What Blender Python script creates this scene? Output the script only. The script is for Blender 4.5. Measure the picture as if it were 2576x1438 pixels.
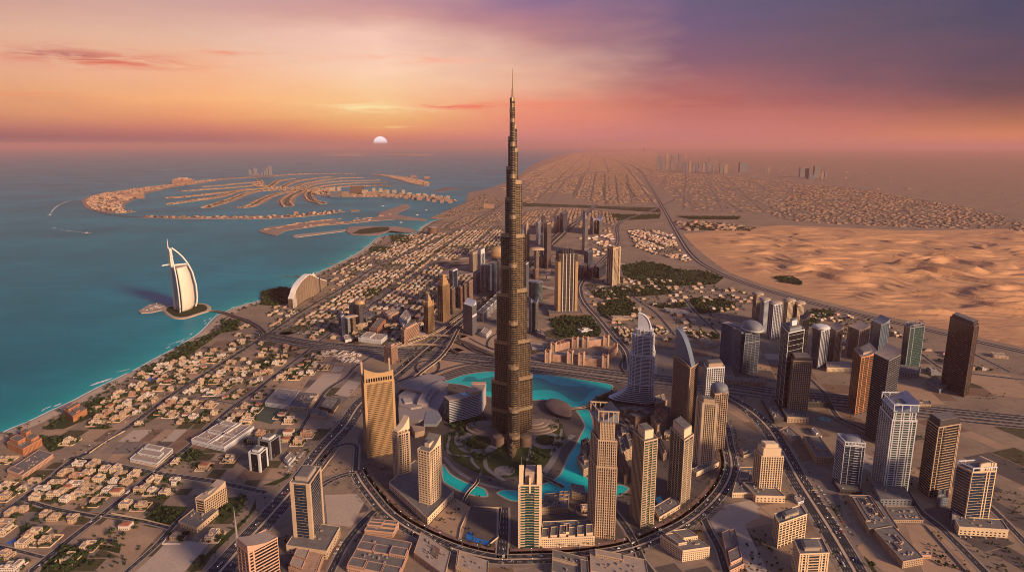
import bpy, math, random
import numpy as np
from mathutils import Vector, Matrix
from mathutils.geometry import tessellate_polygon
random.seed(7)
for o in list(bpy.data.objects):
    bpy.data.objects.remove(o)
SC = bpy.context.scene
COL = SC.collection
R_ = math.radians

# ------------------------------------------------------------------ camera
F_, CX, CY, HC = 1650.0, 1288.0, 719.0, 670.0      # focal length and picture centre in survey pixels, eye height in metres
PITCH = math.atan(355.0 / F_)
cam = bpy.data.cameras.new('camera')
cam.sensor_width = 36.0
cam.lens = 36.0 * F_ / 2576.0
cam.clip_start, cam.clip_end = 1.0, 600000.0
camo = bpy.data.objects.new('camera', cam)
COL.objects.link(camo)
camo.location = (0, 0, HC)
camo.rotation_euler = (math.pi / 2 - PITCH, 0, 0)
SC.camera = camo

# ------------------------------------------------------------------ exposure
SC.view_settings.view_transform = 'Standard'
SC.view_settings.look = 'None'
SC.view_settings.exposure = 0.42
SC.view_settings.gamma = 1.0
SC.view_settings.use_curve_mapping = False

# ------------------------------------------------------------------ sun lamp
SUN_AZ, SUN_EL, SUN_STR = R_(132.0), R_(18.0), 5.0         # azimuth clockwise from the view direction: behind the camera, to its right
sl = bpy.data.lights.new('sun', 'SUN')
sl.energy = SUN_STR
sl.angle = R_(9.0)
sl.color = (1.0, 0.67, 0.40)
slo = bpy.data.objects.new('sun', sl)
COL.objects.link(slo)
sdir = Vector((math.sin(SUN_AZ) * math.cos(SUN_EL), math.cos(SUN_AZ) * math.cos(SUN_EL), math.sin(SUN_EL)))
slo.rotation_euler = (-sdir).to_track_quat('-Z', 'Y').to_euler()

# ------------------------------------------------------------------ surveying helpers
SP, CP = math.sin(PITCH), math.cos(PITCH)
def G(px, py, z=0.0):
    """ground point seen at survey pixel (px, py)"""
    t = (CY - py) / F_
    s = (px - CX) / F_
    dz = t * CP - SP
    dy = CP + t * SP
    k = (z - HC) / dz
    return Vector((s * k, dy * k, z))
def ZT(p, py):
    """height of the point above ground point p that is seen at picture row py"""
    t = (CY - py) / F_
    return HC + p[1] * (t * CP - SP) / (CP + t * SP)
def T(i, j, pts):
    """tile coordinates -> survey pixels"""
    return [(644.0 * i + x / 4.0, 359.5 * j + y / 4.0) for x, y in pts]
def GT(i, j, pts, z=0.0):
    return [G(x, y, z) for x, y in T(i, j, pts)]
def GD(pts, z=0.0):
    return [G(x, y, z) for x, y in pts]
def PX(p):
    """survey pixel of a world point"""
    d = p[1] * CP - (p[2] - HC) * SP
    if d < 1: return (-9999, -9999)
    u = p[1] * SP + (p[2] - HC) * CP
    return (CX + F_ * p[0] / d, CY - F_ * u / d)
def s2l(c):
    return tuple(((v / 255.0) / 12.92 if v / 255.0 <= 0.04045 else ((v / 255.0 + 0.055) / 1.055) ** 2.4) for v in c)

# ------------------------------------------------------------------ node helper
class NT:
    def __init__(s, tree):
        s.t = tree; s.n = tree.nodes; s.l = tree.links
    def new(s, typ, **kw):
        n = s.n.new(typ)
        for k, v in kw.items(): setattr(n, k, v)
        return n
    def put(s, sock, v):
        if hasattr(v, 'is_output') or isinstance(v, bpy.types.NodeSocket): s.l.new(v, sock)
        elif v is not None:
            if hasattr(sock.default_value, '__len__') and not hasattr(v, '__len__'): v = [v] * len(sock.default_value)
            if hasattr(v, '__len__') and len(v) == 3 and len(sock.default_value) == 4: v = (*v, 1.0)
            sock.default_value = v
    def m(s, op, a, b=None, c=None, clamp=False):
        n = s.new('ShaderNodeMath', operation=op); n.use_clamp = clamp
        s.put(n.inputs[0], a)
        if b is not None: s.put(n.inputs[1], b)
        if c is not None: s.put(n.inputs[2], c)
        return n.outputs[0]
    def mr(s, v, a, b, c=0.0, d=1.0, smooth=False):
        n = s.new('ShaderNodeMapRange', interpolation_type='SMOOTHSTEP' if smooth else 'LINEAR')
        s.put(n.inputs[0], v)
        for i, x in enumerate((a, b, c, d)): n.inputs[i + 1].default_value = x
        return n.outputs[0]
    def mix(s, f, a, b, mode='MIX'):
        n = s.new('ShaderNodeMixRGB', blend_type=mode)
        s.put(n.inputs[0], f); s.put(n.inputs[1], a); s.put(n.inputs[2], b)
        return n.outputs[0]
    def noise(s, vec, scale, detail=4.0, rough=0.5, dist=0.0):
        n = s.new('ShaderNodeTexNoise')
        if vec is not None: s.l.new(vec, n.inputs['Vector'])
        n.inputs['Scale'].default_value = scale; n.inputs['Detail'].default_value = detail
        n.inputs['Roughness'].default_value = rough; n.inputs['Distortion'].default_value = dist
        return n.outputs['Fac']
    def vm(s, op, a, b):
        n = s.new('ShaderNodeVectorMath', operation=op)
        s.put(n.inputs[0], a); s.put(n.inputs[1], b)
        return n.outputs[0]

# ------------------------------------------------------------------ sky
W = bpy.data.worlds.new('World')
SC.world = W
W.use_nodes = True
nt = NT(W.node_tree)
nt.n.clear()
tc = nt.new('ShaderNodeTexCoord')
sep = nt.new('ShaderNodeSeparateXYZ'); nt.l.new(tc.outputs['Generated'], sep.inputs[0])
DEG = 180.0 / math.pi
elev = nt.m('MULTIPLY', nt.m('ARCSINE', sep.outputs[2]), DEG)
azim = nt.m('MULTIPLY', nt.m('ARCTAN2', sep.outputs[0], sep.outputs[1]), DEG)
def azel(px, py):
    t = (CY - py) / F_; s = (px - CX) / F_
    dz = t * CP - SP; dy = CP + t * SP
    return math.atan2(s, dy) * DEG, math.atan2(dz, math.hypot(s, dy)) * DEG
cmb = nt.new('ShaderNodeCombineXYZ')
nt.put(cmb.inputs[0], nt.m('MULTIPLY', azim, 0.045)); nt.put(cmb.inputs[1], nt.m('MULTIPLY', elev, 0.22))
wob = nt.noise(cmb.outputs[0], 1.6, 5.0, 0.55)
wob2 = nt.noise(cmb.outputs[0], 3.1, 6.0, 0.6, 0.4)
wamp = nt.mr(elev, 1.0, 5.0)
elw = nt.m('ADD', elev, nt.m('MULTIPLY', nt.m('MULTIPLY', nt.m('SUBTRACT', wob, 0.5), 2.4), wamp))
azw = nt.m('ADD', azim, nt.m('MULTIPLY', nt.m('SUBTRACT', wob2, 0.5), 9.0))
SKY = [
 (20,  [(364,(128,92,101)),(345,(146,95,99)),(322,(184,118,106)),(290,(216,148,110)),(230,(230,166,122)),(150,(230,172,142)),(70,(224,176,152)),(0,(206,160,148))]),
 (500, [(364,(150,100,105)),(345,(173,108,105)),(322,(208,128,108)),(290,(238,158,112)),(250,(250,180,125)),(180,(244,182,144)),(90,(228,184,162)),(0,(208,164,156))]),
 (957, [(364,(196,128,112)),(345,(219,135,105)),(325,(238,160,108)),(300,(240,180,118)),(260,(250,200,144)),(180,(252,210,180)),(90,(246,200,182)),(40,(214,160,152)),(0,(200,150,152))]),
 (1320,[(364,(187,126,129)),(340,(214,134,125)),(300,(234,142,118)),(262,(238,152,122)),(215,(236,178,150)),(150,(222,174,156)),(100,(196,142,138)),(50,(178,126,138)),(0,(150,115,145))]),
 (1720,[(364,(194,122,121)),(320,(198,122,116)),(270,(192,114,104)),(210,(164,104,108)),(140,(138,98,116)),(80,(122,95,122)),(0,(106,94,126))]),
 (2120,[(364,(207,126,112)),(320,(197,119,106)),(285,(182,110,102)),(250,(156,98,100)),(180,(128,90,102)),(100,(110,88,104)),(0,(96,86,110))]),
 (2540,[(364,(212,131,100)),(335,(210,129,94)),(300,(172,108,86)),(262,(140,90,84)),(230,(112,80,86)),(150,(98,78,94)),(70,(86,78,100)),(0,(76,76,102))]),
]
cols = []
for px, stops in SKY:
    rp = nt.new('ShaderNodeValToRGB')
    el = rp.color_ramp.elements
    pts = [(max(0.0, azel(px, py)[1]) / 16.0, s2l(c)) for py, c in stops]
    while len(el) < len(pts): el.new(0.5)
    for e, (p, c) in zip(el, pts): e.position = p; e.color = (*c, 1)
    nt.put(rp.inputs[0], nt.m('DIVIDE', elw, 16.0))
    cols.append((azel(px, 180)[0], rp.outputs[0]))
sky = cols[0][1]
for (a0, _), (a1, c1) in zip(cols, cols[1:]):
    sky = nt.mix(nt.mr(azw, a0, a1), sky, c1)
# streaks of cloud low over the sea
cmb2 = nt.new('ShaderNodeCombineXYZ')
nt.put(cmb2.inputs[0], nt.m('MULTIPLY', azim, 0.10)); nt.put(cmb2.inputs[1], nt.m('MULTIPLY', elev, 0.9))
cl = nt.noise(cmb2.outputs[0], 2.2, 7.0, 0.62, 0.6)
cl = nt.mr(cl, 0.38, 0.66, 0, 1, True)
for px, py, rx, ry, c, k in [(240,150,250,22,(222,112,92),1.1),(160,138,120,12,(168,112,112),0.9),(215,118,110,10,(206,130,112),0.8),(600,132,90,10,(240,138,112),0.9),
                             (120,240,160,9,(244,140,100),0.8),(960,272,150,13,(255,232,170),1.3),(975,320,60,4,(255,214,140),1.2),(1180,268,170,10,(240,126,104),1.2),
                             (1040,150,230,14,(250,176,150),0.8),(1420,262,180,10,(238,138,112),0.8),(1850,255,340,18,(170,92,92),0.7)]:
    a0, e0 = azel(px, py); a1, _ = azel(px + rx, py); _, e1 = azel(px, py - ry)
    da = nt.m('DIVIDE', nt.m('SUBTRACT', azim, a0), abs(a1 - a0)); de = nt.m('DIVIDE', nt.m('SUBTRACT', elev, e0), abs(e1 - e0))
    r2 = nt.m('ADD', nt.m('MULTIPLY', da, da), nt.m('MULTIPLY', de, de))
    msk = nt.m('MULTIPLY', nt.m('EXPONENT', nt.m('MULTIPLY', r2, -1.3)), k)
    sky = nt.mix(nt.m('MULTIPLY', msk, cl, clamp=True), sky, s2l(c))
# the half-set sun
a0, e0 = azel(957, 361)
dirn = Vector((math.sin(a0 / DEG) * math.cos(e0 / DEG), math.cos(a0 / DEG) * math.cos(e0 / DEG), math.sin(e0 / DEG)))
dp = nt.new('ShaderNodeVectorMath', operation='DOT_PRODUCT'); nt.l.new(tc.outputs['Generated'], dp.inputs[0]); dp.inputs[1].default_value = dirn
ang = nt.m('MULTIPLY', nt.m('ARCCOSINE', nt.m('MINIMUM', dp.outputs['Value'], 1.0)), DEG)
disc = nt.mr(ang, 0.62, 0.52)
SUN_DISC = (1.3, 1.15, 1.2)
sky = nt.mix(disc, sky, SUN_DISC)
# the dome overhead: a Nishita sky for the same sun, its blue evening light fills the shadows
nish = nt.new('ShaderNodeTexSky', sky_type='NISHITA')
nish.sun_disc = False; nish.sun_elevation = SUN_EL; nish.sun_rotation = SUN_AZ; nish.altitude = 600; nish.dust_density = 2.0
nsk = nt.mix(1.0, nish.outputs[0], (0.084, 0.092, 0.128), 'MULTIPLY')
up = nt.mr(elev, 11.0, 34.0, 0, 1, True)
sky = nt.mix(up, sky, nsk)
back = nt.mr(nt.m('ABSOLUTE', azim), 60.0, 110.0, 0, 1, True)
sky = nt.mix(nt.m('MULTIPLY', back, nt.mr(elev, 34.0, 8.0)), sky, s2l((98, 96, 122)))
bg = nt.new('ShaderNodeBackground'); nt.put(bg.inputs[0], sky); bg.inputs[1].default_value = 0.76
out = nt.new('ShaderNodeOutputWorld'); nt.l.new(bg.outputs[0], out.inputs[0])

SC.cycles.use_denoising = True
SC.cycles.filter_width = 1.0
SC.cycles.max_bounces = 5
SC.cycles.diffuse_bounces = 2
SC.cycles.glossy_bounces = 2
SC.cycles.volume_bounces = 1
SC.cycles.transparent_max_bounces = 4

# ------------------------------------------------------------------ materials
MATS = {}
def mat(name, col, rough=0.85, var=0.12, scale=0.02, metal=0.0, spec=0.3, bump=0.0, col2=None, world=False, stain=0.0):
    if name in MATS: return MATS[name]
    m = bpy.data.materials.new(name); m.use_nodes = True
    n = NT(m.node_tree); b = n.n['Principled BSDF']
    if world: vec = n.new('ShaderNodeNewGeometry').outputs['Position']
    else: vec = n.new('ShaderNodeTexCoord').outputs['Object']
    f = n.noise(vec, scale, 5.0, 0.6)
    f = n.mr(f, 0.3, 0.7)
    c2 = col2 or tuple(v * (1 - 2.2 * var) for v in col)
    c1 = tuple(min(1, v * (1 + var)) for v in col) if col2 is None else col
    c = n.mix(f, c1, c2)
    if stain:
        g = n.noise(vec, scale * 9, 3.0, 0.6)
        c = n.mix(n.mr(g, 0.45, 0.7, 0, stain), c, tuple(v * 0.5 for v in col))
    n.put(b.inputs['Base Color'], c)
    b.inputs['Roughness'].default_value = rough; b.inputs['Metallic'].default_value = metal
    b.inputs['Specular IOR Level'].default_value = spec
    MATS[name] = m
    return m
def glass(name, c1, c2, pane=(3.0, 3.6), rough=0.12, spec=0.5, metal=0.0):
    """dark facade glass, each pane a little different (blinds, tint, angle)"""
    if name in MATS: return MATS[name]
    m = bpy.data.materials.new(name); m.use_nodes = True
    n = NT(m.node_tree); b = n.n['Principled BSDF']
    vec = n.new('ShaderNodeTexCoord').outputs['Object']
    sc = n.vm('DIVIDE', vec, (pane[0], pane[0], pane[1]))
    fl = n.new('ShaderNodeVectorMath', operation='FLOOR'); n.l.new(sc, fl.inputs[0])
    wn = n.new('ShaderNodeTexWhiteNoise'); n.l.new(fl.outputs[0], wn.inputs['Vector'])
    big = n.noise(vec, 0.03, 3.0)
    f = n.m('ADD', n.m('MULTIPLY', wn.outputs['Value'], 0.6), n.m('MULTIPLY', big, 0.5))
    c = n.mix(f, c1, c2)
    c = n.mix(n.mr(wn.outputs['Value'], 0.965, 0.97, 0, 0.3), c, (0.30, 0.24, 0.18))
    n.put(b.inputs['Base Color'], c)
    n.put(b.inputs['Roughness'], n.mr(wn.outputs['Value'], 0, 1, rough, rough + 0.16))
    b.inputs['Specular IOR Level'].default_value = spec; b.inputs['Metallic'].default_value = metal
    MATS[name] = m
    return m

# ------------------------------------------------------------------ mesh builder
class MB:
    def __init__(s):
        s.v = []; s.f = []; s.mi = []; s.uv = None
    def add(s, vs, fs, mi=0):
        b = len(s.v)
        s.v.extend([tuple(p) for p in vs])
        s.f.extend([tuple(b + i for i in f) for f in fs])
        s.mi.extend([mi] * len(fs))
    def box(s, fr, a0, a1, b0, b1, z0, z1, mi=0):
        o, u, v = fr
        ps = [(o[0] + u[0] * a + v[0] * b, o[1] + u[1] * a + v[1] * b, z) for z in (z0, z1) for a, b in ((a0, b0), (a1, b0), (a1, b1), (a0, b1))]
        s.add(ps, [(3, 2, 1, 0), (4, 5, 6, 7), (0, 1, 5, 4), (1, 2, 6, 5), (2, 3, 7, 6), (3, 0, 4, 7)], mi)
    def loft(s, rings, cap=True, mi=0, closed=True):
        n = len(rings[0]); vs = [p for r in rings for p in r]; fs = []
        for k in range(len(rings) - 1):
            for i in range(n if closed else n - 1):
                j = (i + 1) % n
                fs.append((k * n + i, k * n + j, (k + 1) * n + j, (k + 1) * n + i))
        if cap:
            fs.append(tuple(range(n - 1, -1, -1))); fs.append(tuple((len(rings) - 1) * n + i for i in range(n)))
        s.add(vs, fs, mi)
    def prism(s, poly, z0, z1, mi=0):
        s.loft([[(p[0], p[1], z0) for p in poly], [(p[0], p[1], z1) for p in poly]], True, mi)
    def tube(s, pts, r, n=6, mi=0):
        rings = []
        for i, p in enumerate(pts):
            p = Vector(p); a = Vector(pts[max(0, i - 1)]); c = Vector(pts[min(len(pts) - 1, i + 1)])
            d = (c - a).normalized()
            x = d.orthogonal().normalized() if abs(d.z) > 0.95 else d.cross(Vector((0, 0, 1))).normalized()
            y = d.cross(x)
            rr = r[i] if hasattr(r, '__len__') else r
            rings.append([p + x * rr * math.cos(t * 2 * math.pi / n) + y * rr * math.sin(t * 2 * math.pi / n) for t in range(n)])
        s.loft(rings, True, mi)
    def build(s, name, mats, parent=None, org=(0, 0, 0), smooth=False):
        me = bpy.data.meshes.new(name)
        if not hasattr(mats, '__len__'): mats = [mats]
        va = np.array(s.v, dtype=np.float64).reshape(-1, 3) - np.array(org[:3], dtype=np.float64) if s.v else np.zeros((0, 3))
        me.from_pydata(va.tolist(), [], s.f)
        for m in mats: me.materials.append(m)
        if len(mats) > 1: me.polygons.foreach_set('material_index', s.mi)
        if smooth: me.polygons.foreach_set('use_smooth', [True] * len(me.polygons))
        me.update()
        o = bpy.data.objects.new(name, me); COL.objects.link(o)
        if parent is not None: o.parent = parent
        else: o.location = org
        return o
def prop(o, label=None, cat=None, group=None, kind=None):
    if label: o['label'] = label
    if cat: o['category'] = cat
    if group: o['group'] = group
    if kind: o['kind'] = kind
    return o
def thing(name, label, cat, loc, group=None, rz=0.0):
    e = bpy.data.objects.new(name, None); COL.objects.link(e)
    e.location = (loc[0], loc[1], loc[2] if len(loc) > 2 else 0.0); e.rotation_euler = (0, 0, rz); e.empty_display_size = 5
    return prop(e, label, cat, group)
def dup(root, loc, rz, label, group=None, scale=1.0):
    r = root.copy(); COL.objects.link(r); r.location = loc; r.rotation_euler = (0, 0, rz); r.scale = (scale,) * 3
    r['label'] = label
    if group: r['group'] = group
    for ch in root.children:
        c = ch.copy(); COL.objects.link(c); c.parent = r
        for g in ch.children: d = g.copy(); COL.objects.link(d); d.parent = c
    return r
def smooth_path(pts, step=12.0):
    P = [Vector((p[0], p[1], p[2] if len(p) > 2 else 0)) for p in pts]
    out = []
    for i in range(len(P) - 1):
        p0 = P[max(0, i - 1)]; p1 = P[i]; p2 = P[i + 1]; p3 = P[min(len(P) - 1, i + 2)]
        L = (p2 - p1).length
        n = max(2, min(24, int(L / step)))
        if i == 0: p0 = p1 * 2 - p2
        if i == len(P) - 2: p3 = p2 * 2 - p1
        for k in range(n):
            t = k / n
            # centripetal-ish: limit tangents to the segment length
            m1 = (p2 - p0) * (L / max(1e-6, (p2 - p1).length + (p1 - p0).length)); m2 = (p3 - p1) * (L / max(1e-6, (p3 - p2).length + (p2 - p1).length))
            out.append(p1 * (2 * t**3 - 3 * t**2 + 1) + m1 * (t**3 - 2 * t**2 + t) + p2 * (-2 * t**3 + 3 * t**2) + m2 * (t**3 - t**2))
    out.append(P[-1])
    return out
def normals2d(P):
    out = []
    for i in range(len(P)):
        d = P[min(i + 1, len(P) - 1)] - P[max(i - 1, 0)]
        d = Vector((d[0], d[1])); d = d.normalized() if d.length > 1e-9 else Vector((1, 0))
        out.append(Vector((-d.y, d.x, 0)))
    return out
def ribbon(mb, P, o0, o1, z=None, mi=0):
    N = normals2d(P); L = []; Rr = []
    for p, n in zip(P, N):
        zz = p.z if z is None else z
        L.append((p.x + n.x * o0, p.y + n.y * o0, zz)); Rr.append((p.x + n.x * o1, p.y + n.y * o1, zz))
    m = len(P)
    mb.add(L + Rr, [(m + i, m + i + 1, i + 1, i) for i in range(m - 1)], mi)
def sheet(poly, z, mb=None, mi=0):
    mb = mb or MB()
    P = [Vector((p[0], p[1], 0)) for p in poly]
    tr = tessellate_polygon([P])
    area = sum(P[i].x * P[(i + 1) % len(P)].y - P[(i + 1) % len(P)].x * P[i].y for i in range(len(P)))
    fs = []
    for a, b, c in tr:
        ar = (P[b] - P[a]).cross(P[c] - P[a]).z
        if abs(ar) < 1e-9: continue
        fs.append((a, b, c) if ar > 0 else (a, c, b))
    mb.add([(p.x, p.y, z) for p in P], fs, mi)
    return mb
def inpoly(x, y, poly):
    c = False; j = len(poly) - 1
    for i in range(len(poly)):
        xi, yi = poly[i][0], poly[i][1]; xj, yj = poly[j][0], poly[j][1]
        if (yi > y) != (yj > y) and x < (xj - xi) * (y - yi) / (yj - yi) + xi: c = not c
        j = i
    return c
def circ(cx, cy, rx, ry, n=24, rot=0.0):
    return [(cx + rx * math.cos(t) * math.cos(rot) - ry * math.sin(t) * math.sin(rot), cy + rx * math.cos(t) * math.sin(rot) + ry * math.sin(t) * math.cos(rot)) for t in (2 * math.pi * k / n for k in range(n))]
# ------------------------------------------------------------------ land, sea and air
M_sand = mat('sand_ground', (0.34, 0.25, 0.175), 0.95, world=True, scale=0.006, col2=(0.21, 0.16, 0.125), spec=0.1, stain=0.45)
M_desert = mat('desert_sand', (0.60, 0.34, 0.175), 0.95, world=True, scale=0.002, col2=(0.47, 0.265, 0.155), spec=0.1)
_n = NT(M_desert.node_tree); _p = _n.new('ShaderNodeNewGeometry').outputs['Position']; _mp = _n.new('ShaderNodeMapping'); _n.l.new(_p, _mp.inputs['Vector']); _mp.inputs['Rotation'].default_value = (0, 0, R_(24)); _mp.inputs['Scale'].default_value = (.010, .034, .03)
_bp = _n.new('ShaderNodeBump'); _bp.inputs['Strength'].default_value = 0.9; _bp.inputs['Distance'].default_value = 7.0; _n.put(_bp.inputs['Height'], _n.noise(_mp.outputs[0], 1.0, 5.0, .55, .8)); _n.l.new(_bp.outputs[0], _n.n['Principled BSDF'].inputs['Normal'])
M_beach = mat('beach_sand', (0.52, 0.41, 0.31), 0.95, world=True, scale=0.01, col2=(0.42, 0.30, 0.22), spec=0.1)
M_asph = mat('asphalt', (0.030, 0.031, 0.040), 0.8, world=True, scale=0.02, col2=(0.048, 0.046, 0.052), spec=0.2)
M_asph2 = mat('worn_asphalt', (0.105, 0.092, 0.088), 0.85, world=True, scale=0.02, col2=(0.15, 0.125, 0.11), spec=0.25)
M_pave = mat('pavement_stone', (0.27, 0.205, 0.165), 0.9, world=True, scale=0.03, col2=(0.20, 0.155, 0.13), spec=0.2)
M_pink = mat('red_paving', (0.26, 0.15, 0.13), 0.9, world=True, scale=0.03, col2=(0.18, 0.11, 0.10), spec=0.2)
M_mark = mat('road_paint', (0.62, 0.56, 0.48), 0.8, world=True, scale=0.05, var=0.1)
M_lawn = mat('lawn_grass', (0.055, 0.068, 0.026), 0.95, world=True, scale=0.03, col2=(0.032, 0.040, 0.018), spec=0.1)
M_conc = mat('concrete', (0.40, 0.31, 0.245), 0.9, scale=0.02, var=0.1)
M_wallL = mat('pale_render', (0.50, 0.375, 0.28), 0.85, scale=0.05, var=0.07)
M_rock = mat('breakwater_rock', (0.20, 0.165, 0.15), 0.95, world=True, scale=0.1, col2=(0.11, 0.095, 0.09))

def water(name, deep, shal=None, rough=0.28, spec=0.25, wave=0.05, bump=0.5):
    m = bpy.data.materials.new(name); m.use_nodes = True
    n = NT(m.node_tree); b = n.n['Principled BSDF']
    pos = n.new('ShaderNodeNewGeometry').outputs['Position']
    vs = n.vm('MULTIPLY', pos, (0.35, 1.0, 1.0))
    big = n.noise(pos, 0.0011, 4.0, 0.5); med = n.noise(vs, 0.014, 4.0, 0.6)
    c = n.mix(n.mr(big, 0.35, 0.65), tuple(v * 0.75 for v in deep), tuple(v * 1.2 for v in deep))
    c = n.mix(n.mr(med, 0.4, 0.62, 0, 0.35), c, tuple(v * 0.62 for v in deep))
    if shal:
        at = n.new('ShaderNodeAttribute'); at.attribute_name = 'shallow'
        f = n.m('ADD', at.outputs['Fac'], n.m('MULTIPLY', n.m('SUBTRACT', n.noise(vs, 0.006, 4.0), 0.5), n.m('MULTIPLY', at.outputs['Fac'], 0.9)), clamp=True)
        c = n.mix(n.m('POWER', f, 1.5), c, shal)
    n.put(b.inputs['Base Color'], c)
    b.inputs['Roughness'].default_value = rough; b.inputs['Specular IOR Level'].default_value = spec
    bp = n.new('ShaderNodeBump'); bp.inputs['Strength'].default_value = bump; bp.inputs['Distance'].default_value = 1.0
    n.put(bp.inputs['Height'], n.noise(vs, wave, 3.0, 0.6)); n.l.new(bp.outputs[0], b.inputs['Normal'])
    return m
DEEP, SHAL = (0.0, 0.20, 0.28), (0.006, 0.40, 0.40)
M_sea = water("sea_water", DEEP, SHAL, 0.4, 0.02)
M_lake = water('lake_water', (0.004, 0.46, 0.46), None, 0.25, 0.05, 0.08, 0.2)
M_lake2 = water('lake_deep_tiles', (0.0, 0.25, 0.265), None, 0.25, 0.05, 0.08, 0.2)
M_pool = mat('pool_blue', (0.02, 0.16, 0.50), 0.25, world=True, scale=0.2, spec=0.4)
M_poolt = mat('pool_turquoise', (0.04, 0.38, 0.46), 0.25, world=True, scale=0.2, spec=0.4)

COAST = [(-900,1420),(-420,1270),(-200,1185),(-60,1125),(30,1078),(75,1060),(135,1031),(190,1006),(250,974),(300,950),(350,926),(385,906),(432,881),(467,861),(500,841),(522,821),(535,806),(547,795),(567,785),(600,771),(644,759),(674,749),(709,734),(741,718),(794,689),(859,659),(909,632),(939,609),(955,597),(985,592),(1040,588),(1062,572),(1089,557),(1106,552),(1134,537),(1164,519),(1176,509.5),(1171,502),(1179,484),(1219,477),(1240,470),(1264,462),(1290,450),(1310,437),(1325,424),(1348,411),(1370,402),(1398,392),(1440,385),(1500,377),(1560,371.5)]
coast = GD(COAST)
far = 240000.0
land = [p for p in coast] + [Vector((far, coast[-1].y * 1.6, 0)), Vector((far, -8000, 0)), Vector((-9000, -8000, 0)), Vector((coast[0].x - 400, coast[0].y, 0))]
csm = smooth_path(coast[:34], 20)
land_s = csm + coast[34:] + land[len(coast):]
prop(sheet(land_s, 0.0).build('ground', M_sand), kind='structure')
mb = MB(); mb.add([(-far, -8000, -1.2), (far, -8000, -1.2), (far, far, -1.2), (-far, far, -1.2)], [(0, 1, 2, 3)])
prop(mb.build('sea', M_sea), kind='structure')
# shallows, beach and surf follow the shore
def shallow_strip(path, widths, z, name='shallow_water'):
    N = normals2d(path); me = MB(); m = len(path); att = []
    for k, (w, a) in enumerate(widths):
        me.v.extend([(p.x + n.x * w, p.y + n.y * w, z) for p, n in zip(path, N)]); att += [a] * m
    for k in range(len(widths) - 1):
        me.f += [(k * m + i, k * m + i + 1, (k + 1) * m + i + 1, (k + 1) * m + i) for i in range(m - 1)]
    me.mi = [0] * len(me.f)
    o = me.build(name, M_sea)
    A = o.data.attributes.new('shallow', 'FLOAT', 'POINT'); A.data.foreach_set('value', att)
    return prop(o, kind='structure')
shallow_strip(csm, [(-10, 1.0), (6, 0.9), (26, 0.66), (80, 0.42), (170, 0.18), (300, 0.0)], -0.8)
mb = MB(); N = normals2d(csm); inn = []; outn = []
BW = [(0, 36), (420, 32), (520, 30), (545, 62), (600, 34), (700, 26), (860, 34), (985, 60), (1060, 20), (1180, 18)]
for p, n in zip(csm, N):
    px = PX(p)[0]; w = 24.0
    for (x0, w0), (x1, w1) in zip(BW, BW[1:]):
        if x0 <= px <= x1: w = w0 + (w1 - w0) * (px - x0) / (x1 - x0)
    outn.append((p.x + n.x * 5, p.y + n.y * 5, -0.95)); inn.append((p.x - n.x * w, p.y - n.y * w, 0.25))
m = len(csm); mid = [((a[0] * 4 + b[0]) / 5, (a[1] * 4 + b[1]) / 5, 0.2) for a, b in zip(outn, inn)]
mb.add(outn + mid + inn, [(i + 1, i, m + i, m + i + 1) for i in range(m - 1)] + [(m + i + 1, m + i, 2 * m + i, 2 * m + i + 1) for i in range(m - 1)])
prop(mb.build('beach', M_beach), kind='structure')
M_foam = mat('sea_foam', (0.78, 0.80, 0.80), 0.8, world=True, scale=0.05, var=0.1)
mb = MB(); rs = random.Random(3)
for i in range(m - 2):
    a, b = csm[i], csm[i + 1]; n = N[i]
    for (o0, o1, pr) in ((4.6, 9.4, 0.95), (16, 20.5, 0.16), (29, 33, 0.10)):
        if rs.random() < pr:
            w0 = rs.uniform(0, 1.5); mb.add([(a.x + n.x * (o0 + w0), a.y + n.y * (o0 + w0), -0.6), (b.x + n.x * o0, b.y + n.y * o0, -0.6), (b.x + n.x * o1, b.y + n.y * o1, -0.6), (a.x + n.x * (o1 + w0 * .3), a.y + n.y * (o1 + w0 * .3), -0.6)], [(3, 2, 1, 0)])
for (x0, y0, x1, y1, w) in [(226, 969, 282, 950, 13), (136, 1021, 154, 1013, 8), (104, 1033, 110, 1030, 4), (292, 935, 330, 926, 4), (420, 868, 480, 846, 3)]:
    a = G(x0, y0); b = G(x1, y1); P = [a.lerp(b, k / 14) for k in range(15)]
    for k in range(14):
        hw = w * (0.35 + 0.65 * math.sin(math.pi * (k + 0.5) / 14)) * rs.uniform(0.7, 1.1); jj = rs.uniform(-2, 2)
        ribbon(mb, [P[k], P[k + 1]], jj - hw / 2, jj + hw / 2, -0.55)
prop(mb.build('surf', M_foam), kind='stuff', label='white lines of surf breaking along the sandy beach', cat='surf')

# the air: even haze from below the ground to just above the tallest tower
HAZE = 1.9e-5
mb = MB(); mb.box(((0, 0), (1, 0), (0, 1)), -far - 2000, far + 2000, -9000, far + 2000, -3.0, 900.0)
M_haze = bpy.data.materials.new('evening_haze'); M_haze.use_nodes = True
hn = NT(M_haze.node_tree); hn.n.clear()
pv = hn.new('ShaderNodeVolumePrincipled'); pv.inputs['Color'].default_value = (0.74, 0.40, 0.40, 1); pv.inputs['Density'].default_value = HAZE; pv.inputs['Anisotropy'].default_value = 0.0
ho = hn.new('ShaderNodeOutputMaterial'); hn.l.new(pv.outputs[0], ho.inputs['Volume'])
prop(mb.build('haze', M_haze), kind='stuff', label='pale evening haze filling the air over city and sea', cat='haze')

# lawns and parks
def patch(name, pts, m, z=0.15, kind='structure', label=None, cat=None):
    return prop(sheet(pts, z).build(name, m), kind=kind, label=label, cat=cat)
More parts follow.
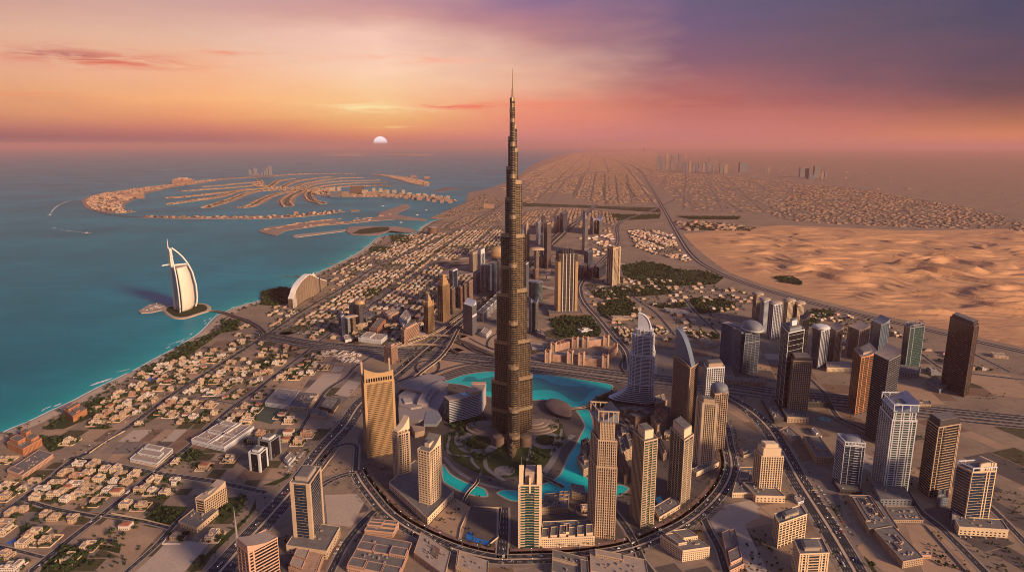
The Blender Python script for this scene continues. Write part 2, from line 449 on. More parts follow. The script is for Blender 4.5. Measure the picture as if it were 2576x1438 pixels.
# ------------------------------------------------------------------ parks and plots of ground
PARKS = []          # (polygon, tree density per 1000 m2)
def park(pts, dens=1.0, m=None, name='lawn', z=0.15):
    patch(name, pts, m or M_lawn, z); PARKS.append((pts, dens))
M_lot1 = mat('bare_plot_sand', (0.43, 0.29, 0.19), 0.95, world=True, scale=0.02, col2=(0.34, 0.23, 0.16), spec=0.1, stain=0.3)
M_lot2 = mat('grey_plot', (0.17, 0.145, 0.14), 0.95, world=True, scale=0.02, col2=(0.24, 0.195, 0.17), spec=0.1, stain=0.3)
M_lot3 = mat('pale_plot', (0.50, 0.39, 0.31), 0.95, world=True, scale=0.02, col2=(0.42, 0.33, 0.27), spec=0.1, stain=0.3)
M_court = mat('sports_court_green', (0.07, 0.095, 0.075), 0.95, world=True, scale=0.02, col2=(0.06, 0.08, 0.065))
# gardens by the shore
park(GT(0,3,[(300,120),(420,90),(640,60),(760,90),(620,200),(500,230),(430,160)]), 1.6)
park(GT(0,2,[(420,1438),(700,1250),(1000,1130),(1140,1180),(900,1330),(640,1438)]), 1.2)
park(GT(0,2,[(1500,830),(1760,640),(2000,520),(2300,420),(2100,560),(1900,700),(1720,760)]), 2.2)
park(GT(0,2,[(2230,340),(2420,340),(2380,450),(2240,470)]), 2.0)
park(GT(1,2,[(60,60),(250,20),(380,40),(340,170),(180,200),(40,190)]), 3.0)
park(GT(1,2,[(170,470),(290,500),(420,560),(250,540)]), 0.6)
park(GT(1,2,[(1050,70),(1150,40),(1270,40),(1230,90),(1110,110)]), 3.0)
park(GT(1,2,[(1270,470),(1330,410),(1400,420),(1370,470),(1300,500)]), 3.0)
park(GT(1,1,[(1130,1070),(1230,1040),(1370,1060),(1290,1110),(1150,1100)]), 1.5)
park(GT(1,1,[(1340,930),(1460,925),(1560,960),(1520,1010),(1380,990)]), 2.5)
park(GT(1,1,[(1740,760),(2130,590),(2290,520),(2480,560),(2300,680),(2050,740),(1880,770)]), 1.2, M_lot1)
# the wooded garden and villa parks beyond the lake
park(GT(2,2,[(380,340),(520,310),(820,320),(900,460),(870,510),(560,520),(440,520),(420,430)]), 3.0)
park(GT(2,2,[(880,170),(1150,120),(1230,180),(1280,280),(1130,330),(930,320),(860,250)]), 2.4)
park(GT(2,2,[(780,60),(1040,10),(1500,0),(1650,70),(1500,90),(1230,110),(900,130)]), 2.2)
park(GT(2,2,[(1340,180),(1560,200),(1900,120),(2120,130),(2250,190),(2150,260),(1900,280),(1760,210),(1500,230)]), 2.2)
park(GT(2,2,[(1880,500),(2090,470),(2090,530),(1920,540)]), 2.5)
park(GT(2,2,[(1400,440),(1470,440),(1480,480),(1410,480)]), 3)
park(GT(2,1,[(1100,1240),(1330,1190),(1540,1230),(1700,1280),(1950,1290),(2150,1340),(2050,1420),(1700,1438),(1300,1420),(1120,1330)]), 2.0)
park(GT(2,1,[(910,710),(1150,720),(1500,720),(1480,760),(1100,780),(930,780)]), 2.0)
park(GT(2,1,[(100,600),(500,620),(1000,640),(1480,650),(1500,700),(1300,690),(900,660),(500,645),(110,640)]), 2.0)
park(GT(2,1,[(1650,740),(1950,740),(2300,740),(2280,770),(1800,770)]), 2.0)
park(GT(2,1,[(1720,800),(2100,810),(2480,860),(2400,890),(2000,880),(1780,870)]), 1.4)
park(GT(3,1,[(60,1350),(240,1350),(340,1400),(340,1436),(120,1400)]), 4.0)
park(GT(3,2,[(360,280),(480,240),(700,250),(660,300),(420,410)]), 2.2)
# green verges by the highways
park(GT(1,3,[(380,480),(450,390),(520,210),(550,220),(470,350),(420,450)]), 3.0)
park(GT(1,3,[(60,570),(240,500),(360,440),(350,480),(200,560)]), 1.0)
park(GT(0,3,[(2250,1080),(2500,860),(2576,700),(2576,800),(2420,980),(1960,1438),(1900,1438)]), 0.9)
park(GT(0,3,[(1450,900),(1640,770),(1900,780),(1720,970)]), 2.2)
park(GT(0,3,[(480,1260),(700,1180),(900,1240),(860,1330),(700,1438),(400,1438)]), 2.2)
park(GT(3,3,[(600,800),(680,780),(740,950),(700,1030),(640,900)]), 1.2)
park(GT(3,3,[(900,1270),(1000,1300),(1100,1438),(1010,1438)]), 1.2)
# gardens at the foot of the tallest tower
PARKC = GT(1,3,[(1880,60),(2100,-30),(2330,-20),(2576,-10),(2576,480),(2450,500),(2230,440),(2000,330),(1890,200)])
park(PARKC, .42)
park(GT(2,3,[(0,40),(260,-60),(500,-60),(560,120),(420,300),(260,420),(60,470),(0,480)]), .5)
park(GT(1,2,[(1930,1360),(2260,1300),(2400,1400),(2200,1436),(1950,1436)]), 2.4)
park(GT(2,2,[(850,1130),(1000,1080),(1080,1180),(970,1260),(880,1270)]), 2.4)
for i_, j_, pts, d_ in ((0,3,[(1740,270),(1900,190),(2060,250),(1900,340)],2.5),(0,3,[(500,560),(680,560),(640,620),(500,600)],2),(0,3,[(190,980),(300,950),(280,1030),(200,1040)],2.5),(0,3,[(960,1150),(1220,1190),(1200,1250),(980,1200)],2.5),(0,3,[(2210,690),(2480,680),(2440,800),(2230,950),(2150,900)],1.2),(0,3,[(980,380),(1120,360),(1100,500),(960,480)],2),
    (0,2,[(1440,1290),(1560,1250),(1640,1290),(1520,1350)],1.5),(0,2,[(2170,990),(2360,1000),(2280,1070)],2),(0,2,[(1620,910),(1800,920),(1760,970)],2),(0,2,[(1950,1390),(2060,1240),(2110,1250),(2010,1380)],2),(0,2,[(1380,860),(1480,800),(1560,860),(1460,890)],2),(0,2,[(860,1438),(1000,1380),(1140,1420),(1060,1438)],1.5),(1,2,[(420,800),(520,730),(580,760),(500,860)],2),(1,2,[(600,690),(700,660),(700,700),(620,720)],2),(1,2,[(0,760),(140,720),(200,780),(60,840)],2),(1,2,[(150,690),(330,700),(300,740),(160,720)],2.5)):
    park(GT(i_, j_, pts), d_, z=.13)
patch('bare_plot', GD([(930,985),(1010,935),(1060,905),(1110,880),(1160,845),(1246,825),(1262,905),(1250,918),(1180,925),(1090,945),(1020,975),(960,1005)]), M_lot1, 0.07)
# sandy building plots and parking yards
for k, pts in enumerate([GT(1,3,[(690,660),(1040,650),(1090,740),(960,980),(720,960)]), GT(1,3,[(660,470),(850,220),(960,200),(970,370),(720,470)]),
    GT(1,3,[(1730,980),(2000,690),(2160,780),(2060,1130)]), GT(1,2,[(470,1080),(680,880),(870,880),(800,980),(640,1110)]), GT(1,2,[(90,1070),(360,920),(560,900),(430,1090)]),
    GT(0,3,[(820,1120),(1080,900),(1650,1010),(1340,1340)]), GT(0,3,[(1480,1330),(1720,1100),(2100,1150),(1850,1438),(1350,1438)]),
    GT(3,3,[(1380,960),(1560,970),(1980,1438),(1560,1438)]), GT(3,3,[(1600,960),(1680,960),(2180,1438),(2050,1438)]), GT(2,3,[(1990,860),(2440,740),(2500,880),(2340,960),(2576,1438),(2380,1438)]),
    GT(3,2,[(1230,940),(1510,950),(1780,1190),(1400,1190)]), GT(3,2,[(2010,960),(2060,870),(2420,890),(2576,1010),(2576,1100),(2200,1030)])]):
    patch('bare_plot', pts, M_lot1 if k % 3 else M_lot3, 0.12)
for pts in [GT(0,2,[(1500,1060),(1600,980),(1810,1030),(1730,1070)]), GT(0,3,[(740,760),(870,670),(960,690),(840,780)])]:
    patch('bare_plot', pts, M_lot1, 0.12)
for pts in [GT(1,3,[(0,80),(300,20),(580,40),(540,170),(400,200),(60,170)]), GT(3,3,[(300,400),(420,330),(700,600),(760,900),(960,1150),(880,1170),(560,720)]), GT(3,3,[(1250,800),(1450,800),(1600,940),(1340,950)]),
    GT(3,2,[(0,1300),(60,1220),(160,1380),(60,1390)]), GT(1,2,[(740,530),(860,480),(1000,520),(960,560)])]:
    patch('parking_yard', pts, M_lot2, 0.12)
patch('sports_court', GT(0,2,[(2440,1310),(2576,1190),(2900,1240),(2730,1390)]), M_court, 0.2)
patch('bare_plot', GT(1,2,[(790,1090),(930,950),(1060,970),(930,1115)]), M_lot3, 0.2)
# patchwork of plots, yards and dirt: the ground as the streets divide it
M_town = mat('downtown_paving', (0.135, 0.108, 0.098), 0.9, world=True, scale=0.03, col2=(0.085, 0.072, 0.070), spec=0.15, stain=0.4)
M_dirt = mat('brown_dirt', (0.24, 0.155, 0.105), 0.95, world=True, scale=0.03, col2=(0.17, 0.115, 0.085), spec=0.1, stain=0.4)
M_scrub = mat('dry_scrub', (0.115, 0.095, 0.055), 0.95, world=True, scale=0.06, col2=(0.06, 0.056, 0.032), spec=0.1, stain=0.4)
PLOT_M = [M_lot1, M_lot2, M_lot3, M_dirt, M_scrub, M_pave, M_town]
PM_ = [MB() for _ in PLOT_M]
def plots(pts, ang, sa, sb, wts, fill=.7, seed=1):
    rs = random.Random(seed); ca, sn = math.cos(ang), math.sin(ang)
    U = [p[0] * ca + p[1] * sn for p in pts]; V = [-p[0] * sn + p[1] * ca for p in pts]; u = min(U)
    while u < max(U):
        wu = sa * rs.uniform(.6, 1.5); v = min(V)
        while v < max(V):
            wv = sb * rs.uniform(.6, 1.5); cu, cv = u + wu / 2, v + wv / 2
            if rs.random() < fill and inpoly(cu * ca - cv * sn, cu * sn + cv * ca, pts):
                k = rs.choices(range(7), wts)[0]; g = rs.uniform(.5, 3); z = .04 + .005 * k
                PM_[k].add([((u + a * wu + (g if a == 0 else -g)) * ca - (v + b * wv + (g if b == 0 else -g)) * sn, (u + a * wu + (g if a == 0 else -g)) * sn + (v + b * wv + (g if b == 0 else -g)) * ca, z) for a, b in ((0, 0), (1, 0), (1, 1), (0, 1))], [(0, 1, 2, 3)])
            v += wv
        u += wu
_a = GD([(62,1256),(315,1069)]); _s = math.atan2(_a[1].y - _a[0].y, _a[1].x - _a[0].x)
plots(GD([(-150,1436),(-100,1250),(40,1130),(250,1000),(400,925),(560,850),(700,840),(900,880),(900,1000),(640,1300),(520,1436)]), _s, 46, 40, [4, 1.5, .7, 4, 3, 1, .8], .6, 3)
plots(GD([(1840,1010),(2000,1000),(2576,1070),(2700,1250),(2600,1500),(2180,1460),(2000,1180)]), GD([(2110,1050)])[0].x * 0 + 1.9, 90, 60, [4, 1, .2, 4, .3, .6, 2.5], .45, 5)
plots(GD([(620,1436),(880,1220),(960,1310),(1120,1390),(1288,1420),(1500,1405),(1700,1340),(1840,1220),(1990,1230),(2130,1460),(2000,1600),(600,1600)]), .3, 50, 44, [3, 1.5, .5, 3, .6, 1.5, 3], .6, 7)
plots(GD([(1590,800),(1800,850),(2040,840),(2560,960),(2560,1020),(1900,960),(1600,930)]), -.2, 90, 70, [4, 1, .4, 3, .6, .6, 1], .4, 9)
plots(GD([(880,800),(1240,720),(1380,640),(1560,600),(1580,900),(1000,880),(700,840)]), .8, 60, 50, [2, 3, 1.5, 2, 1.5, 1.5, 2], .65, 11)
plots(GD([(700,840),(880,690),(1080,590),(1260,560),(1260,680),(1100,790),(960,870)]), .75, 60, 52, [2, 2, 1.5, 2, 3.5, 1, 1], .6, 13)
for k, m_ in enumerate(PLOT_M):
    if PM_[k].v: prop(PM_[k].build('plots', m_), kind='structure')
patch('downtown', smooth_path(GD([(905,1195),(960,1275),(1060,1350),(1180,1392),(1300,1404),(1450,1404),(1590,1375),(1700,1328),(1800,1250),(1832,1180),(1825,1090),(1795,1030),(1700,975),(1560,955),(1440,940),(1300,920),(1200,915),(1110,940),(1030,980),(960,1030),(905,1090),(905,1195)]), 15)[:-1], M_town, 0.09)
# ------------------------------------------------------------------ roads
ROADS = []
def road(name, pts, w, lanes=2, walk=4.0, median=0.0, z=0.35, mats=None, dash=True, kerb=True):
    P = smooth_path(pts, 15)
    if walk > 0:
        mb = MB(); ribbon(mb, P, -w / 2 - walk, w / 2 + walk, z - 0.15)
        o = prop(mb.build('pavement', M_pave), kind='structure')
    mb = MB(); ribbon(mb, P, -w / 2, w / 2, z)
    r = prop(mb.build(name, mats or M_asph), kind='structure')
    mk = MB()
    if walk > 0:
        for e in (-w / 2 - .5, w / 2 + .5): ribbon(mk, P, e - .5, e + .5, z - .03, 1)
    if median > 0: ribbon(mk, P, -median / 2, median / 2, z + 0.14, 1)
    if dash:
        for e in (-w / 2 + 0.6, w / 2 - 0.6): ribbon(mk, P, e - 0.22, e + 0.22, z + 0.1)
        Q = smooth_path(P, 6)[:1400]
        half = (w - median) / 2
        n = max(1, lanes // (2 if median > 0 else 1))
        offs = []
        for sgn in ((-1, 1) if median > 0 else (1,)):
            b = median / 2 if median > 0 else -w / 2
            span = (w - median) / 2 if median > 0 else w
            offs += [sgn * (b + span * k / n) for k in range(1, n)]
        L = 0
        for i in range(len(Q) - 1):
            L += (Q[i + 1] - Q[i]).length
            if (L % 16) < 7:
                for e in offs: ribbon(mk, [Q[i], Q[i + 1]], e - 0.2, e + 0.2, z + 0.1)
    if mk.v: mk.build('lane_marking', [M_mark, M_wallL], r)
    ROADS.append((P, w / 2 + walk))
    return P
R1 = road('coast_road', GT(0,3,[(-500,1300),(-200,1060),(0,880),(300,650),(540,470),(740,305),(880,240),(1260,0)]) + GT(0,2,[(1750,1080),(2200,800),(2576,560)]) + GT(1,2,[(180,440),(500,230),(900,0)]) + GT(1,1,[(1300,1190),(1560,1100),(2100,830),(2500,600)]), 15, 4, 4)
R2 = road('road', GT(0,3,[(300,1438),(700,1110),(1000,880),(1300,640),(1560,430),(1900,170)]) + GT(0,2,[(2090,1430),(2340,1215),(2576,1050)]) + GT(1,2,[(150,930),(560,620),(700,510),(840,420)]) + GD([(944,760),(1046,691),(1110,650)]), 12, 2, 3)
R3 = road('highway', GD([(470,1530),(552,1438),(612,1370),(680,1296),(752,1212),(816,1128),(868,1072),(906,1016),(955,975),(1004,936),(1044,901),(1094,859),(1164,801),(1244,734),(1320,676),(1380,622),(1448,560),(1500,515)]), 44, 10, 6, 5)
R4 = road('road', GT(0,3,[(700,290),(1000,330),(1500,430),(2100,520),(2500,600)]) + GD([(668,1238)]), 14, 4, 4)
road('road', GT(0,3,[(250,710),(500,790),(960,880)]), 10, 2, 3)
road('road', GT(0,3,[(1000,860),(1450,930),(1720,1000)]), 9, 2, 2)
road('road', GT(0,3,[(1240,1460),(1560,1180),(1720,1000),(1830,880)]), 9, 2, 2)
road('road', GT(0,3,[(-100,1160),(200,1230),(430,1290)]), 8, 2, 2)
road('road', GT(0,2,[(1790,1105),(2050,1130),(2380,1190)]), 8, 2, 2)
road('road', GT(1,2,[(450,1438),(600,1200),(720,1040),(900,920),(1000,810),(1170,700)]), 11, 2, 3)
road('road', GT(1,2,[(-1,560),(220,500),(420,560),(600,590)]), 12, 2, 3)
RR = road('ring_boulevard', GT(1,3,[(1000,420),(1060,530),(1180,690),(1300,830),(1500,980),(1800,1130),(2100,1240),(2400,1305)]) + GT(2,3,[(0,1310),(600,1290),(1000,1240),(1250,1180),(1500,1080),(1800,920),(2050,700),(2180,500),(2210,350),(2170,150)]) + GD([(1822,1072),(1800,1035),(1760,1000)]), 26, 6, 9, 4)
road('road', GD([(905,1192),(880,1190),(840,1203),(806,1222),(770,1250)]), 18, 4, 4, 2)
road('road', GT(1,3,[(1000,420),(1010,250),(1000,160),(900,150),(780,190),(650,330)]), 11, 2, 4)
road('road', GT(1,3,[(2470,1310),(2490,1000),(2490,790)]), 20, 4, 3)
road('road', GT(1,3,[(1190,820),(1060,950),(900,1150),(740,1460)]), 13, 2, 5)
road('road', GT(2,3,[(1930,900),(2000,1050),(2080,1200),(2160,1460)]), 12, 2, 4)
road('road', GT(2,3,[(1000,800),(1140,980),(1250,1170),(1300,1300),(1420,1460)]), 13, 2, 4)
R10 = road('highway', GD([(1800,985),(1830,1000),(1865,1019),(1903,1046),(1937,1082),(1972,1140),(2012,1212),(2085,1326),(2150,1436),(2230,1580)]), 40, 8, 8, 5)
HWY = [(640,836),(700,848),(794,864),(966,880),(1100,890),(1244,904),(1333,913),(1450,928),(1575,944),(1688,957),(1823,968),(1932,984),(2019,996),(2130,1004),(2290,1026),(2440,1042),(2640,1062)]
for nm, dy, w, ln in (('highway', 0, 34, 8), ('road', 11, 16, 4), ('road', 19, 13, 3), ('road', -9, 14, 3)):
    road(nm, GD([(x, y + dy * (1 if x > 1150 else 0.62)) for x, y in HWY]), w, ln, 3, 3 if ln > 4 else 0, mats=M_asph)
R19 = road('desert_highway', GD([(1440,384),(1520,400),(1570,410),(1608,429),(1638,472),(1673,532),(1713,604),(1750,652),(1813,689),(1888,717),(1932,731),(2019,756),(2182,796),(2307,824),(2457,859),(2640,900)]), 40, 6, 12, 6)
R20 = road('road', GD([(1700,500),(1640,530),(1560,560),(1552,612),(1500,670),(1462,712),(1458,731),(1468,760),(1503,801),(1538,844),(1572,884),(1580,930)]), 30, 6, 6, 4)
road('road', GD([(1585,735),(1600,752),(1648,786),(1698,844)]), 13, 2, 4)
road('road', GD([(1722,752),(1750,785),(1808,839)]), 13, 2, 4)
road('road', GD([(2080,1000),(2110,1050),(2182,1085),(2230,1140),(2307,1278),(2370,1330),(2490,1450)]), 14, 2, 4)
road('road', GD([(2440,1235),(2489,1273),(2600,1385)]), 12, 2, 4)
road('road', GD([(2020,935),(2060,975),(2085,1000)]), 12, 2, 4)
road('road', GD([(2305,880),(2350,915),(2380,930),(2576,955)]), 12, 2, 4)
road('road', GD([(2450,890),(2500,915),(2540,935)]), 12, 2, 3)
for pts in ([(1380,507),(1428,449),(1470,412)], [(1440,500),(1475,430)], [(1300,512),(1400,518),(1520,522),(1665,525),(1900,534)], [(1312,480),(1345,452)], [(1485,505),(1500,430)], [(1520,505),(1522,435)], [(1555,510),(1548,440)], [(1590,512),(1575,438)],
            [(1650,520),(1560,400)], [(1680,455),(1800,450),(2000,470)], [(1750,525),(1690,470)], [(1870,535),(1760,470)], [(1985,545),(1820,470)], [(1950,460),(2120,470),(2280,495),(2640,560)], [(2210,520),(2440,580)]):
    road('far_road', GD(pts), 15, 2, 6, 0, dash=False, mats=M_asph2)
# flat pattern under the flyovers: loop and slip roads
for pts, w in (([(1044,925),(1050,914),(1069,907),(1098,908),(1104,921),(1096,935),(1070,941),(1052,937),(1044,925)], 9), ([(1000,960),(1040,945),(1075,945),(1120,928),(1170,916),(1244,910)], 10), ([(1004,974),(1060,962),(1110,944),(1180,926),(1250,918)], 9),
               ([(1010,940),(1030,906),(1070,886),(1100,866),(1130,856)], 8), ([(1005,1000),(1060,972),(1150,942),(1244,930),(1330,930),(1450,944),(1560,962)], 9), ([(1150,840),(1160,862),(1190,884),(1244,896)], 8),
               ([(1244,880),(1225,872),(1232,850),(1252,838)], 8), ([(1180,850),(1215,868),(1244,878)], 8), ([(1575,944),(1560,920),(1575,890)], 8)):
    road('slip_road', GD(pts), w, 2, 2.5, 0, dash=False, mats=M_asph)
# ------------------------------------------------------------------ flyovers
def flyover(label, pts, w, h, deck=1.6):
    P = smooth_path(pts, 14); n = len(P)
    for i, p in enumerate(P):
        t = i / (n - 1); p.z = 0.6 + h * min(1.0, math.sin(math.pi * t) * 1.8)
    t_ = thing('flyover', label, 'flyover', (P[n // 2].x, P[n // 2].y, 0))
    og = (P[n // 2].x, P[n // 2].y, 0)
    N = normals2d(P)
    def swept(o0, o1, z0, z1):
        m = MB(); rings = []
        for p, q in zip(P, N): rings.append([(p.x + q.x * o0, p.y + q.y * o0, p.z + z0), (p.x + q.x * o1, p.y + q.y * o1, p.z + z0), (p.x + q.x * o1, p.y + q.y * o1, p.z + z1), (p.x + q.x * o0, p.y + q.y * o0, p.z + z1)])
        m.loft(rings); return m
    swept(-w / 2, w / 2, -deck, -0.02).build('deck', M_conc, t_, og)
    m = MB(); ribbon(m, P, -w / 2 + 0.7, w / 2 - 0.7); m.build('carriageway', M_asph, t_, og)
    for s in (-1, 1): swept(s * w / 2 - 0.35, s * w / 2 + 0.35, 0.03, 1.3).build('parapet', M_wallL, t_, og)
    for i in range(3, n - 3, 4):
        if P[i].z > 3:
            m = MB(); m.prism(circ(P[i].x, P[i].y, 1.3, 1.3, 8), -0.5, P[i].z - deck); m.build('pier', M_conc, t_, og)
    ROADS.append((P, w / 2 + 2))
flyover('long curved flyover climbing from beside the grey mall over the interchange', GD([(985,1008),(1020,980),(1069,939),(1105,911),(1130,880),(1146,850),(1158,828),(1172,812)]), 11, 12)
flyover('arched flyover crossing the highway just past the pink apartment slab', GD([(990,868),(1040,856),(1080,850),(1130,852),(1175,872),(1225,890),(1260,897)]), 10, 10)
flyover('shallow flyover curving under the arched one at the interchange', GD([(1000,872),(1050,870),(1100,872),(1140,885),(1160,893)]), 8, 6)
flyover('slim ramp sweeping from the highway towards the tallest tower', GD([(1150,856),(1180,868),(1215,884),(1250,893)]), 7, 7)
flyover('ramp rising along the highway edge beside the gold crowned tower', GD([(1010,870),(1060,855),(1110,833),(1150,805),(1200,768),(1245,730)]), 9, 8)
# ------------------------------------------------------------------ lake and canal
LAKE = GT(1,2,[(1870,975),(2040,910),(2200,875),(2400,860)]) + GT(2,2,[(180,880),(500,910),(760,950),(980,985),(1020,1010),(1000,1050),(900,1090),(800,1150),(740,1200),(640,1225),(560,1210),(500,1185),(380,1150),(200,1150),(-40,1160)]) + GT(1,2,[(2330,1110),(2250,1070),(2100,1000)])
prop(sheet(smooth_path(LAKE + [LAKE[0]], 8)[:-1], 0.30).build('lake', M_lake), kind='structure')
pat = GT(1,2,[(2080,950),(2120,915),(2200,915),(2240,940),(2400,910)]) + GT(2,2,[(190,920),(300,930),(420,985),(620,1010),(720,1005),(780,1030),(860,1030),(780,1070),(740,1130),(660,1165),(590,1150),(520,1100),(400,1050),(200,1050)]) + GT(1,2,[(2330,1060),(2320,985),(2200,960),(2080,965)])
prop(sheet(smooth_path(pat + [pat[0]], 8)[:-1], 0.33).build('lake_basin', M_lake2), kind='structure')
CANAL = GT(2,2,[(640,1250),(760,1240),(800,1300),(822,1438)]) + GT(2,3,[(800,100),(720,150),(690,230),(680,330),(690,420),(770,500),(900,560),(1100,560),(1180,600),(1060,680),(900,640),(700,640),(600,690),(500,690),(380,690),(290,720),(60,730),(-20,720),(-100,680),(-160,640),(-60,610),(60,620),(290,560),(400,520),(480,460),(520,380),(560,280),(640,160),(690,60),(720,0)]) + GT(2,2,[(730,1400),(690,1320)])
prop(sheet(CANAL, 0.30).build('canal', M_lake), kind='structure')
CAN2 = GT(1,3,[(1870,350),(1890,350),(1960,450),(2100,530),(2300,600),(2330,680),(2240,680),(2080,640),(1960,580),(1880,520)])
prop(sheet(CAN2, 0.30).build('canal', M_lake), kind='structure')
mb = MB()
for c in (LAKE, CANAL, CAN2):
    P = smooth_path([*c, c[0]], 10); ribbon(mb, P, -9, 2, 0.22)
prop(mb.build('promenade', M_pave), kind='structure')
mb = MB()
for c in (LAKE, CANAL, CAN2): ribbon(mb, smooth_path([*c, c[0]], 10), -2.2, -.2, 0.5)
prop(mb.build('lake_kerb', M_wallL), kind='structure')
flyover('slim white footbridge curving over the canal arm below the gardens', GT(1,3,[(2240,500),(2225,560),(2160,630),(2090,720)]), 6, 4, .8)
flyover('short bridge where the canal leaves the lake', GT(2,2,[(600,1235),(680,1240),(770,1215),(810,1190)]), 7, 3, .8)
flyover('low pier of stone with white lanterns reaching into the canal', GT(2,3,[(300,490),(380,520),(450,560),(520,590)]), 9, 1.5, .8)
mb = MB()      # curved garden paths
for pts, w in ((GT(1,3,[(1890,280),(2000,400),(2150,500),(2300,560),(2500,600)]), 9), (GT(1,3,[(1950,60),(1940,240),(2100,270),(2280,260)]), 6), (GT(1,3,[(2280,260),(2180,270),(2180,330),(2260,420),(2250,480)]), 6), (GT(1,3,[(2300,280),(2330,400),(2500,520)]), 9),
              (GT(2,3,[(290,480),(380,360),(440,260),(480,170),(620,60)]), 14), (GT(2,3,[(390,260),(430,150),(490,60),(500,0)]), 6), (GT(2,3,[(150,320),(180,230),(190,120)]), 5), (GT(1,3,[(2030,30),(2010,110),(2060,190),(2160,240)]), 8)):
    ribbon(mb, smooth_path(pts, 8), -w / 2, w / 2, 0.24)
for cx, cy, rx, ry in ((2240, 130, 190, 105), ):
    c = G(*T(1,3,[(cx, cy)])[0]); mb.prism(circ(c.x, c.y, 52, 60, 28), 0.1, 0.25)
c = G(*T(2,3,[(340, 110)])[0]); mb.prism(circ(c.x, c.y, 36, 46, 28), 0.1, 0.25)
c = G(*T(1,3,[(2500, 420)])[0]); mb.prism(circ(c.x, c.y, 22, 22, 24), 0.1, 0.25)
prop(mb.build('garden_path', mat('bluish_paving', (0.16, 0.15, 0.17), 0.8, world=True, scale=0.05, col2=(0.22, 0.19, 0.19))), kind='structure')
for i, j, cx, cy, rx, ry in ((1,3,2240,130,30,36), (2,3,330,110,22,28)):
    c = G(*T(i,j,[(cx, cy)])[0]); park(circ(c.x, c.y, rx, ry, 24), 2.5, z=0.45)
for i, j, pts, m in ((1,3,[(1470,600),(1530,570),(1600,590),(1610,640),(1560,690),(1500,680)],M_pool),(2,3,[(1440,700),(1490,670),(1530,740),(1470,750)],M_poolt),(0,2,[(1480,930),(1540,905),(1590,920),(1580,950),(1500,960)],M_pool),(0,2,[(1010,1200),(1070,1165),(1140,1170),(1130,1200),(1060,1225)],M_pool),
                     (2,2,[(1020,1300),(1090,1290),(1110,1330),(1040,1340)],M_poolt),(3,2,[(490,1330),(560,1315),(640,1340),(630,1365),(540,1355)],mat('pool_green',(0.05,0.30,0.22),0.3,world=True)),(1,3,[(2110,1060),(2170,1030),(2200,1090),(2350,1130),(2330,1170),(2110,1110)],M_pool),
                     (0,3,[(60,1150),(110,1120),(170,1095),(190,1110),(110,1160)],M_pool),(0,3,[(80,410),(170,340),(230,325),(190,370),(100,420)],M_poolt),(2,3,[(1800,410),(1830,400),(1840,430),(1810,445)],M_poolt)):
    patch('pool', GT(i,j,pts), m, 0.5)
mb = MB(); ribbon(mb, RR, 15, 30, 0.2); prop(mb.build('pavement', M_pink), kind='structure')
# ------------------------------------------------------------------ building materials
W_ = {
 'beige': mat('beige_render', (0.52, 0.385, 0.27), 0.8, scale=0.04, var=0.06, stain=0.12),
 'gold': mat('golden_cladding', (0.48, 0.31, 0.165), 0.45, scale=0.04, var=0.08, metal=0.25),
 'tan': mat('tan_stone', (0.42, 0.30, 0.215), 0.8, scale=0.04, var=0.08, stain=0.15),
 'white': mat('white_cladding', (0.60, 0.60, 0.63), 0.7, scale=0.04, var=0.05, stain=0.1),
 'grey': mat('grey_cladding', (0.20, 0.21, 0.24), 0.6, scale=0.04, var=0.08, stain=0.1),
 'dark': mat('dark_cladding', (0.055, 0.048, 0.052), 0.5, scale=0.04, var=0.1),
 'pink': mat('pink_sandstone', (0.52, 0.32, 0.235), 0.8, scale=0.04, var=0.06, stain=0.12),
 'orange': mat('orange_terracotta', (0.48, 0.21, 0.105), 0.8, scale=0.04, var=0.06, stain=0.1),
 'cream': mat('cream_panels', (0.68, 0.52, 0.36), 0.75, scale=0.04, var=0.05, stain=0.08),
 'blue': mat('blue_grey_cladding', (0.14, 0.175, 0.25), 0.5, scale=0.04, var=0.08),
 'brown': mat('brown_cladding', (0.17, 0.115, 0.09), 0.6, scale=0.04, var=0.1, stain=0.1),
 'roof': mat('flat_roof_felt', (0.20, 0.18, 0.17), 0.95, scale=0.08, col2=(0.13, 0.12, 0.12), stain=0.4),
 'roofl': mat('pale_roof_screed', (0.42, 0.33, 0.27), 0.95, scale=0.08, col2=(0.33, 0.26, 0.215), stain=0.35),
 'redroof': mat('red_roof_tiles', (0.30, 0.105, 0.065), 0.85, scale=0.1, var=0.1, stain=0.2),
 'steel': mat('grey_steel', (0.42, 0.40, 0.40), 0.4, scale=0.1, metal=0.6, var=0.05),
}
GL = {
 'navy': glass('navy_glass', (0.008, 0.014, 0.032), (0.022, 0.038, 0.072)),
 'teal': glass('teal_glass', (0.008, 0.035, 0.035), (0.020, 0.060, 0.058)),
 'green': glass('green_glass', (0.015, 0.035, 0.026), (0.030, 0.062, 0.045)),
 'brown': glass('bronze_glass', (0.022, 0.016, 0.012), (0.055, 0.038, 0.026)),
 'black': glass('black_glass', (0.006, 0.006, 0.009), (0.016, 0.016, 0.022)),
 'blue': glass('blue_glass', (0.018, 0.048, 0.095), (0.040, 0.085, 0.15)),
 'grey': glass('grey_glass', (0.05, 0.05, 0.058), (0.10, 0.095, 0.10)),
}
BUILT = []           # footprints (ground polygon, margin) that nothing else may stand on
LANDMARK = []        # (x, y, words)
def frame3(F, L, Rr):
    o = G(*F); u = G(*Rr) - o; v = G(*L) - o
    W0, D0 = u.length, v.length
    u.normalize(); v.normalize()
    return (o, u, v), W0, D0
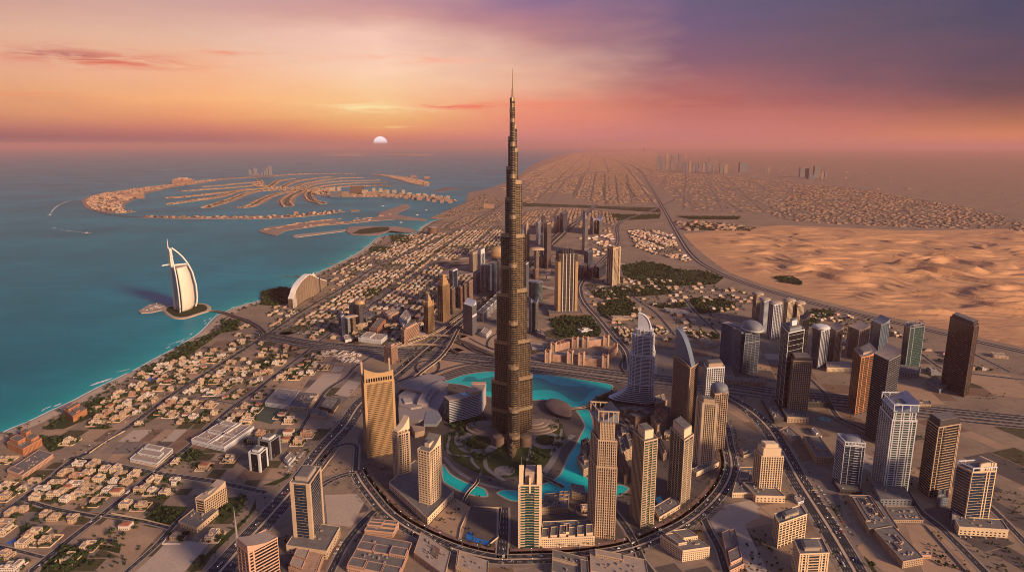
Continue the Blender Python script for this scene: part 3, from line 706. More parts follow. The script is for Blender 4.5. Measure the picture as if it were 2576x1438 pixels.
def plant(mb, fr, W, D, z, n, rs, hmax=3.0):
    for _ in range(n):
        a, b = rs.uniform(0.12, 0.8) * W, rs.uniform(0.12, 0.8) * D
        mb.box(fr, a, a + rs.uniform(1.5, 4.5), b, b + rs.uniform(1.5, 4), z, z + rs.uniform(1, hmax))
def shell(t, og, fr, W, D, z0, z1, wall, gl, fs=3.7, st=1.1, sp=0.45, pu=5, pv=4, pw=1.2, pp=0.75, ends=None, roof='roof', names=('floor_bands', 'piers'), balc=None, corner=0.0, par=2.0, rs=None, kit=4):
    """one stage of a tower: dark glass core, floor bands, piers, parapet and roof, all real relief"""
    fs *= 1.35; st *= .95; pw *= .78
    m = MB(); m.box(fr, 0.5, W - 0.5, 0.5, D - 0.5, z0, z1 - 0.02); m.build('glazing', GL[gl], t, og)
    m = MB(); z = z0 + fs - st
    while z < z1 - st:
        m.box(fr, 0.5 - sp, W - 0.5 + sp, 0.5 - sp, D - 0.5 + sp, z, z + st); z += fs
    if st > 0 and m.v: prop(m.build(names[0], W_[wall], t, og))
    bars = []
    def pos(n, L):
        if hasattr(n, '__len__'): return [x * L for x in n]
        return [L * k / n for k in range(n + 1)] if n else []
    for x in pos(pu, W):
        a0 = min(max(x - pw / 2, -pp + 0.5), W - pw + pp - 0.5)
        for b0, b1 in ((0.5 - pp, 0.7), (D - 0.7, D - 0.5 + pp)): bars.append((a0, a0 + pw, b0, b1, z0, z1))
    for x in pos(pv, D):
        b0 = min(max(x - pw / 2, 0.52 - pp + 0.25), D - pw - 0.27 + pp - 0.25)
        for a0, a1 in ((0.52 - pp, 0.7), (W - 0.7, W - 0.52 + pp)): bars.append((a0, a1, b0, b0 + pw, z0, z1 - 0.01))
    if len(bars) <= 12:                      # a few bold piers: each its own part
        for q in bars: m = MB(); m.box(fr, *q); m.build('pier', W_[wall], t, og)
    else:
        m = MB()
        for q in bars: m.box(fr, *q)
        m.build(names[1], W_[wall], t, og)
    if corner:
        c = corner
        for a0, a1 in ((-0.32, c), (W - c, W + 0.32)):
            for b0, b1 in ((-0.33, c), (D - c, D + 0.33)): m = MB(); m.box(fr, a0, a1, b0, b1, z0, z1 + 0.03); m.build('corner_pier', W_[wall], t, og)
    if balc:
        m = MB()
        for face, f0, f1, out in balc:
            z = z0 + fs
            while z < z1 - 3:
                if face == 'u': m.box(fr, f0 * W, f1 * W, -out, 0.45, z - 0.9, z + 0.15)
                elif face == 'v': m.box(fr, -out, 0.45, f0 * D, f1 * D, z - 0.9, z + 0.15)
                elif face == 'r': m.box(fr, W - 0.45, W + out, f0 * D, f1 * D, z - 0.9, z + 0.15)
                z += fs
        m.build('balconies', W_[wall], t, og)
    m = MB(); q = 0.34
    if par:
        for a0, a1, b0, b1 in ((-q, W + q, -q, 0.5), (-q, W + q, D - 0.5, D + q), (-q, 0.5, 0.5, D - 0.5), (W - 0.5, W + q, 0.5, D - 0.5)): m.box(fr, a0, a1, b0, b1, z1 - 0.6, z1 + par)
        m.build('parapet', W_[wall], t, og)
    m = MB(); m.box(fr, 0.5, W - 0.5, 0.5, D - 0.5, z1 - 0.01, z1 + 0.35)
    rfo = m.build('roof', W_[roof], t, og)
    if kit:
        m = MB(); plant(m, fr, W, D, z1 + 0.36, kit, rs or random.Random(int(W * 97 + D))); m.build('roof_plant', W_['grey'], rfo, og)
def tower(name, label, cat, F, L, Rr, top, wall='beige', gl='navy', stages=None, crown=None, podium=None, lm=None, pod_wall=None, margin=8, **kw):
    fr, W, D = frame3(F, L, Rr)
    o, u, v = fr
    H = ZT(o, top) if top < 5000 else top - 5000
    cen = o + u * W / 2 + v * D / 2
    t = thing(name, label, cat, cen); og = (cen.x, cen.y, 0)
    rs = random.Random(hash(label) % 1000 if False else int(cen.x * 7 + cen.y))
    st = stages or [(0.0, 1.0, 0, 0, 0, 0)]
    for k, (f0, f1, ia, ib, ja, jb) in enumerate(st):      # stages: height from, to, insets along u (start, end) and v (start, end)
        f = (o + u * ia * W + v * ja * D, u, v)
        shell(t, og, f, W * (1 - ia - ib), D * (1 - ja - jb), H * f0, H * f1, wall, gl, rs=rs, **kw)
    if crown: crown(t, og, fr, W, D, H, rs)
    BUILT.append(([o, o + u * W, o + u * W + v * D, o + v * D], margin))
    if lm: LANDMARK.append((cen.x, cen.y, lm))
    if podium:
        pf, pW, pD = frame3(*podium[:3]); ph = podium[3]
        ctr = pf[0] + pf[1] * pW / 2 + pf[2] * pD / 2
        m = MB(); m.box(pf, 0, pW, 0, pD, 0, ph)
        k = 0
        while k * 7 + 5 < pW:
            for zz in range(2, int(ph) - 3, 5): m.box(pf, k * 7 + 2.5, k * 7 + 5.5, -.12, .2, zz, zz + 2.2, 1)
            k += 1
        k = 0
        while k * 7 + 5 < pD:
            for zz in range(2, int(ph) - 3, 5): m.box(pf, -.12, .2, k * 7 + 2.5, k * 7 + 5.5, zz, zz + 2.2, 1); m.box(pf, pW - .2, pW + .12, k * 7 + 2.5, k * 7 + 5.5, zz, zz + 2.2, 1)
            k += 1
        pdo = m.build('podium', [W_[pod_wall or wall], GL['black']], t, og)
        m = MB()
        for a0, a1, b0, b1 in ((-.3, pW + .3, -.3, .5), (-.3, pW + .3, pD - .5, pD + .3), (-.3, .5, .5, pD - .5), (pW - .5, pW + .3, .5, pD - .5)): m.box(pf, a0, a1, b0, b1, ph - 0.8, ph + 1.4)
        m.build('parapet', W_[pod_wall or wall], pdo, og)
        m = MB(); m.box(pf, .5, pW - .5, .5, pD - .5, ph + .003, ph + .2); m.build('roof', W_['roof'], pdo, og)
        m = MB(); plant(m, pf, pW, pD, ph + .2, 5, rs); m.build('roof_plant', W_['roofl'], pdo, og)
        BUILT.append(([pf[0], pf[0] + pf[1] * pW, pf[0] + pf[1] * pW + pf[2] * pD, pf[0] + pf[2] * pD], 6))
    return t, og, fr, W, D, H
# crowns -----------------------------------------------------------
def c_box(h=9, i=0.2, wall='beige', name='penthouse', i2=None):
    def f(t, og, fr, W, D, H, rs):
        j = i if i2 is None else i2
        m = MB(); m.box(fr, i * W, (1 - i) * W, j * D, (1 - j) * D, H + 0.36, H + h); ph = m.build(name, W_[wall], t, og)
        m = MB(); m.box(fr, (i + .05) * W, (.95 - i) * W, (j + .05) * D, (.95 - j) * D, H + h + .003, H + h + 1.2); m.build('roof', W_['roof'], ph, og)
    return f
def c_frame(h=12, wall='beige', n=5):
    def f(t, og, fr, W, D, H, rs):           # open screen of posts with a top beam
        m = MB()
        for k in range(n + 1):
            a = (W - 1.6) * k / n
            m.box(fr, a, a + 1.6, -.4, 1.2, H + 2.0, H + h - 2); m.box(fr, a, a + 1.6, D - 1.2, D + .4, H + 2.0, H + h - 2)
        m.box(fr, -.5, W + .5, -.5, 1.3, H + h - 2, H + h); m.box(fr, -.5, W + .5, D - 1.3, D + .5, H + h - 2, H + h); m.box(fr, -.5, 1.0, 1.3, D - 1.3, H + h - 2, H + h); m.box(fr, W - 1, W + .5, 1.3, D - 1.3, H + h - 2, H + h)
        m.build('roof_screen', W_[wall], t, og); c_box(h * .6, .28, wall)(t, og, fr, W, D, H, rs)
    return f
def c_steps(hs=(8, 15, 21), wall='beige', mast=0):
    def f(t, og, fr, W, D, H, rs):
        z = H + .36; i = .1
        for k, h in enumerate(hs):
            m = MB(); m.box(fr, i * W, (1 - i) * W, i * D, (1 - i) * D, z, H + h); m.build('crown_tier', W_[wall], t, og); z = H + h + .003; i += .11
        if mast:
            p = fr[0] + fr[1] * W / 2 + fr[2] * D / 2; m = MB(); m.tube([(p.x, p.y, z - 1), (p.x, p.y, z + mast)], [.9, .25]); m.build('mast', W_['steel'], t, og)
    return f
def c_pyr(h=30, wall='gold', base=.12):
    def f(t, og, fr, W, D, H, rs):
        m = MB(); o, u, v = fr
        def ring(i, z): return [tuple((o + u * a + v * b).to_2d()) + (z,) for a, b in ((i * W, i * D), (W - i * W, i * D), (W - i * W, D - i * D), (i * W, D - i * D))]
        m.loft([ring(base, H + .36), ring(base, H + h * .3), ring(base + .12, H + h * .45), ring(base + .16, H + h * .62), ring(.47, H + h)]); m.build('crown', W_[wall], t, og)
        m = MB()
        for a, b in ((0, 0), (1, 0), (1, 1), (0, 1)):
            p = o + u * (W * (.06 + .88 * a)) + v * (D * (.06 + .88 * b)); m.tube([(p.x, p.y, H), (p.x, p.y, H + h * .42), (p.x, p.y, H + h * .5)], [1.6, 1.6, .2], 8)
        m.build('corner_pinnacles', W_[wall], t, og)
    return f
def c_round(h=12, wall='grey', rim='white'):
    def f(t, og, fr, W, D, H, rs):
        p = fr[0] + fr[1] * W / 2 + fr[2] * D / 2; m = MB()
        m.loft([[(x, y, z) for x, y in circ(p.x, p.y, W * r, D * r, 24)] for r, z in ((.5, H + .36), (.5, H + h * .55), (.44, H + h * .8), (.3, H + h), (.05, H + h * 1.05))]); dm = m.build('domed_roof', W_[wall], t, og, True)
        m = MB(); m.prism(circ(p.x, p.y, W * .54, D * .54, 24), H + h * .2, H + h * .32); m.build('roof_rim', W_[rim], dm, og)
    return f
def c_slope(h=20, wall='dark', side='u', roofm='roofl', cap=True):
    """roof that sweeps up towards one side in a curve"""
    def f(t, og, fr, W, D, H, rs):
        o, u, v = fr; m = MB(); n = 10; P = []
        for k in range(n + 1):
            s = k / n; z = H + .3 + h * (s ** 1.8)
            a = (u * W * (1 - s) if side == 'u' else u * W * s)
            P.append((o + a, z))
        lo = [(p.x, p.y, H - .5) for p, z in P] + [(p.x, p.y, z) for p, z in P[::-1]]
        hi = [((p + v * D).x, (p + v * D).y, H - .5) for p, z in P] + [((p + v * D).x, (p + v * D).y, z) for p, z in P[::-1]]
        m.loft([lo, hi]); sc = m.build('sloped_crown', W_[wall], t, og)
        if cap:
            m = MB(); m.add([q for p, z in P for q in ((p.x, p.y, z + .25), ((p + v * D).x, (p + v * D).y, z + .25))], [(2 * k, 2 * k + 2, 2 * k + 3, 2 * k + 1) for k in range(n)]); m.build('crown_roof', W_[roofm], sc, og)
    return f
def many(*cs):
    def f(*a):
        for c in cs: c(*a)
    return f
def c_mast(h=40, a=.5, b=.5, r=.9, z=0):
    def f(t, og, fr, W, D, H, rs):
        p = fr[0] + fr[1] * W * a + fr[2] * D * b; m = MB(); m.tube([(p.x, p.y, H + z), (p.x, p.y, H + h * .5), (p.x, p.y, H + h)], [r, r * .7, .2]); m.build('mast', W_['steel'], t, og)
    return f
def c_horns(h=30, wall='cream'):
    def f(t, og, fr, W, D, H, rs):
        for a0, a1 in ((.02, .2), (.8, .98)):
            m = MB(); o, u, v = fr; rings = []
            for k in range(7):
                s = k / 6; z = H + h * s; b0 = D * (.05 + .1 * s); b1 = D * (.95 - .75 * s * s)
                rings.append([tuple((o + u * a * W + v * b).to_2d()) + (z,) for a, b in ((a0, b0), (a1, b0), (a1, b1), (a0, b1))])
            m.loft(rings); m.build('crown_horn', W_[wall], t, og)
        m = MB(); m.box(fr, .28 * W, .72 * W, .2 * D, .8 * D, H + .36, H + h * .62); m.build('penthouse', W_['roofl'], t, og)
        m = MB(); m.box(fr, .46 * W, .54 * W, -.6, .2 * D, H - h * .4, H + h * .45); m.build('crown_fin', W_[wall], t, og)
        c_mast(h * 1.35, .1, .3, .5, h * .9)(t, og, fr, W, D, H, rs)
    return f
def D4(i, j, F, L, Rr): return tuple(T(i, j, [p])[0] for p in (F, L, Rr))
def C4(ox, oy, k, F, L, Rr): return tuple((ox + k * p[0], oy + k * p[1]) for p in (F, L, Rr))
tw = tower
# ---- near the left highway
tw('office_tower', 'dark glass tower with tan corner piers standing on a tan podium beside the highway', 'tower', *D4(1,3,(580,1188),(388,1165),(694,985)), 1219, 'beige', 'navy', fs=4, st=.35, sp=.15, pu=0, pv=0, corner=6.5, crown=many(c_box(7, .16, 'roofl'), c_mast(14, .7, .6, .4)), podium=(*D4(1,3,(715,1310),(-20,900),(850,1050)), 14) if False else (*D4(1,3,(715,1312),(310,1250),(850,1060)), 15), lm='the dark glass tower with tan piers', kit=10)
tw('office_tower', 'curved peach tower with white bands and a thin roof spire beside the left highway', 'tower', (640, 1565), (612, 1540), (712, 1520), 1392, 'pink', 'black', fs=3.8, st=1.9, sp=.5, pu=[0, .18], pv=3, pw=3, crown=many(c_slope(12, 'pink', 'u', 'roofl'), c_mast(60, .02, .98, 2.0, 0)), lm='the curved cream tower with a spire', kit=3)
tw('hotel', 'slim beige slab hotel with a dark glass end and a sandy podium below it', 'hotel', *D4(0,3,(2072,892),(1985,872),(2290,738)), 1258, 'beige', 'brown', fs=3.6, st=1.5, sp=.35, pu=12, pv=1, pw=1.5, crown=many(c_box(6, .3, 'roofl'), c_slope(10, 'beige', 'v', 'roofl')), podium=(*D4(0,3,(1985,1045),(1800,975),(2200,860)), 9), lm='the beige slab hotel')
tw('office_block', 'short white office tower with dark glass bays beside the car park', 'office', (656,1188), (629,1183), (676,1170), 1143, 'white', 'black', fs=30, st=0, pu=1, pv=1, corner=4.5, crown=c_box(5, .2, 'white'), kit=4, lm='the pair of short white office towers')
tw('office_block', 'short grey office tower with dark glass bays behind its white twin', 'office', (682,1156), (652,1150), (708,1138), 1112, 'grey', 'black', fs=30, st=0, pu=1, pv=1, corner=4, crown=c_box(5, .2, 'white'), kit=4)
def crown_slab(t, og, fr, W, D, H, rs):
    o, u, v = fr; m = MB(); n = 14; h = 34.0
    lo = []; 
    top = [(k / n, H + h * (1 - .28 * (k / n) - .25 * math.sin(math.pi * k / n))) for k in range(n + 1)]
    for b in (0.6, 4.5):
        lo.append([tuple((o + u * W * .02 + v * b).to_2d()) + (H + 2,), tuple((o + u * W * .98 + v * b).to_2d()) + (H + 2,)] + [tuple((o + u * W * (.02 + .96 * s) + v * b).to_2d()) + (z,) for s, z in top[::-1]])
    m.loft(lo); m.build('curved_crown', W_['gold'], t, og)
    m = MB()
    for k in range(11): m.box(fr, W * (.07 + .08 * k), W * (.07 + .08 * k) + 3.4, .2, .62, H + 3, H + 11)
    m.build('crown_windows', GL['black'], t, og)
    for a in (0, W - 4):
        m = MB(); m.box(fr, a, a + 4, D - 6, D - 1, H, H + h * 1.05); m.build('pylon', W_['tan'], t, og)
    m = MB(); plant(m, fr, W, D * .9, H + .36, 16, rs, 6); m.build('roof_machinery', W_['grey'], t, og)
tw('hotel', 'broad golden slab tower with a waffle of small windows and a curved crown wall', 'tower', (925,1153), (917,1128), (999,1138), 967, 'gold', 'brown', fs=3.3, st=1.35, sp=.4, pu=26, pv=8, pw=1.1, pp=.75, corner=5, crown=crown_slab, lm='the broad tan slab tower', kit=0)
tw('apartment_tower', 'beige balconied tower with a ribbed barrel crown behind the pool terrace', 'tower', *D4(1,3,(1440,522),(1388,500),(1562,482)), 1086, 'beige', 'black', fs=3.5, st=.8, sp=.3, pu=[0, .1, .34, .5, .66, .9, 1], pv=4, pw=2, balc=[('u', .1, .9, 1.6), ('r', .1, .9, 1.8), ('v', .1, .9, 1.5)], stages=[(0, .93, 0, 0, 0, 0), (.93, 1.0, .08, .08, .08, .08)], crown=c_slope(26, 'cream', 'v', 'cream'), lm='the tower with the ribbed barrel crown')
tw('apartment_tower', 'beige apartment tower with rounded balconies and a plain slanting crown wall above the pool', 'tower', *D4(1,3,(1762,826),(1645,790),(1874,722)), 1138, 'cream', 'black', fs=3.5, st=1.0, sp=.35, pu=[0, .12, .3, .5, .7, .88, 1], pv=4, pw=2.2, balc=[('v', .05, .95, 2.2), ('u', .2, .8, 1.2)], crown=many(c_slope(18, 'cream', 'v', 'roof'), c_box(10, .3, 'cream')), podium=(*D4(1,3,(1728,965),(1340,600),(1990,690)), 13), pod_wall='cream', lm='the tower above the blue pool')
tw('apartment_tower', 'slender teal glass tower with two horned wings on top beside the ring road', 'tower', (1304,1377), (1308,1342), (1360,1377), 1221, 'cream', 'teal', fs=3.6, st=.5, sp=.25, pu=[0, 1], pv=[0, 1], pw=4.5, balc=[('u', .08, .3, 1.8), ('u', .7, .92, 1.8), ('v', .1, .9, 1.5)], crown=c_horns(34), lm='the teal tower with horned wings')
tw('apartment_tower', 'tallest beige apartment tower by the ring road, stepped at the shoulders, with an open crown', 'tower', (1496,1352), (1477,1318), (1546,1356), 1060, 'beige', 'black', fs=3.5, st=.8, sp=.35, pu=9, pv=5, pw=1.9, pp=.9, balc=[('u', .4, .6, 1.2), ('u', .06, .28, 1), ('u', .74, .95, 1)], stages=[(0, .62, 0, 0, 0, 0), (.62, .84, .05, .03, .04, .04), (.84, 1, .16, .14, .1, .1)], crown=many(c_frame(20, 'beige', 4), c_slope(22, 'grey', 'v', 'roof', False)), lm='the tallest beige apartment tower')
tw('apartment_tower', 'beige tower with a green glass corner and twin fins on its roof', 'tower', (1611,1328), (1584,1292), (1644,1318), 1112, 'beige', 'green', fs=3.5, st=.9, sp=.3, pu=[0, .35, .65, 1], pv=9, pw=1.8, balc=[('u', 0, .42, 1.7), ('u', .6, 1, 1.5)], crown=many(c_box(16, .18, 'cream'), c_mast(26, .7, .2, .8)), lm='the beige tower with a green glass corner')
tw('apartment_tower', 'pale tower with a green glass edge and a flat cap near the ring road bend', 'tower', (1712,1272), (1678,1233), (1735,1254), 1108, 'beige', 'green', fs=3.5, st=.8, sp=.3, pu=[0, .5, 1], pv=[0, .3, .5, .7, 1], pw=3.2, balc=[('u', .05, .95, 1.6)], crown=c_box(17, .1, 'cream'), podium=(*D4(2,3,(1480,930),(1420,830),(1690,800)), 8), lm='the pale tower with the slanted cap')
tw('apartment_tower', 'cream gridded tower with a projecting portal top in front of the grey drum tower', 'tower', (1757,1175), (1742,1160), (1794,1180), 1014, 'cream', 'black', fs=3.5, st=1.0, sp=.35, pu=8, pv=4, pw=1.7, corner=4, crown=c_box(9, .12, 'beige'), podium=((1752,1198), (1738,1190), (1808,1172), 9))
tw('apartment_tower', 'grey tower with a round dished roof rising behind the cream portal tower', 'tower', (1789,1134), (1778,1112), (1822,1128), 992, 'tan', 'black', fs=3.5, st=.9, sp=.3, pu=6, pv=5, pw=1.8, crown=c_round(15, 'grey', 'grey'))
tw('apartment_tower', 'white gridded tower with a notched top between the blade tower and the grey drum tower', 'tower', (1769,1082), (1761,1066), (1812,1078), 926, 'white', 'black', fs=3.6, st=1.2, sp=.4, pu=8, pv=5, pw=1.8, crown=c_box(9, .1, 'tan'))
def blade(t, og, fr, W, D, H, rs):
    o, u, v = fr; m = MB(); n = 14; rings = []
    hgt = lambda s: H + 4 + 68 * (1 - (1 - s) ** 2.2)
    ins = W * .18
    P = [(o + v * D * k / n, hgt(k / n)) for k in range(n + 1)]
    for a in (W * .12, W * .55):
        rings.append([((p + u * a).x, (p + u * a).y, H) for p, z in P] + [((p + u * a).x, (p + u * a).y, z) for p, z in P[::-1]])
    m.loft(rings); m.build('blade_crown', W_['blue'], t, og)
    m = MB(); m.tube([((p - u * .5).x, (p - u * .5).y, H + 3 + 6 * math.sin(math.pi * k / n)) for k, (p, z) in enumerate(P)], 1.8, 6); m.build('gilded_rim', W_['gold'], t, og)
    m = MB(); m.tube([((P[-1][0] + u * W * .3).x, (P[-1][0] + u * W * .3).y, hgt(1) - 1), ((P[-1][0] + u * W * .3).x, (P[-1][0] + u * W * .3).y, hgt(1) + 7)], [1.2, .3]); m.build('mast', W_['gold'], t, og)
tw('office_tower', 'bronze tower crowned by a tall curved grey blade right of the white stepped tower', 'tower', (1727,1084), (1686,1046), (1748,1066), 928, 'tan', 'brown', fs=3.5, st=1.2, sp=.3, pu=6, pv=24, pw=.8, corner=3.5, crown=blade, lm='the bronze tower with the blade crown', kit=0)
# ---- right of the ring
def e1(p): return (1591.2 + p[0] * .2604, 702 + p[1] * .2604)
def curved_tower(label, base, depth, top, wall, gl, fs=3.8, bow=.25, lm=None, roofz=0, cat='tower', name='office_tower', slope=0):
    a, b = G(*base[0]), G(*base[1]); H = ZT(a, top); d = (b - a); L = d.length; d.normalize(); nrm = Vector((-d.y, d.x, 0))
    if nrm.y < 0: nrm = -nrm
    n = 14; front = [a + d * L * k / n + nrm * (bow * L * (4 * (k / n) * (1 - k / n))) for k in range(n + 1)]
    back = [p + nrm * depth for p in front[::-1]]
    poly = front + back; c = a + d * L / 2 + nrm * depth / 2
    t = thing(name, label, cat, c); og = (c.x, c.y, 0)
    def zt(p): return H + slope * max(0.0, min(1.0, (p - a).dot(d) / L))
    m = MB(); m.loft([[(p.x, p.y, 0) for p in poly], [(p.x, p.y, zt(p)) for p in poly]]); m.build('glazing', GL[gl], t, og)
    m = MB(); z = fs
    off = [p + (p - c).normalized() * .5 for p in poly]
    while z < H - 1: m.loft([[(p.x, p.y, z) for p in off], [(p.x, p.y, z + fs * .3) for p in off]]); z += fs
    m.build('floor_bands', W_[wall], t, og)
    m = MB(); off2 = [p + (p - c).normalized() * .8 for p in poly]; m.loft([[(p.x, p.y, zt(p) - 3) for p in off2], [(p.x, p.y, zt(p) + 1.5) for p in off2]]); m.build('roof_cap', W_['white'], t, og)
    inn = [c + (p - c) * .9 for p in poly]; m = MB(); m.loft([[(p.x, p.y, zt(p) + 1.4) for p in inn], [(p.x, p.y, zt(p) + 1.8) for p in inn]]); m.build('roof', W_['roofl'], t, og)
    m = MB(); m.box((c, d, nrm), -L * .18, L * .12, -depth * .2, depth * .2, H + 1.8, H + 8 + slope * .6); m.build('penthouse', W_['grey'], t, og)
    BUILT.append((poly, 6))
    if lm: LANDMARK.append((c.x, c.y, lm))
curved_tower('blue glass tower curving like a bent sheet with a wedge shaped roof', [(1809,912), (1858,938)], 24, 812, 'blue', 'blue', 3.8, .12, 'the curved blue glass tower', slope=-6)
tw('office_tower', 'dark tower topped by a pale oval dome next to the curved blue glass tower', 'tower', (1866,944), (1862,922), (1905,938), 842, 'grey', 'navy', fs=3.8, st=.9, sp=.35, pu=4, pv=3, pw=1.6, stages=[(0, .8, .02, .02, 0, 0), (.8, 1, .05, .05, .05, .05)], crown=c_round(26, 'grey', 'white'), lm='the dark tower with the oval dome')
for (x0, x1, yt, yb, wall, gl, lab) in [(1891,1912,746,816,'tan','grey','plain tan tower standing first behind the cluster of curved white towers'),(1909,1928,760,838,'white','blue','white and blue curved tower with a stepped round top, slimmest of its cluster'),
    (1928,1960,768,856,'white','navy','white and navy tower with rounded bays in front of the desert highway'),(1968,1992,762,834,'cream','grey','cream tower with pale vertical fins behind the black twin tower'),(1993,2017,768,832,'cream','navy','cream tower with a blue glass centre near the edge of the desert')]:
    tw('apartment_tower', lab, 'tower', (x0 + (x1 - x0) * .35, yb), (x0 - 1, yb - 8), (x1, yb - 5), yt, wall, gl, fs=4, st=.5, sp=.2, pu=[0, .2, .4, .6, .8, 1], pv=3, pw=2.6, pp=.9, crown=c_round(9, 'roofl', wall))
tw('office_tower', 'black tower with thin white edges and an arched inset, taller of a linked pair', 'tower', (1966,1036), (1949,1008), (2005,1024), 838, 'white', 'black', fs=10, st=.5, sp=.25, pu=[0, 1], pv=[0, .5, 1], pw=1.8, crown=many(c_box(8, .12, 'grey'), c_box(22, .34, 'white')), lm='the black tower with white edges')
tw('office_tower', 'slim black fin tower with a rounded top behind the white edged black tower', 'tower', (2006,936), (2000,922), (2024,930), 806, 'dark', 'black', fs=4, st=.4, sp=.15, pu=[0, 1], pv=[0, 1], pw=1.6, crown=c_slope(14, 'dark', 'v', 'dark'))
tw('apartment_tower', 'dark framed tower with a beige window grid standing before the black tower with white edges', 'tower', (1984,1044), (1974,1026), (2030,1046), 908, 'beige', 'black', fs=3.6, st=1.1, sp=.4, pu=9, pv=4, pw=1.5, crown=many(c_box(9, .02, 'dark')), podium=((1980,1062), (1968,1040), (2034,1064), 14))
for (x0, x1, yt, yb, wall, gl, lab, cr) in [(2034,2078,834,928,'white','navy','white tower with tall dark stripes and a rounded top, first in the desert row',c_round(10, 'white', 'white')),(2078,2113,834,915,'tan','brown','tan slab tower with a curved roof edge, second in the row before the desert',c_slope(9, 'tan', 'v')),
    (2126,2180,832,906,'tan','grey','tan slab tower with cream fins, third in the row before the desert',c_slope(9, 'tan', 'v')),(2184,2229,818,894,'grey','blue','grey slab tower with a swooping blade edge, fourth in the row before the desert',c_slope(12, 'grey', 'v', 'grey'))]:
    tw('apartment_tower', lab, 'tower', (x0 + (x1 - x0) * .52, yb), (x0, yb - 14), (x1, yb - 8), yt, wall, gl, fs=3.8, st=.4, sp=.2, pu=[0, .18, .36, .55, .8, 1], pv=[0, .1, .9, 1], pw=3, pp=.9, crown=cr)
tw('office_tower', 'green glass tower with a grey fin and rooftop cranes on a wide grey podium', 'tower', (2276,931), (2262,920), (2313,924), 826, 'grey', 'teal', fs=4, st=.4, sp=.15, pu=[0, .3, 1], pv=[0, 1], pw=4, crown=many(c_frame(10, 'grey', 4)), podium=((2310,952), (2210,940), (2316,936), 16), pod_wall='grey', lm='the green glass tower on a grey podium')
tw('office_tower', 'tall brown banded tower with a dark cap standing alone near the desert highway', 'tower', (2424,999), (2366,966), (2437,990), 822, 'brown', 'black', fs=3.8, st=.7, sp=.4, pu=2, pv=1, pw=1.4, crown=many(c_box(10, .06, 'dark'), c_mast(16, .2, .6, .4)), lm='the tall brown banded tower')
tw('apartment_tower', 'orange terracotta tower with a curved glowing orange rim behind the black bent tower', 'tower', (2150,1044), (2132,1016), (2190,1032), 900, 'orange', 'brown', fs=3.6, st=.8, sp=.3, pu=[0, .2, .5, .8, 1], pv=5, pw=2.6, crown=many(c_slope(8, 'orange', 'v', 'roofl'), c_box(6, .2, 'roofl')), lm='the orange terracotta tower')
tw('office_tower', 'black banded tower with a plain tan side wall and a sloping loop shaped roof', 'tower', (2210,1117), (2174,1092), (2240,1096), 908, 'grey', 'black', fs=4, st=.9, sp=.5, pu=[0, 1], pv=[0, 1], pw=1.2, corner=0, crown=c_slope(12, 'dark', 'v', 'roofl'), lm='the black banded tower with a tan side wall')
tw('apartment_tower', 'tall white and green glass tower with twin curved glass crowns and rows of balconies', 'tower', (2221,1240), (2192,1198), (2282,1242), 1036, 'white', 'green', fs=3.5, st=.8, sp=.4, pu=[0, .1, .36, .46, .72, .82, 1], pv=6, pw=2.4, balc=[('u', .12, .35, 1.2), ('u', .48, .71, 1.2), ('r', .1, .9, 1.2)], stages=[(0, .9, 0, 0, 0, 0), (.9, 1, .06, .04, .05, .05)], crown=many(c_slope(20, 'blue', 'v', 'steel'), c_frame(16, 'white', 3)), podium=((2213,1275), (2190,1230), (2292,1276), 16), pod_wall='grey', lm='the white and green balconied tower')
tw('office_tower', 'short navy glass tower with white ladder like frames and a ring on its roof', 'tower', (2113,1224), (2094,1200), (2164,1229), 1120, 'white', 'navy', fs=4, st=.25, sp=.2, pu=[0, .28, .86, 1], pv=[0, 1], pw=1.3, balc=[('u', .5, .72, .6), ('v', .05, .95, .4)], crown=many(c_frame(9, 'white', 6), c_round(12, 'grey', 'white')), podium=((2112,1240), (2092,1212), (2168,1243), 7), pod_wall='dark', lm='the short navy tower with white frames')
tw('apartment_tower', 'dark brown glass tower with tan piers and a lattice of balconies near the sandy plots', 'tower', (2336,1252), (2308,1226), (2391,1240), 1076, 'tan', 'black', fs=4, st=.55, sp=.35, pu=[0, .2, .93, 1], pv=[0, 1], pw=2.4, balc=[('u', .3, .85, .9), ('v', .05, .9, .4)], crown=many(c_box(12, .06, 'dark'), c_mast(8, .5, .5, .4)), lm='the dark brown glass tower')
def cream_screen(t, og, fr, W, D, H, rs):
    m = MB()
    for k in range(8):
        a = W * (.3 + .7 * k / 8); b = D * .5 * math.sin(math.pi * k / 8); m.box((fr[0] + fr[2] * b * .25, fr[1], fr[2]), a, a + W * .09, 0, 2.5, H + .4, H + 15)
    m.box(fr, W - 2.5, W + .6, 2.6, D, H + .4, H + 15); m.build('cream_screen', W_['cream'], t, og)
    c_frame(9, 'white', 3)(t, og, fr, W, D, H, rs)
tw('office_tower', 'navy glass tower with white chevron lines and a cream curved screen on its roof', 'tower', (2425,1322), (2386,1300), (2484,1318), 1188, 'cream', 'navy', fs=4, st=.5, sp=.25, pu=[.62, .74, 1], pv=[0], pw=2.4, crown=cream_screen, podium=((2410,1344), (2396,1318), (2534,1352), 15), pod_wall='cream', lm='the navy tower with white chevron lines')
tw('apartment_tower', 'cream stone tower with an arched stepped top beside the long highway', 'tower', (1908,1242), (1890,1224), (1963,1243), 1148, 'cream', 'black', fs=3.5, st=1.2, sp=.3, pu=9, pv=4, pw=2.2, balc=[('u', .38, .62, 1.2)], crown=many(c_steps((16, 24), 'cream')), podium=((1900,1262), (1868,1228), (1974,1264), 13), lm='the cream tower with an arched stepped top')
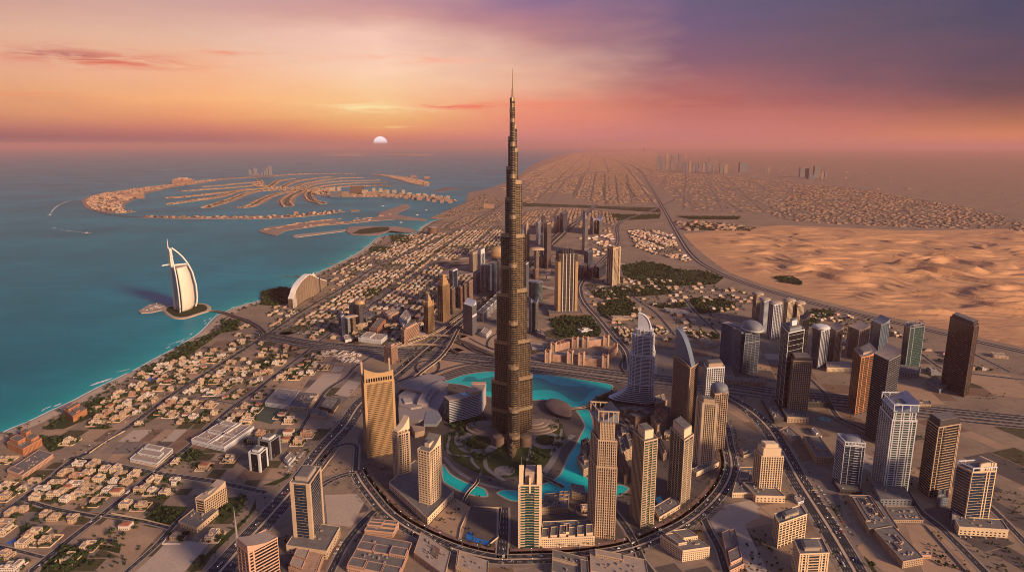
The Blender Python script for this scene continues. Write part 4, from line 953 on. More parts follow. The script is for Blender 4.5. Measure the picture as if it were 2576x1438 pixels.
tw('apartment_block', 'ochre apartment block with a dark glass bay beside a vacant sandy plot', 'apartment block', (1955,1378), (1942,1352), (2024,1352), 1318, 'cream', 'brown', fs=3.5, st=1.5, sp=.3, pu=8, pv=4, pw=2.4, crown=c_box(5, .25, 'roofl'), lm='the ochre apartment block', kit=8)
tw('apartment_block', 'ochre apartment block with a wide dark balcony bay at the lower edge of the picture', 'apartment block', (2005,1465), (1990,1425), (2078,1462), 1394, 'cream', 'black', fs=3.5, st=1.5, sp=.3, pu=[0, .1, .22, .3, .7, .78, .9, 1], pv=5, pw=3, balc=[('u', .3, .7, 1.2)], crown=c_box(5, .2, 'roofl'), kit=8)
# ---- towers along the highway beyond the interchange (left of the tallest tower)
def q1(p): return (795.6 + p[0] * .2278, 561.6 + p[1] * .2278)
def q2(p): return (1216.8 + p[0] * .2278, 514.8 + p[1] * .2278)
def slab(lab, x0, x1, yt, yb, wall='tan', gl='grey', q=None, crown=None, f=.45, dy=7, lm=None, name='office_tower', **kw):
    if q: (x0, yt), (x1, yb) = q((x0, yt)), q((x1, yb))
    k = dict(fs=4.2, st=.9, sp=.3, pu=4, pv=3, pw=2.0); k.update(kw)
    tw(name, lab, 'tower', (x0 + (x1 - x0) * f, yb), (x0, yb - dy * f - 1), (x1, yb - dy), yt, wall, gl, crown=crown, lm=lm, kit=2, **k)
tw('hotel', 'square pink tower with vertical ribs beside the interchange viaduct', 'tower', (986,917), (967,911), (1001,907), 876, 'pink', 'brown', fs=3.6, st=.6, sp=.2, pu=10, pv=8, pw=1.6, crown=c_box(6, .2, 'pink'), lm='the square pink tower at the interchange')
tw('apartment_block', 'long pink apartment slab seen edge on beside the interchange', 'apartment block', (1018,866), (1009,861), (1055,845), 832, 'pink', 'brown', fs=3.6, st=1.6, sp=.25, pu=14, pv=2, pw=2, crown=c_box(5, .12, 'pink'), lm='the long pink slab at the interchange')
slab('golden tower with a tiered pointed crown standing near the highway interchange', 1067, 1093, 772, 840, 'gold', 'brown', crown=c_pyr(42, 'gold'), pu=5, st=.5, lm='the golden tower with a pointed crown')
slab('cluster like golden tower of stepped shafts beside the dark slab tower', 1345, 1478, 690, 1092, 'gold', 'brown', q1, c_steps((14, 26, 38), 'gold'), pu=7, st=.4, pw=2.6, lm='the stepped golden tower')
slab('slim navy glass tower with a bright white belt and white rim', 1475, 1568, 532, 950, 'white', 'navy', q1, c_box(4, .05, 'white'), pu=[0, 1], pv=[0, 1], st=0, fs=90, lm='the slim navy tower with a white belt')
slab('low tan tower tucked between the golden tower and the navy tower', 1484, 1536, 735, 1008, 'tan', 'brown', q1, pu=4)
slab('pink stone tower, first of the row of mid height towers along the highway', 1578, 1622, 720, 945, 'pink', 'brown', q1, pu=4)
slab('tan tower with a blank end wall in the row along the highway', 1624, 1662, 690, 925, 'tan', 'grey', q1)
slab('pink grey slab in the middle of the highway row', 1664, 1730, 650, 880, 'pink', 'grey', q1, pu=6)
slab('plum grey tower with a flat top in the highway row', 1735, 1808, 560, 790, 'grey', 'grey', q1)
slab('white portal tower with a dark ladder of windows down its centre', 1784, 1866, 345, 735, 'white', 'navy', q1, c_box(22, .02, 'white'), pu=[0, .18, .82, 1], pw=5, pv=[0, 1], lm='the white portal tower')
slab('cream open frame tower beside the white portal tower', 1690, 1782, 345, 545, 'cream', 'grey', q1, c_frame(10, 'cream', 4), pu=6)
slab('blue glass tower with a flat top standing beside the highway canyon', 1868, 1936, 480, 760, 'blue', 'blue', q1)
slab('pale blue glass tower just left of the tallest tower', 1938, 2000, 452, 800, 'blue', 'blue', q1)
slab('tower crowned by a golden globe left of the tallest tower', 1984, 2046, 400, 560, 'blue', 'blue', q1, c_round(60, 'gold', 'gold'), lm='the tower with the golden globe')
slab('maroon striped tower beside the pale blue glass tower', 2000, 2042, 430, 860, 'brown', 'grey', q1)
def notch(t, og, fr, W, D, H, rs):
    m = MB(); m.box(fr, -1, W + 1, -1.2, .4, H * .64, H * .71); m.build('white_belt', W_['white'], t, og)
    c_slope(16, 'white', 'v', 'white')(t, og, fr, W, D, H, rs)
tw('office_tower', 'grey stone tower with a rounded white top and a white belt beside the interchange', 'tower', (1189,845), (1166,836), (1199,838), 772, 'grey', 'grey', fs=4, st=1, sp=.3, pu=6, pv=6, pw=1.6, crown=notch, lm='the grey tower with a white belt')
for k in range(5):
    x, y = 1203 + k * 9.6, 806 - k * 9.2
    tw('office_block', ['nearest', 'second', 'middle', 'fourth', 'farthest'][k] + ' of five cube shaped white framed blocks in a row beside the highway', 'office', (x + 12, y + 3), (x, y - 2), (x + 19, y - 3), y - 19, 'white', 'grey', fs=12, st=1.2, sp=.3, pu=3, pv=3, pw=2.6, kit=2, margin=3)
slab('navy half drum tower, darkest of the cluster near the villas', 255, 330, 1045, 1245, 'blue', 'navy', q1, c_box(4, .2, 'white'), pu=[0, 1], st=.5, lm='the cluster of drum towers')
slab('silver drum tower beside the navy half drum tower', 332, 385, 1060, 1228, 'white', 'grey', q1, c_round(6, 'roofl', 'white'))
slab('bronze drum tower at the edge of the drum tower cluster', 388, 440, 1050, 1210, 'tan', 'brown', q1, c_round(6, 'roofl', 'tan'))
slab('grey twin tower with a dark slot behind the drum towers', 372, 450, 925, 1080, 'grey', 'navy', q1, c_box(5, .2, 'roofl'))
slab('tan tower with a gilded round top behind the drum towers', 452, 520, 915, 1110, 'grey', 'brown', q1, c_round(16, 'gold', 'gold'))
# ---- right of the tallest tower
def fluted(t, og, fr, W, D, H, rs):
    m = MB()
    for k in range(5): m.box(fr, W * (.2 + .13 * k), W * (.2 + .13 * k) + W * .09, 1.5, D - 1.5, H + .4, H + 16)
    m.build('crown_blocks', W_['dark'], t, og)
    for k in (0, 1, 2, 3):
        m = MB(); a = W * (.21 + .19 * k); m.box(fr, a, a + 2.4, -1.6, .4, 0, H + 2); m.build('silver_rib', W_['white'], t, og)
    for a0, a1 in ((-2.5, W * .11), (W * .89, W + 2.5)):
        m = MB(); m.box(fr, a0, a1, -2.2, D + 2, 0, H * .88); m.build('gold_buttress', W_['gold'], t, og)
    c_mast(52, .5, .4, .9)(t, og, fr, W, D, H, rs)
tw('office_tower', 'massive bronze tower with golden flanks, silver ribs and dark blocks on its crown', 'tower', (1404,789), (1396,779), (1450,788), 640, 'brown', 'brown', fs=4, st=.6, sp=.15, pu=16, pv=6, pw=1.0, crown=fluted, podium=((1382,796), (1375,776), (1466,794), 10), lm='the massive bronze tower with golden flanks', kit=0)
slab('cream twin slab tower with a gilded top right of the massive bronze tower', 1352, 1500, 490, 900, 'cream', 'brown', q2, many(c_slope(12, 'gold', 'u', 'gold')), pu=[0, .12, .3, .46, .6, .9, 1], pw=4, lm='the cream twin slab tower')
slab('grey slab tower with a pointed white gable top', 1083, 1147, 160, 555, 'grey', 'grey', q2, c_slope(46, 'grey', 'u', 'white'), pu=[0, 1], pv=[0, 1], lm='the grey tower with a pointed gable')
slab('broad grey tower with a notched V top, left half', 1172, 1242, 185, 335, 'grey', 'grey', q2, c_slope(26, 'grey', 'u', 'white'))
slab('broad grey tower with a notched V top, right half', 1246, 1312, 185, 330, 'grey', 'grey', q2, c_slope(26, 'grey', 'v', 'white'))
slab('dark navy block with a pale edge strip beyond the massive bronze tower', 1105, 1200, 525, 770, 'grey', 'navy', q2, pu=[0, .2], pv=[0, 1], st=.3)
slab('navy slab tower with a flat top farthest along the highway', 840, 922, 105, 330, 'blue', 'navy', q2, pu=[0, 1], st=.3, lm='the far navy slab tower')
slab('cream crowned tower beside the far navy slab tower', 775, 838, 170, 310, 'cream', 'grey', q2, c_pyr(26, 'cream'))
slab('brown striped tower with a pale edge over the highway', 660, 742, 225, 710, 'brown', 'grey', q2, c_box(6, .1, 'pink'), pu=6)
slab('blue glass tower in front of the brown striped tower', 624, 690, 345, 640, 'blue', 'blue', q2, pu=[0, 1])
slab('slim white and blue tower with a spiky top near the far highway', 575, 628, 200, 450, 'white', 'blue', q2, c_mast(20))
slab('dark slender tower with a rounded top at the end of the highway row', 636, 682, 165, 340, 'dark', 'grey', q2, c_pyr(20, 'dark'))
slab('tall bronze tower with two pointed spires just right of the tallest tower', 440, 505, 330, 680, 'brown', 'brown', q2, c_pyr(70, 'tan', .05), pu=5, lm='the bronze tower with pointed spires')
slab('white sail edged tower beside the bronze tower with pointed spires', 412, 446, 330, 640, 'white', 'grey', q2, c_slope(40, 'white', 'v', 'white'))
slab('small tan tower with an oval window crown beside the highway', 556, 610, 520, 810, 'tan', 'grey', q2, c_round(14, 'tan', 'cream'))
slab('peach stone tower of middle height beside the highway', 612, 664, 590, 700, 'pink', 'brown', q2)
slab('peach stone tower in front of the small tan tower', 548, 604, 720, 830, 'pink', 'brown', q2)
slab('grey tower with a white cap just right of the tallest tower', 444, 498, 670, 960, 'grey', 'grey', q2, c_box(6, .1, 'white'))
slab('dark blue wedge tower at the right shoulder of the tallest tower', 500, 548, 1085, 1430, 'blue', 'navy', q2, c_slope(18, 'blue', 'u', 'blue'), pu=[0, 1], st=.3)
slab('grey wedge tower leaning against the dark blue wedge tower', 548, 602, 1095, 1425, 'grey', 'grey', q2, c_slope(18, 'grey', 'v', 'grey'), pu=[0, 1], st=.5)
for (x0, x1, y0, y1, lab) in [(1046,1140,700,825,'long dark low office block with a blue glass front'), (1145,1238,715,835,'dark low office block in the middle of the low row'), (1242,1346,700,820,'dark low office block beside the cream twin slab tower')]:
    slab(lab, x0, x1, y0, y1, 'dark', 'navy', q2, f=.3, dy=12)
def drum(name, label, cx, cy, rpx, ytop, wall, gl, lm=None, cap=0.0):
    c = G(cx, cy); r = rpx * (c.y * CP + HC * SP) / F_; H = ZT(c, ytop)
    t = thing(name, label, 'tower', c); og = (c.x, c.y, 0)
    m = MB(); m.prism(circ(c.x, c.y, r, r, 32), 0, H); m.build('glazing', GL[gl], t, og, True) if False else m.build('glazing', GL[gl], t, og)
    m = MB(); z = 5
    while z < H - 2: m.prism(circ(c.x, c.y, r + .4, r + .4, 32), z, z + 1.1); z += 5
    m.build('floor_bands', W_[wall], t, og)
    m = MB(); m.loft([[(x, y, z) for x, y in circ(c.x, c.y, q, q, 32)] for q, z in ((r + 1, H - .5), (r + 1, H + 2), (r * .75, H + 3 + cap), (r * .1, H + 3.5 + cap))]); m.build('roof_dish', W_['steel'], t, og)
    BUILT.append((circ(c.x, c.y, r, r, 10), 6))
    if lm: LANDMARK.append((c.x, c.y, lm))
drum('office_tower', 'teal glass drum tower with a domed roof right of the tallest tower', 1347, 756, 17, 708, 'grey', 'teal', 'the teal glass drum tower')
drum('apartment_tower', 'brown drum shaped block among the low houses near the green lagoon', 1088, 588, 11, 571, 'pink', 'brown')
# ---- metro viaduct
P = GD([(1372,628),(1388,612),(1410,592),(1430,574),(1452,556)])
flyover('pale elevated railway viaduct running beside the far highway', P, 34, 14)
# ------------------------------------------------------------------ the tallest tower
M_bk = mat('bronzed_steel', (0.34, 0.24, 0.15), 0.38, scale=0.05, var=0.12, metal=0.5)
M_bkg = glass('bronzed_glass', (0.012, 0.012, 0.016), (0.05, 0.042, 0.036), (2.2, 3.8), 0.14, 0.6, 0.25)
M_bkl = mat('bright_mechanical_louvre', (0.40, 0.30, 0.20), 0.32, scale=0.2, var=0.12, metal=0.5)
def burj():
    c = G(1289, 1092); t = thing('supertall_tower', 'tallest tower, tapering in steps to a needle spire above the lake', 'tower', c); og = (c.x, c.y, 0)
    LANDMARK.append((c.x, c.y, 'the tallest tower'))
    mpp = (c.y * CP + HC * SP) / F_
    zt = lambda y: ZT(c, y)
    left = [(3.5, 247), (6, 275), (9.6, 344), (14, 419), (17, 497), (27, 588), (38, 739), (44, 859), (52, 961)]
    right = [(5, 247), (10, 316), (13, 374), (22, 455), (28, 590), (35, 728), (44, 856), (50, 949)]
    front = [(5, 262), (9, 300), (12, 360), (17, 440), (24, 540), (33, 660), (44, 800), (56, 905), (70, 1005), (86, 1062)]
    wings = [(R_(210), 1 / .866, left), (R_(-30), 1 / .866, right), (R_(90), 1.0, front)]    # angle from +x, the front wing points at the viewer
    for ang, k, steps in ((R_(150), 1 / .866, left), (R_(30), 1 / .866, right), (R_(-86), 1.0, front)):
        w = thing_part = None
        d = Vector((math.cos(ang), math.sin(ang), 0)); n = Vector((-d.y, d.x, 0))
        gm, rm, mm, fm = MB(), MB(), MB(), MB()
        def outline(Lk, hw, grow=0.0):
            hw = hw + grow; L = Lk + grow
            P = [c - d * 4 + n * (-hw), c + d * max(0.5, L - hw) + n * (-hw)]
            P += [c + d * max(0.5, L - hw) + d * hw * math.cos(a) * .9 + n * hw * math.sin(a) for a in (R_(-60), R_(-30), 0, R_(30), R_(60))]
            P += [c + d * max(0.5, L - hw) + n * hw, c - d * 4 + n * hw]
            return P
        zlow = 0.0
        for i in range(len(steps) - 1, -1, -1):
            px, y = steps[i]; L = px * mpp * k; hw = min(11.5, 3.2 + 0.16 * L + 0.02 * i); hw = min(hw, max(2.4, L * .8)); H = zt(y)
            gm.prism(outline(L, hw), 0 if i == len(steps) - 1 else zlow - 6, H)
            z = zlow + 2.0 if i < len(steps) - 1 else 2.0
            while z < H - 10:
                if int((z - zlow) / 3.9) % 1 == 0: rm.prism(outline(L, hw, .45), z, z + .95)
                z += 5.2
            mm.prism(outline(L, hw, .5), H - 7, H + 1.0)
            if H - zlow > 130: mm.build('mechanical_band', M_bkl, t, og); mm = MB(); mm.prism(outline(L, hw, .62), zlow + (H - zlow) * .42, zlow + (H - zlow) * .42 + 8)
            for s in (-1, 1):
                q = 2.0
                while q < L - hw:
                    p = c + d * q + n * (hw + .55) * s
                    fm.box((p, d, n), 0, .55, -.3, .3, zlow - 2, H); q += 4.6
            zlow = H
            if rm.v: rm.build('floor_bands', M_bk, t, og)
            mm.build('mechanical_band', M_bkl, t, og); rm, mm = MB(), MB()
        gm.build('wing_glazing', M_bkg, t, og); fm.build('fins', M_bk, t, og)
    m = MB(); m.prism(circ(c.x, c.y, 5, 5, 12), 0, zt(318)); m.prism(circ(c.x, c.y, 3.4, 3.4, 12), zt(318), zt(247)); m.build('core', M_bk, t, og)
    m = MB(); m.tube([(c.x, c.y, zt(250)), (c.x, c.y, zt(224)), (c.x, c.y, zt(223)), (c.x, c.y, zt(200)), (c.x, c.y, zt(172))], [2.4, 1.7, 1.0, .75, .25], 10); m.build('spire', M_bk, t, og)
    m = MB()      # leaf shaped entrance roof at the nose, stacked terraces
    nose = G(1290, 1152); b0 = G(1290, 1075)
    for k in range(7):
        s = 1 - k * .085; zz = 3 + k * 5.0; half = 22 * s
        P = []
        for j in range(13):
            a = j / 12; yy = b0.y + (nose.y - b0.y) * s * math.sin(math.pi / 2 * (1 - abs(2 * a - 1)))
            P.append((c.x + half * (2 * a - 1) * (1 - .0 * a), yy))
        m.prism(P, zz - 4.0 if k else 0, zz); 
    m.build('entrance_terraces', M_bk, t, og)
    for s, cx in ((-1, 1256), (1, 1322)):
        m = MB(); p = G(cx, 1118); m.prism(circ(p.x, p.y, 14, 14, 24), 0, 20); m.loft([[(x, y, z) for x, y in circ(p.x, p.y, r, r, 24)] for r, z in ((15, 20), (15, 21.5), (3, 24))]); m.build('entrance_drum', W_['brown'], t, og)
    for cx, cy, a0, a1, sg in ((1240, 1075, R_(150), R_(290), -1), (1338, 1070, R_(-110), R_(30), 1)):
        p = G(cx, cy); m = MB()
        for k in range(4):
            r0 = 66 - 12 * k; P = [(p.x + r0 * math.cos(a), p.y + r0 * .8 * math.sin(a)) for a in [a0 + (a1 - a0) * j / 16 for j in range(17)]] + [(p.x, p.y + 10)]
            m.prism(P, 0 if k == 0 else 3.5 * k + .01, 3.5 * (k + 1))
        m.build('podium_terraces', M_pave, t, og)
    BUILT.append((circ(c.x, c.y, 75, 75, 12), 20)); BUILT.append((GD([(1262,1160),(1316,1160),(1312,1080),(1266,1080)]), 4))
burj()
# ------------------------------------------------------------------ sail shaped hotel on its island
M_sail = mat('sail_membrane', (0.78, 0.68, 0.55), 0.7, scale=0.05, var=0.03)
M_hull = mat('white_frame', (0.74, 0.69, 0.66), 0.6, scale=0.05, var=0.03)
def sail():
    P0, P1, P2 = G(440, 779), G(455, 789), G(497, 771)
    isl = smooth_path(T_ := GD([(410,782),(417,773),(440,769),(480,765),(510,764),(524,768),(529,775),(524,783),(508,788),(490,794),(470,800),(450,802),(430,797),(410,782)]), 6)[:-1]
    m = MB(); ctr = sum((Vector(p) for p in isl), Vector()) / len(isl)
    m.loft([[(ctr.x + (p.x - ctr.x) * k, ctr.y + (p.y - ctr.y) * k, z) for p in isl] for k, z in ((1.06, -2.5), (1.0, 3.0), (.9, 3.6), (.89, 2.6))])
    prop(m.build('island', M_beach), kind='structure')
    prop(sheet([(ctr.x + (p.x - ctr.x) * .87, ctr.y + (p.y - ctr.y) * .87) for p in isl], 3.0).build('island_garden', M_lawn), kind='structure')
    c = (P0 + P1 + P2) / 3; t = thing('sail_hotel', 'white and cream sail shaped hotel standing on its own island', 'hotel', (c.x, c.y, 0)); og = (c.x, c.y, 0)
    LANDMARK.append((c.x, c.y, 'the sail shaped hotel'))
    base = 3.0; H = ZT(P0, 624)
    S = [(771, .88), (760, .96), (745, 1.0), (717, 1.0), (690, .9), (667, .74), (650, .56), (640, .42), (631, .26), (624, .13)]
    def zat(y): return max(base, ZT(P2, y) if y > 700 else ZT(P0, y))
    prof = [(base, .88)] + [(zat(y), s) for y, s in S[1:]]
    prof.sort()
    def sz(z):
        for (z0, s0), (z1, s1) in zip(prof, prof[1:]):
            if z0 <= z <= z1: return s0 + (s1 - s0) * (z - z0) / max(1e-6, z1 - z0)
        return prof[-1][1]
    mid = (P1 + P2) / 2
    out = Vector((mid.x - P0.x, mid.y - P0.y, 0)).normalized()
    def pt(A, z, k=1.0): 
        s = sz(z) * k; return Vector((P0.x + (A.x - P0.x) * s, P0.y + (A.y - P0.y) * s, z))
    zb = H * .70
    zs = [base + (zb - base) * k / 26 for k in range(27)]
    m = MB(); m.loft([[(P0.x, P0.y, z), pt(P1, z, .985), pt(P2, z, .985)] for z in zs]); m.build('glazing', GL['navy'], t, og)
    m = MB()
    for z in zs[1:]:
        for A in (P1, P2):
            a, b = Vector((P0.x, P0.y, z)), pt(A, z); dd = (b - a); q = Vector((dd.y, -dd.x, 0)).normalized() * (1.0 if A is P1 else -1.0)
            m.loft([[a - q * .2, b - q * .2, b + q * .8, a + q * .8], [v + Vector((0, 0, 1.9)) for v in (a - q * .2, b - q * .2, b + q * .8, a + q * .8)]])
    m.build('floor_bands', M_hull, t, og)
    m = MB(); n = 8; rings = []
    for z in zs:                                     # the bulging membrane between the two wings
        a, b = pt(P1, z).lerp(pt(P2, z), .12), pt(P1, z).lerp(pt(P2, z), .9); w = (b - a).length
        ww = [a.lerp(b, k / n) + out * (.12 * w * math.sin(math.pi * k / n)) for k in range(n + 1)]
        rings.append(ww + [a - out * 1.5 + (b - a) * .5])
    m.loft(rings); sm = m.build('sail_membrane', M_sail, t, og, True)
    m = MB()
    for z in zs[2::3]:
        a, b = pt(P1, z).lerp(pt(P2, z), .12), pt(P1, z).lerp(pt(P2, z), .9); w = (b - a).length
        m.tube([a.lerp(b, k / n) + out * (.12 * w * math.sin(math.pi * k / n) + .2) for k in range(n + 1)], .8, 5)
    m.build('sail_seams', M_hull, sm, og)
    allz = [base + (H - base) * k / 40 for k in range(41)]
    m = MB(); m.tube([pt(P2, z, 1.02) + (P2 - P0).normalized() * 1.5 for z in allz], 3.0, 8); m.build('bow_arch', M_hull, t, og)
    m = MB(); m.tube([pt(P1, z, 1.01) for z in allz], 2.4, 8); m.build('front_mast', M_hull, t, og)
    m = MB(); d1 = (P1 - P0).normalized(); d2 = (P2 - P0).normalized()
    m.loft([[P0 - d1 * 4 - d2 * 3 + Vector((0, 0, z - P0.z)), P0 + d1 * 15 * k + Vector((0, 0, z - P0.z)), P0 + d2 * 16 * k + Vector((0, 0, z - P0.z))] for z, k in ((base, 1), (zb, 1), (H * .97, .8), (H, .55))]); m.build('core', M_sail, t, og)
    m = MB(); m.tube([(P0.x, P0.y, H - 4), (P0.x, P0.y, ZT(P0, 600))], [2.2, .6], 8); m.build('mast', M_hull, t, og)
    m = MB(); z = zb + 8; a = Vector((P0.x, P0.y, z)) - d2 * 27; m.loft([[a + Vector((0, -6, 0)), a + Vector((0, 6, 0)), a + Vector((0, 6, 3)), a + Vector((0, -6, 3))], [Vector((P0.x, P0.y - 6, z)), Vector((P0.x, P0.y + 6, z)), Vector((P0.x, P0.y + 6, z + 6)), Vector((P0.x, P0.y - 6, z + 6))]]); m.build('sky_restaurant', M_hull, t, og)
    m = MB(); a = Vector((P0.x, P0.y, zb + 6)); b = pt(P2, zb + 6, .96); m.tube([a, b], 3.2, 8); m.build('top_beam', M_hull, t, og)
    m = MB(); m.loft([[(P0.x, P0.y, z), pt(P1, zb, .985).to_2d().to_3d() + Vector((0, 0, z)), pt(P2, zb, .985).to_2d().to_3d() + Vector((0, 0, z))] for z in (zb, zb + 1.5)]); m.build('roof', W_['roofl'], t, og)
    # platform with a pier beside the island
    pl = GD([(348,784),(374,768),(396,763),(410,766),(425,772),(414,779),(380,787),(355,788)]); m = MB(); m.prism(pl, -2.5, 3.2); e = thing('pier_platform', 'grey arrow shaped platform with rows of parasols beside the sail hotel island', 'pier', pl[2]); m.build('deck', M_conc, e, pl[2])
    m = MB(); rs = random.Random(4); C0 = sum((Vector(p) for p in pl), Vector()) / len(pl)
    for k in range(46):
        q = pl[rs.randrange(8)]; p = C0.lerp(Vector(q), rs.uniform(.1, .8)); m.loft([[(x, y, z) for x, y in circ(p.x, p.y, r, r, 6)] for r, z in ((.3, 3.2), (2.6, 5.6), (.2, 7))])
    prop(m.build('parasols', M_hull, e, pl[2]), kind='stuff')
sail()
# bridge to the island
bp = smooth_path(GD([(512,780),(535,783),(560,788),(590,798),(620,808),(650,824),(668,838)]), 14)
flyover('white balustraded bridge from the sail hotel island to the shore', [p for p in GD([(508,781),(535,783),(560,788),(590,798),(620,808),(650,824),(668,838)])], 14, 5)
# ------------------------------------------------------------------ wave shaped beach hotel
def wave():
    base = GD([(737,775),(747,771),(758,763),(770,755),(782,749),(792,745),(806,733),(822,720)]); tops = [752, 730, 712, 699, 690, 694, 701, 706]
    c = base[3]; t = thing('wave_hotel', 'long beach hotel shaped like a breaking wave beside the shore', 'hotel', (c.x, c.y, 0)); og = (c.x, c.y, 0); LANDMARK.append((c.x, c.y, 'the wave shaped hotel'))
    Z = [ZT(p, y) for p, y in zip(base, tops)]
    P = smooth_path([(p.x, p.y, z) for p, z in zip(base, Z)], 8); N = normals2d(P)
    def body(off0, off1, z0, sc, dz=0.0):
        m = MB(); rings = []
        for p, n in zip(P, N):
            zt_ = max(z0 + .5, min(p.z * sc, 1e9) + dz)
            rings.append([(p.x + n.x * off0, p.y + n.y * off0, z0), (p.x + n.x * off1, p.y + n.y * off1, z0), (p.x + n.x * off1, p.y + n.y * off1, zt_), (p.x + n.x * off0, p.y + n.y * off0, zt_)])
        m.loft(rings); return m
    body(0, 20, 0, 1).build('glazing', GL['brown'], t, og)
    m = MB(); z = 4; zmax = max(p.z for p in P)
    while z < zmax:
        seg = [(p, n) for p, n in zip(P, N) if p.z > z + 2]
        if len(seg) > 1: m.loft([[(p.x - n.x * .8, p.y - n.y * .8, z), (p.x + n.x * 20.8, p.y + n.y * 20.8, z), (p.x + n.x * 20.8, p.y + n.y * 20.8, z + 2.0), (p.x - n.x * .8, p.y - n.y * .8, z + 2.0)] for p, n in seg])
        z += 4.2
    m.build('floor_bands', W_['tan'], t, og)
    m = MB(); rings = []
    for p, n in zip(P, N): rings.append([(p.x - n.x * 1.6, p.y - n.y * 1.6, p.z - 2), (p.x + n.x * 22, p.y + n.y * 22, p.z - 2), (p.x + n.x * 22, p.y + n.y * 22, p.z + 2), (p.x - n.x * 1.6, p.y - n.y * 1.6, p.z + 2)])
    m.loft(rings); m.build('wave_roof', M_hull, t, og)
    k = int(len(P) * .72); m = MB(); p, n = P[k], N[k]; d = Vector((n.y, -n.x, 0)); m.box((p, d, n), -6, 6, -2.5, 21.5, 0, p.z + 5); m.build('lift_tower', GL['navy'], t, og)
    m = MB()
    for i in range(0, max(3, int(len(P) * .1)), 1): p, n = P[i], N[i]; m.tube([(p.x - n.x * 2.2, p.y - n.y * 2.2, 0), (p.x - n.x * 2.2, p.y - n.y * 2.2, p.z)], .9, 4)
    m.build('ribs', M_hull, t, og)
    i = int(len(P) * .55); p, n = P[i], N[i]; m = MB(); m.tube([(p.x, p.y, p.z), (p.x + n.x * 8, p.y + n.y * 8, p.z + 12), (p.x, p.y, p.z + 22)], [8, 5, .5], 10); m.build('roof_pavilion', W_['cream'], t, og)
    BUILT.append(([(p.x, p.y) for p in base] + [(p.x + 25, p.y + 25) for p in base[::-1]], 10))
wave()
# ------------------------------------------------------------------ white stepped tower with a swept base
def stepped():
    c = G(1609, 1012); mpp = (c.y * CP + HC * SP) / F_; t = thing('hotel_tower', 'white and blue stepped tower with a swept skirt base and a curved sail top', 'tower', c); og = (c.x, c.y, 0)
    LANDMARK.append((c.x, c.y, 'the white tower with a swept base')); zt = lambda y: ZT(c, y)
    u = Vector((.96, -.28, 0)).normalized(); v = Vector((.28, .96, 0)).normalized()
    def oval(hw, hd, sh=0.0, n=20): return [c + u * (sh + hw * math.copysign(abs(math.cos(a)) ** .7, math.cos(a))) + v * hd * math.copysign(abs(math.sin(a)) ** .7, math.sin(a)) for a in (2 * math.pi * k / n for k in range(n))]
    st = [(0, zt(888), 31, 20, 1), (zt(888), zt(838), 27, 18, 3), (zt(838), zt(826), 21, 16, 5)]
    g, b = MB(), MB()
    for z0, z1, hw, hd, sh in st:
        hw *= mpp; hd *= mpp
        g.loft([[(p.x, p.y, z) for p in oval(hw - 1, hd - 1, sh)] for z in (z0, z1)])
        z = z0 + 2
        while z < z1 - 1:
            b.loft([[(p.x, p.y, zz) for p in oval(hw, hd, sh)] for zz in (z, z + 1.5)]); z += 3.7
    g.build('glazing', GL['navy'], t, og); b.build('balconies', W_['white'], t, og)
    m = MB()
    for z0, z1, hw, hd, sh in st:
        o = oval(hw * mpp + .5, hd * mpp + .5, sh)
        for k in (11, 12, 13, 14, 15, 17, 18): p = o[k]; m.box((p, u, v), -1, 1, -1, 1, z0, z1 + 2)
        m.loft([[(p.x, p.y, z) for p in oval(hw * mpp + .6, hd * mpp + .6, sh)] for z in (z1 - 2.5, z1 + .8)])
    m.build('piers', W_['white'], t, og)
    m = MB(); g = MB()
    for k in range(10):
        s = k / 9; z = 8 + k * 5.2; e = (1 - s) ** 2.0
        pts = [p - u * (e * 46) * max(0, -(p - c).dot(u) / 34) + (p - c) * (.10 * e) for p in oval(33 * mpp, 22 * mpp, 1)]
        m.loft([[(p.x, p.y, zz) for p in pts] for zz in (z, z + 1.5)])
        g.loft([[(c.x + (p.x - c.x) * .96, c.y + (p.y - c.y) * .96, zz) for p in pts] for zz in (z - 3.69 if k else 0, z)])
    m.build('skirt_terraces', W_['white'], t, og); g.build('skirt_glazing', GL['navy'], t, og)
    m = MB(); n = 14; zb = zt(838); zp = zt(788); prof = []
    for k in range(n + 1):
        s = k / n; prof.append((c + u * ((-12 + 33 * s) * mpp), zb + (zp - zb) * math.sqrt(max(0, 1 - s ** 2.4))))
    m.loft([[((p + v * q).x, (p + v * q).y, zb - 4) for p, z in prof] + [((p + v * q).x, (p + v * q).y, z) for p, z in prof[::-1]] for q in (-3.5, 9)]); m.build('sail_crown', mat('pale_blue_panel', (.42, .43, .50), .4, scale=.05, var=.05), t, og)
    m = MB(); m.tube([((p - v * 3).x, (p - v * 3).y, z) for p, z in prof] + [(c + u * 31 * mpp - v * 3).to_2d().to_3d() + Vector((0, 0, zz)) for zz in (zt(880), zt(930), zt(990))], 2.2, 6); m.build('rim_fin', W_['white'], t, og)
    p = c + u * (-9 * mpp); m = MB(); m.tube([(p.x, p.y, zb), (p.x, p.y, zp), (p.x, p.y, zt(770))], [2, 1.6, .4], 6); m.build('mast', W_['white'], t, og)
    BUILT.append((circ(c.x - 10, c.y, 75, 45, 12), 4))
stepped()
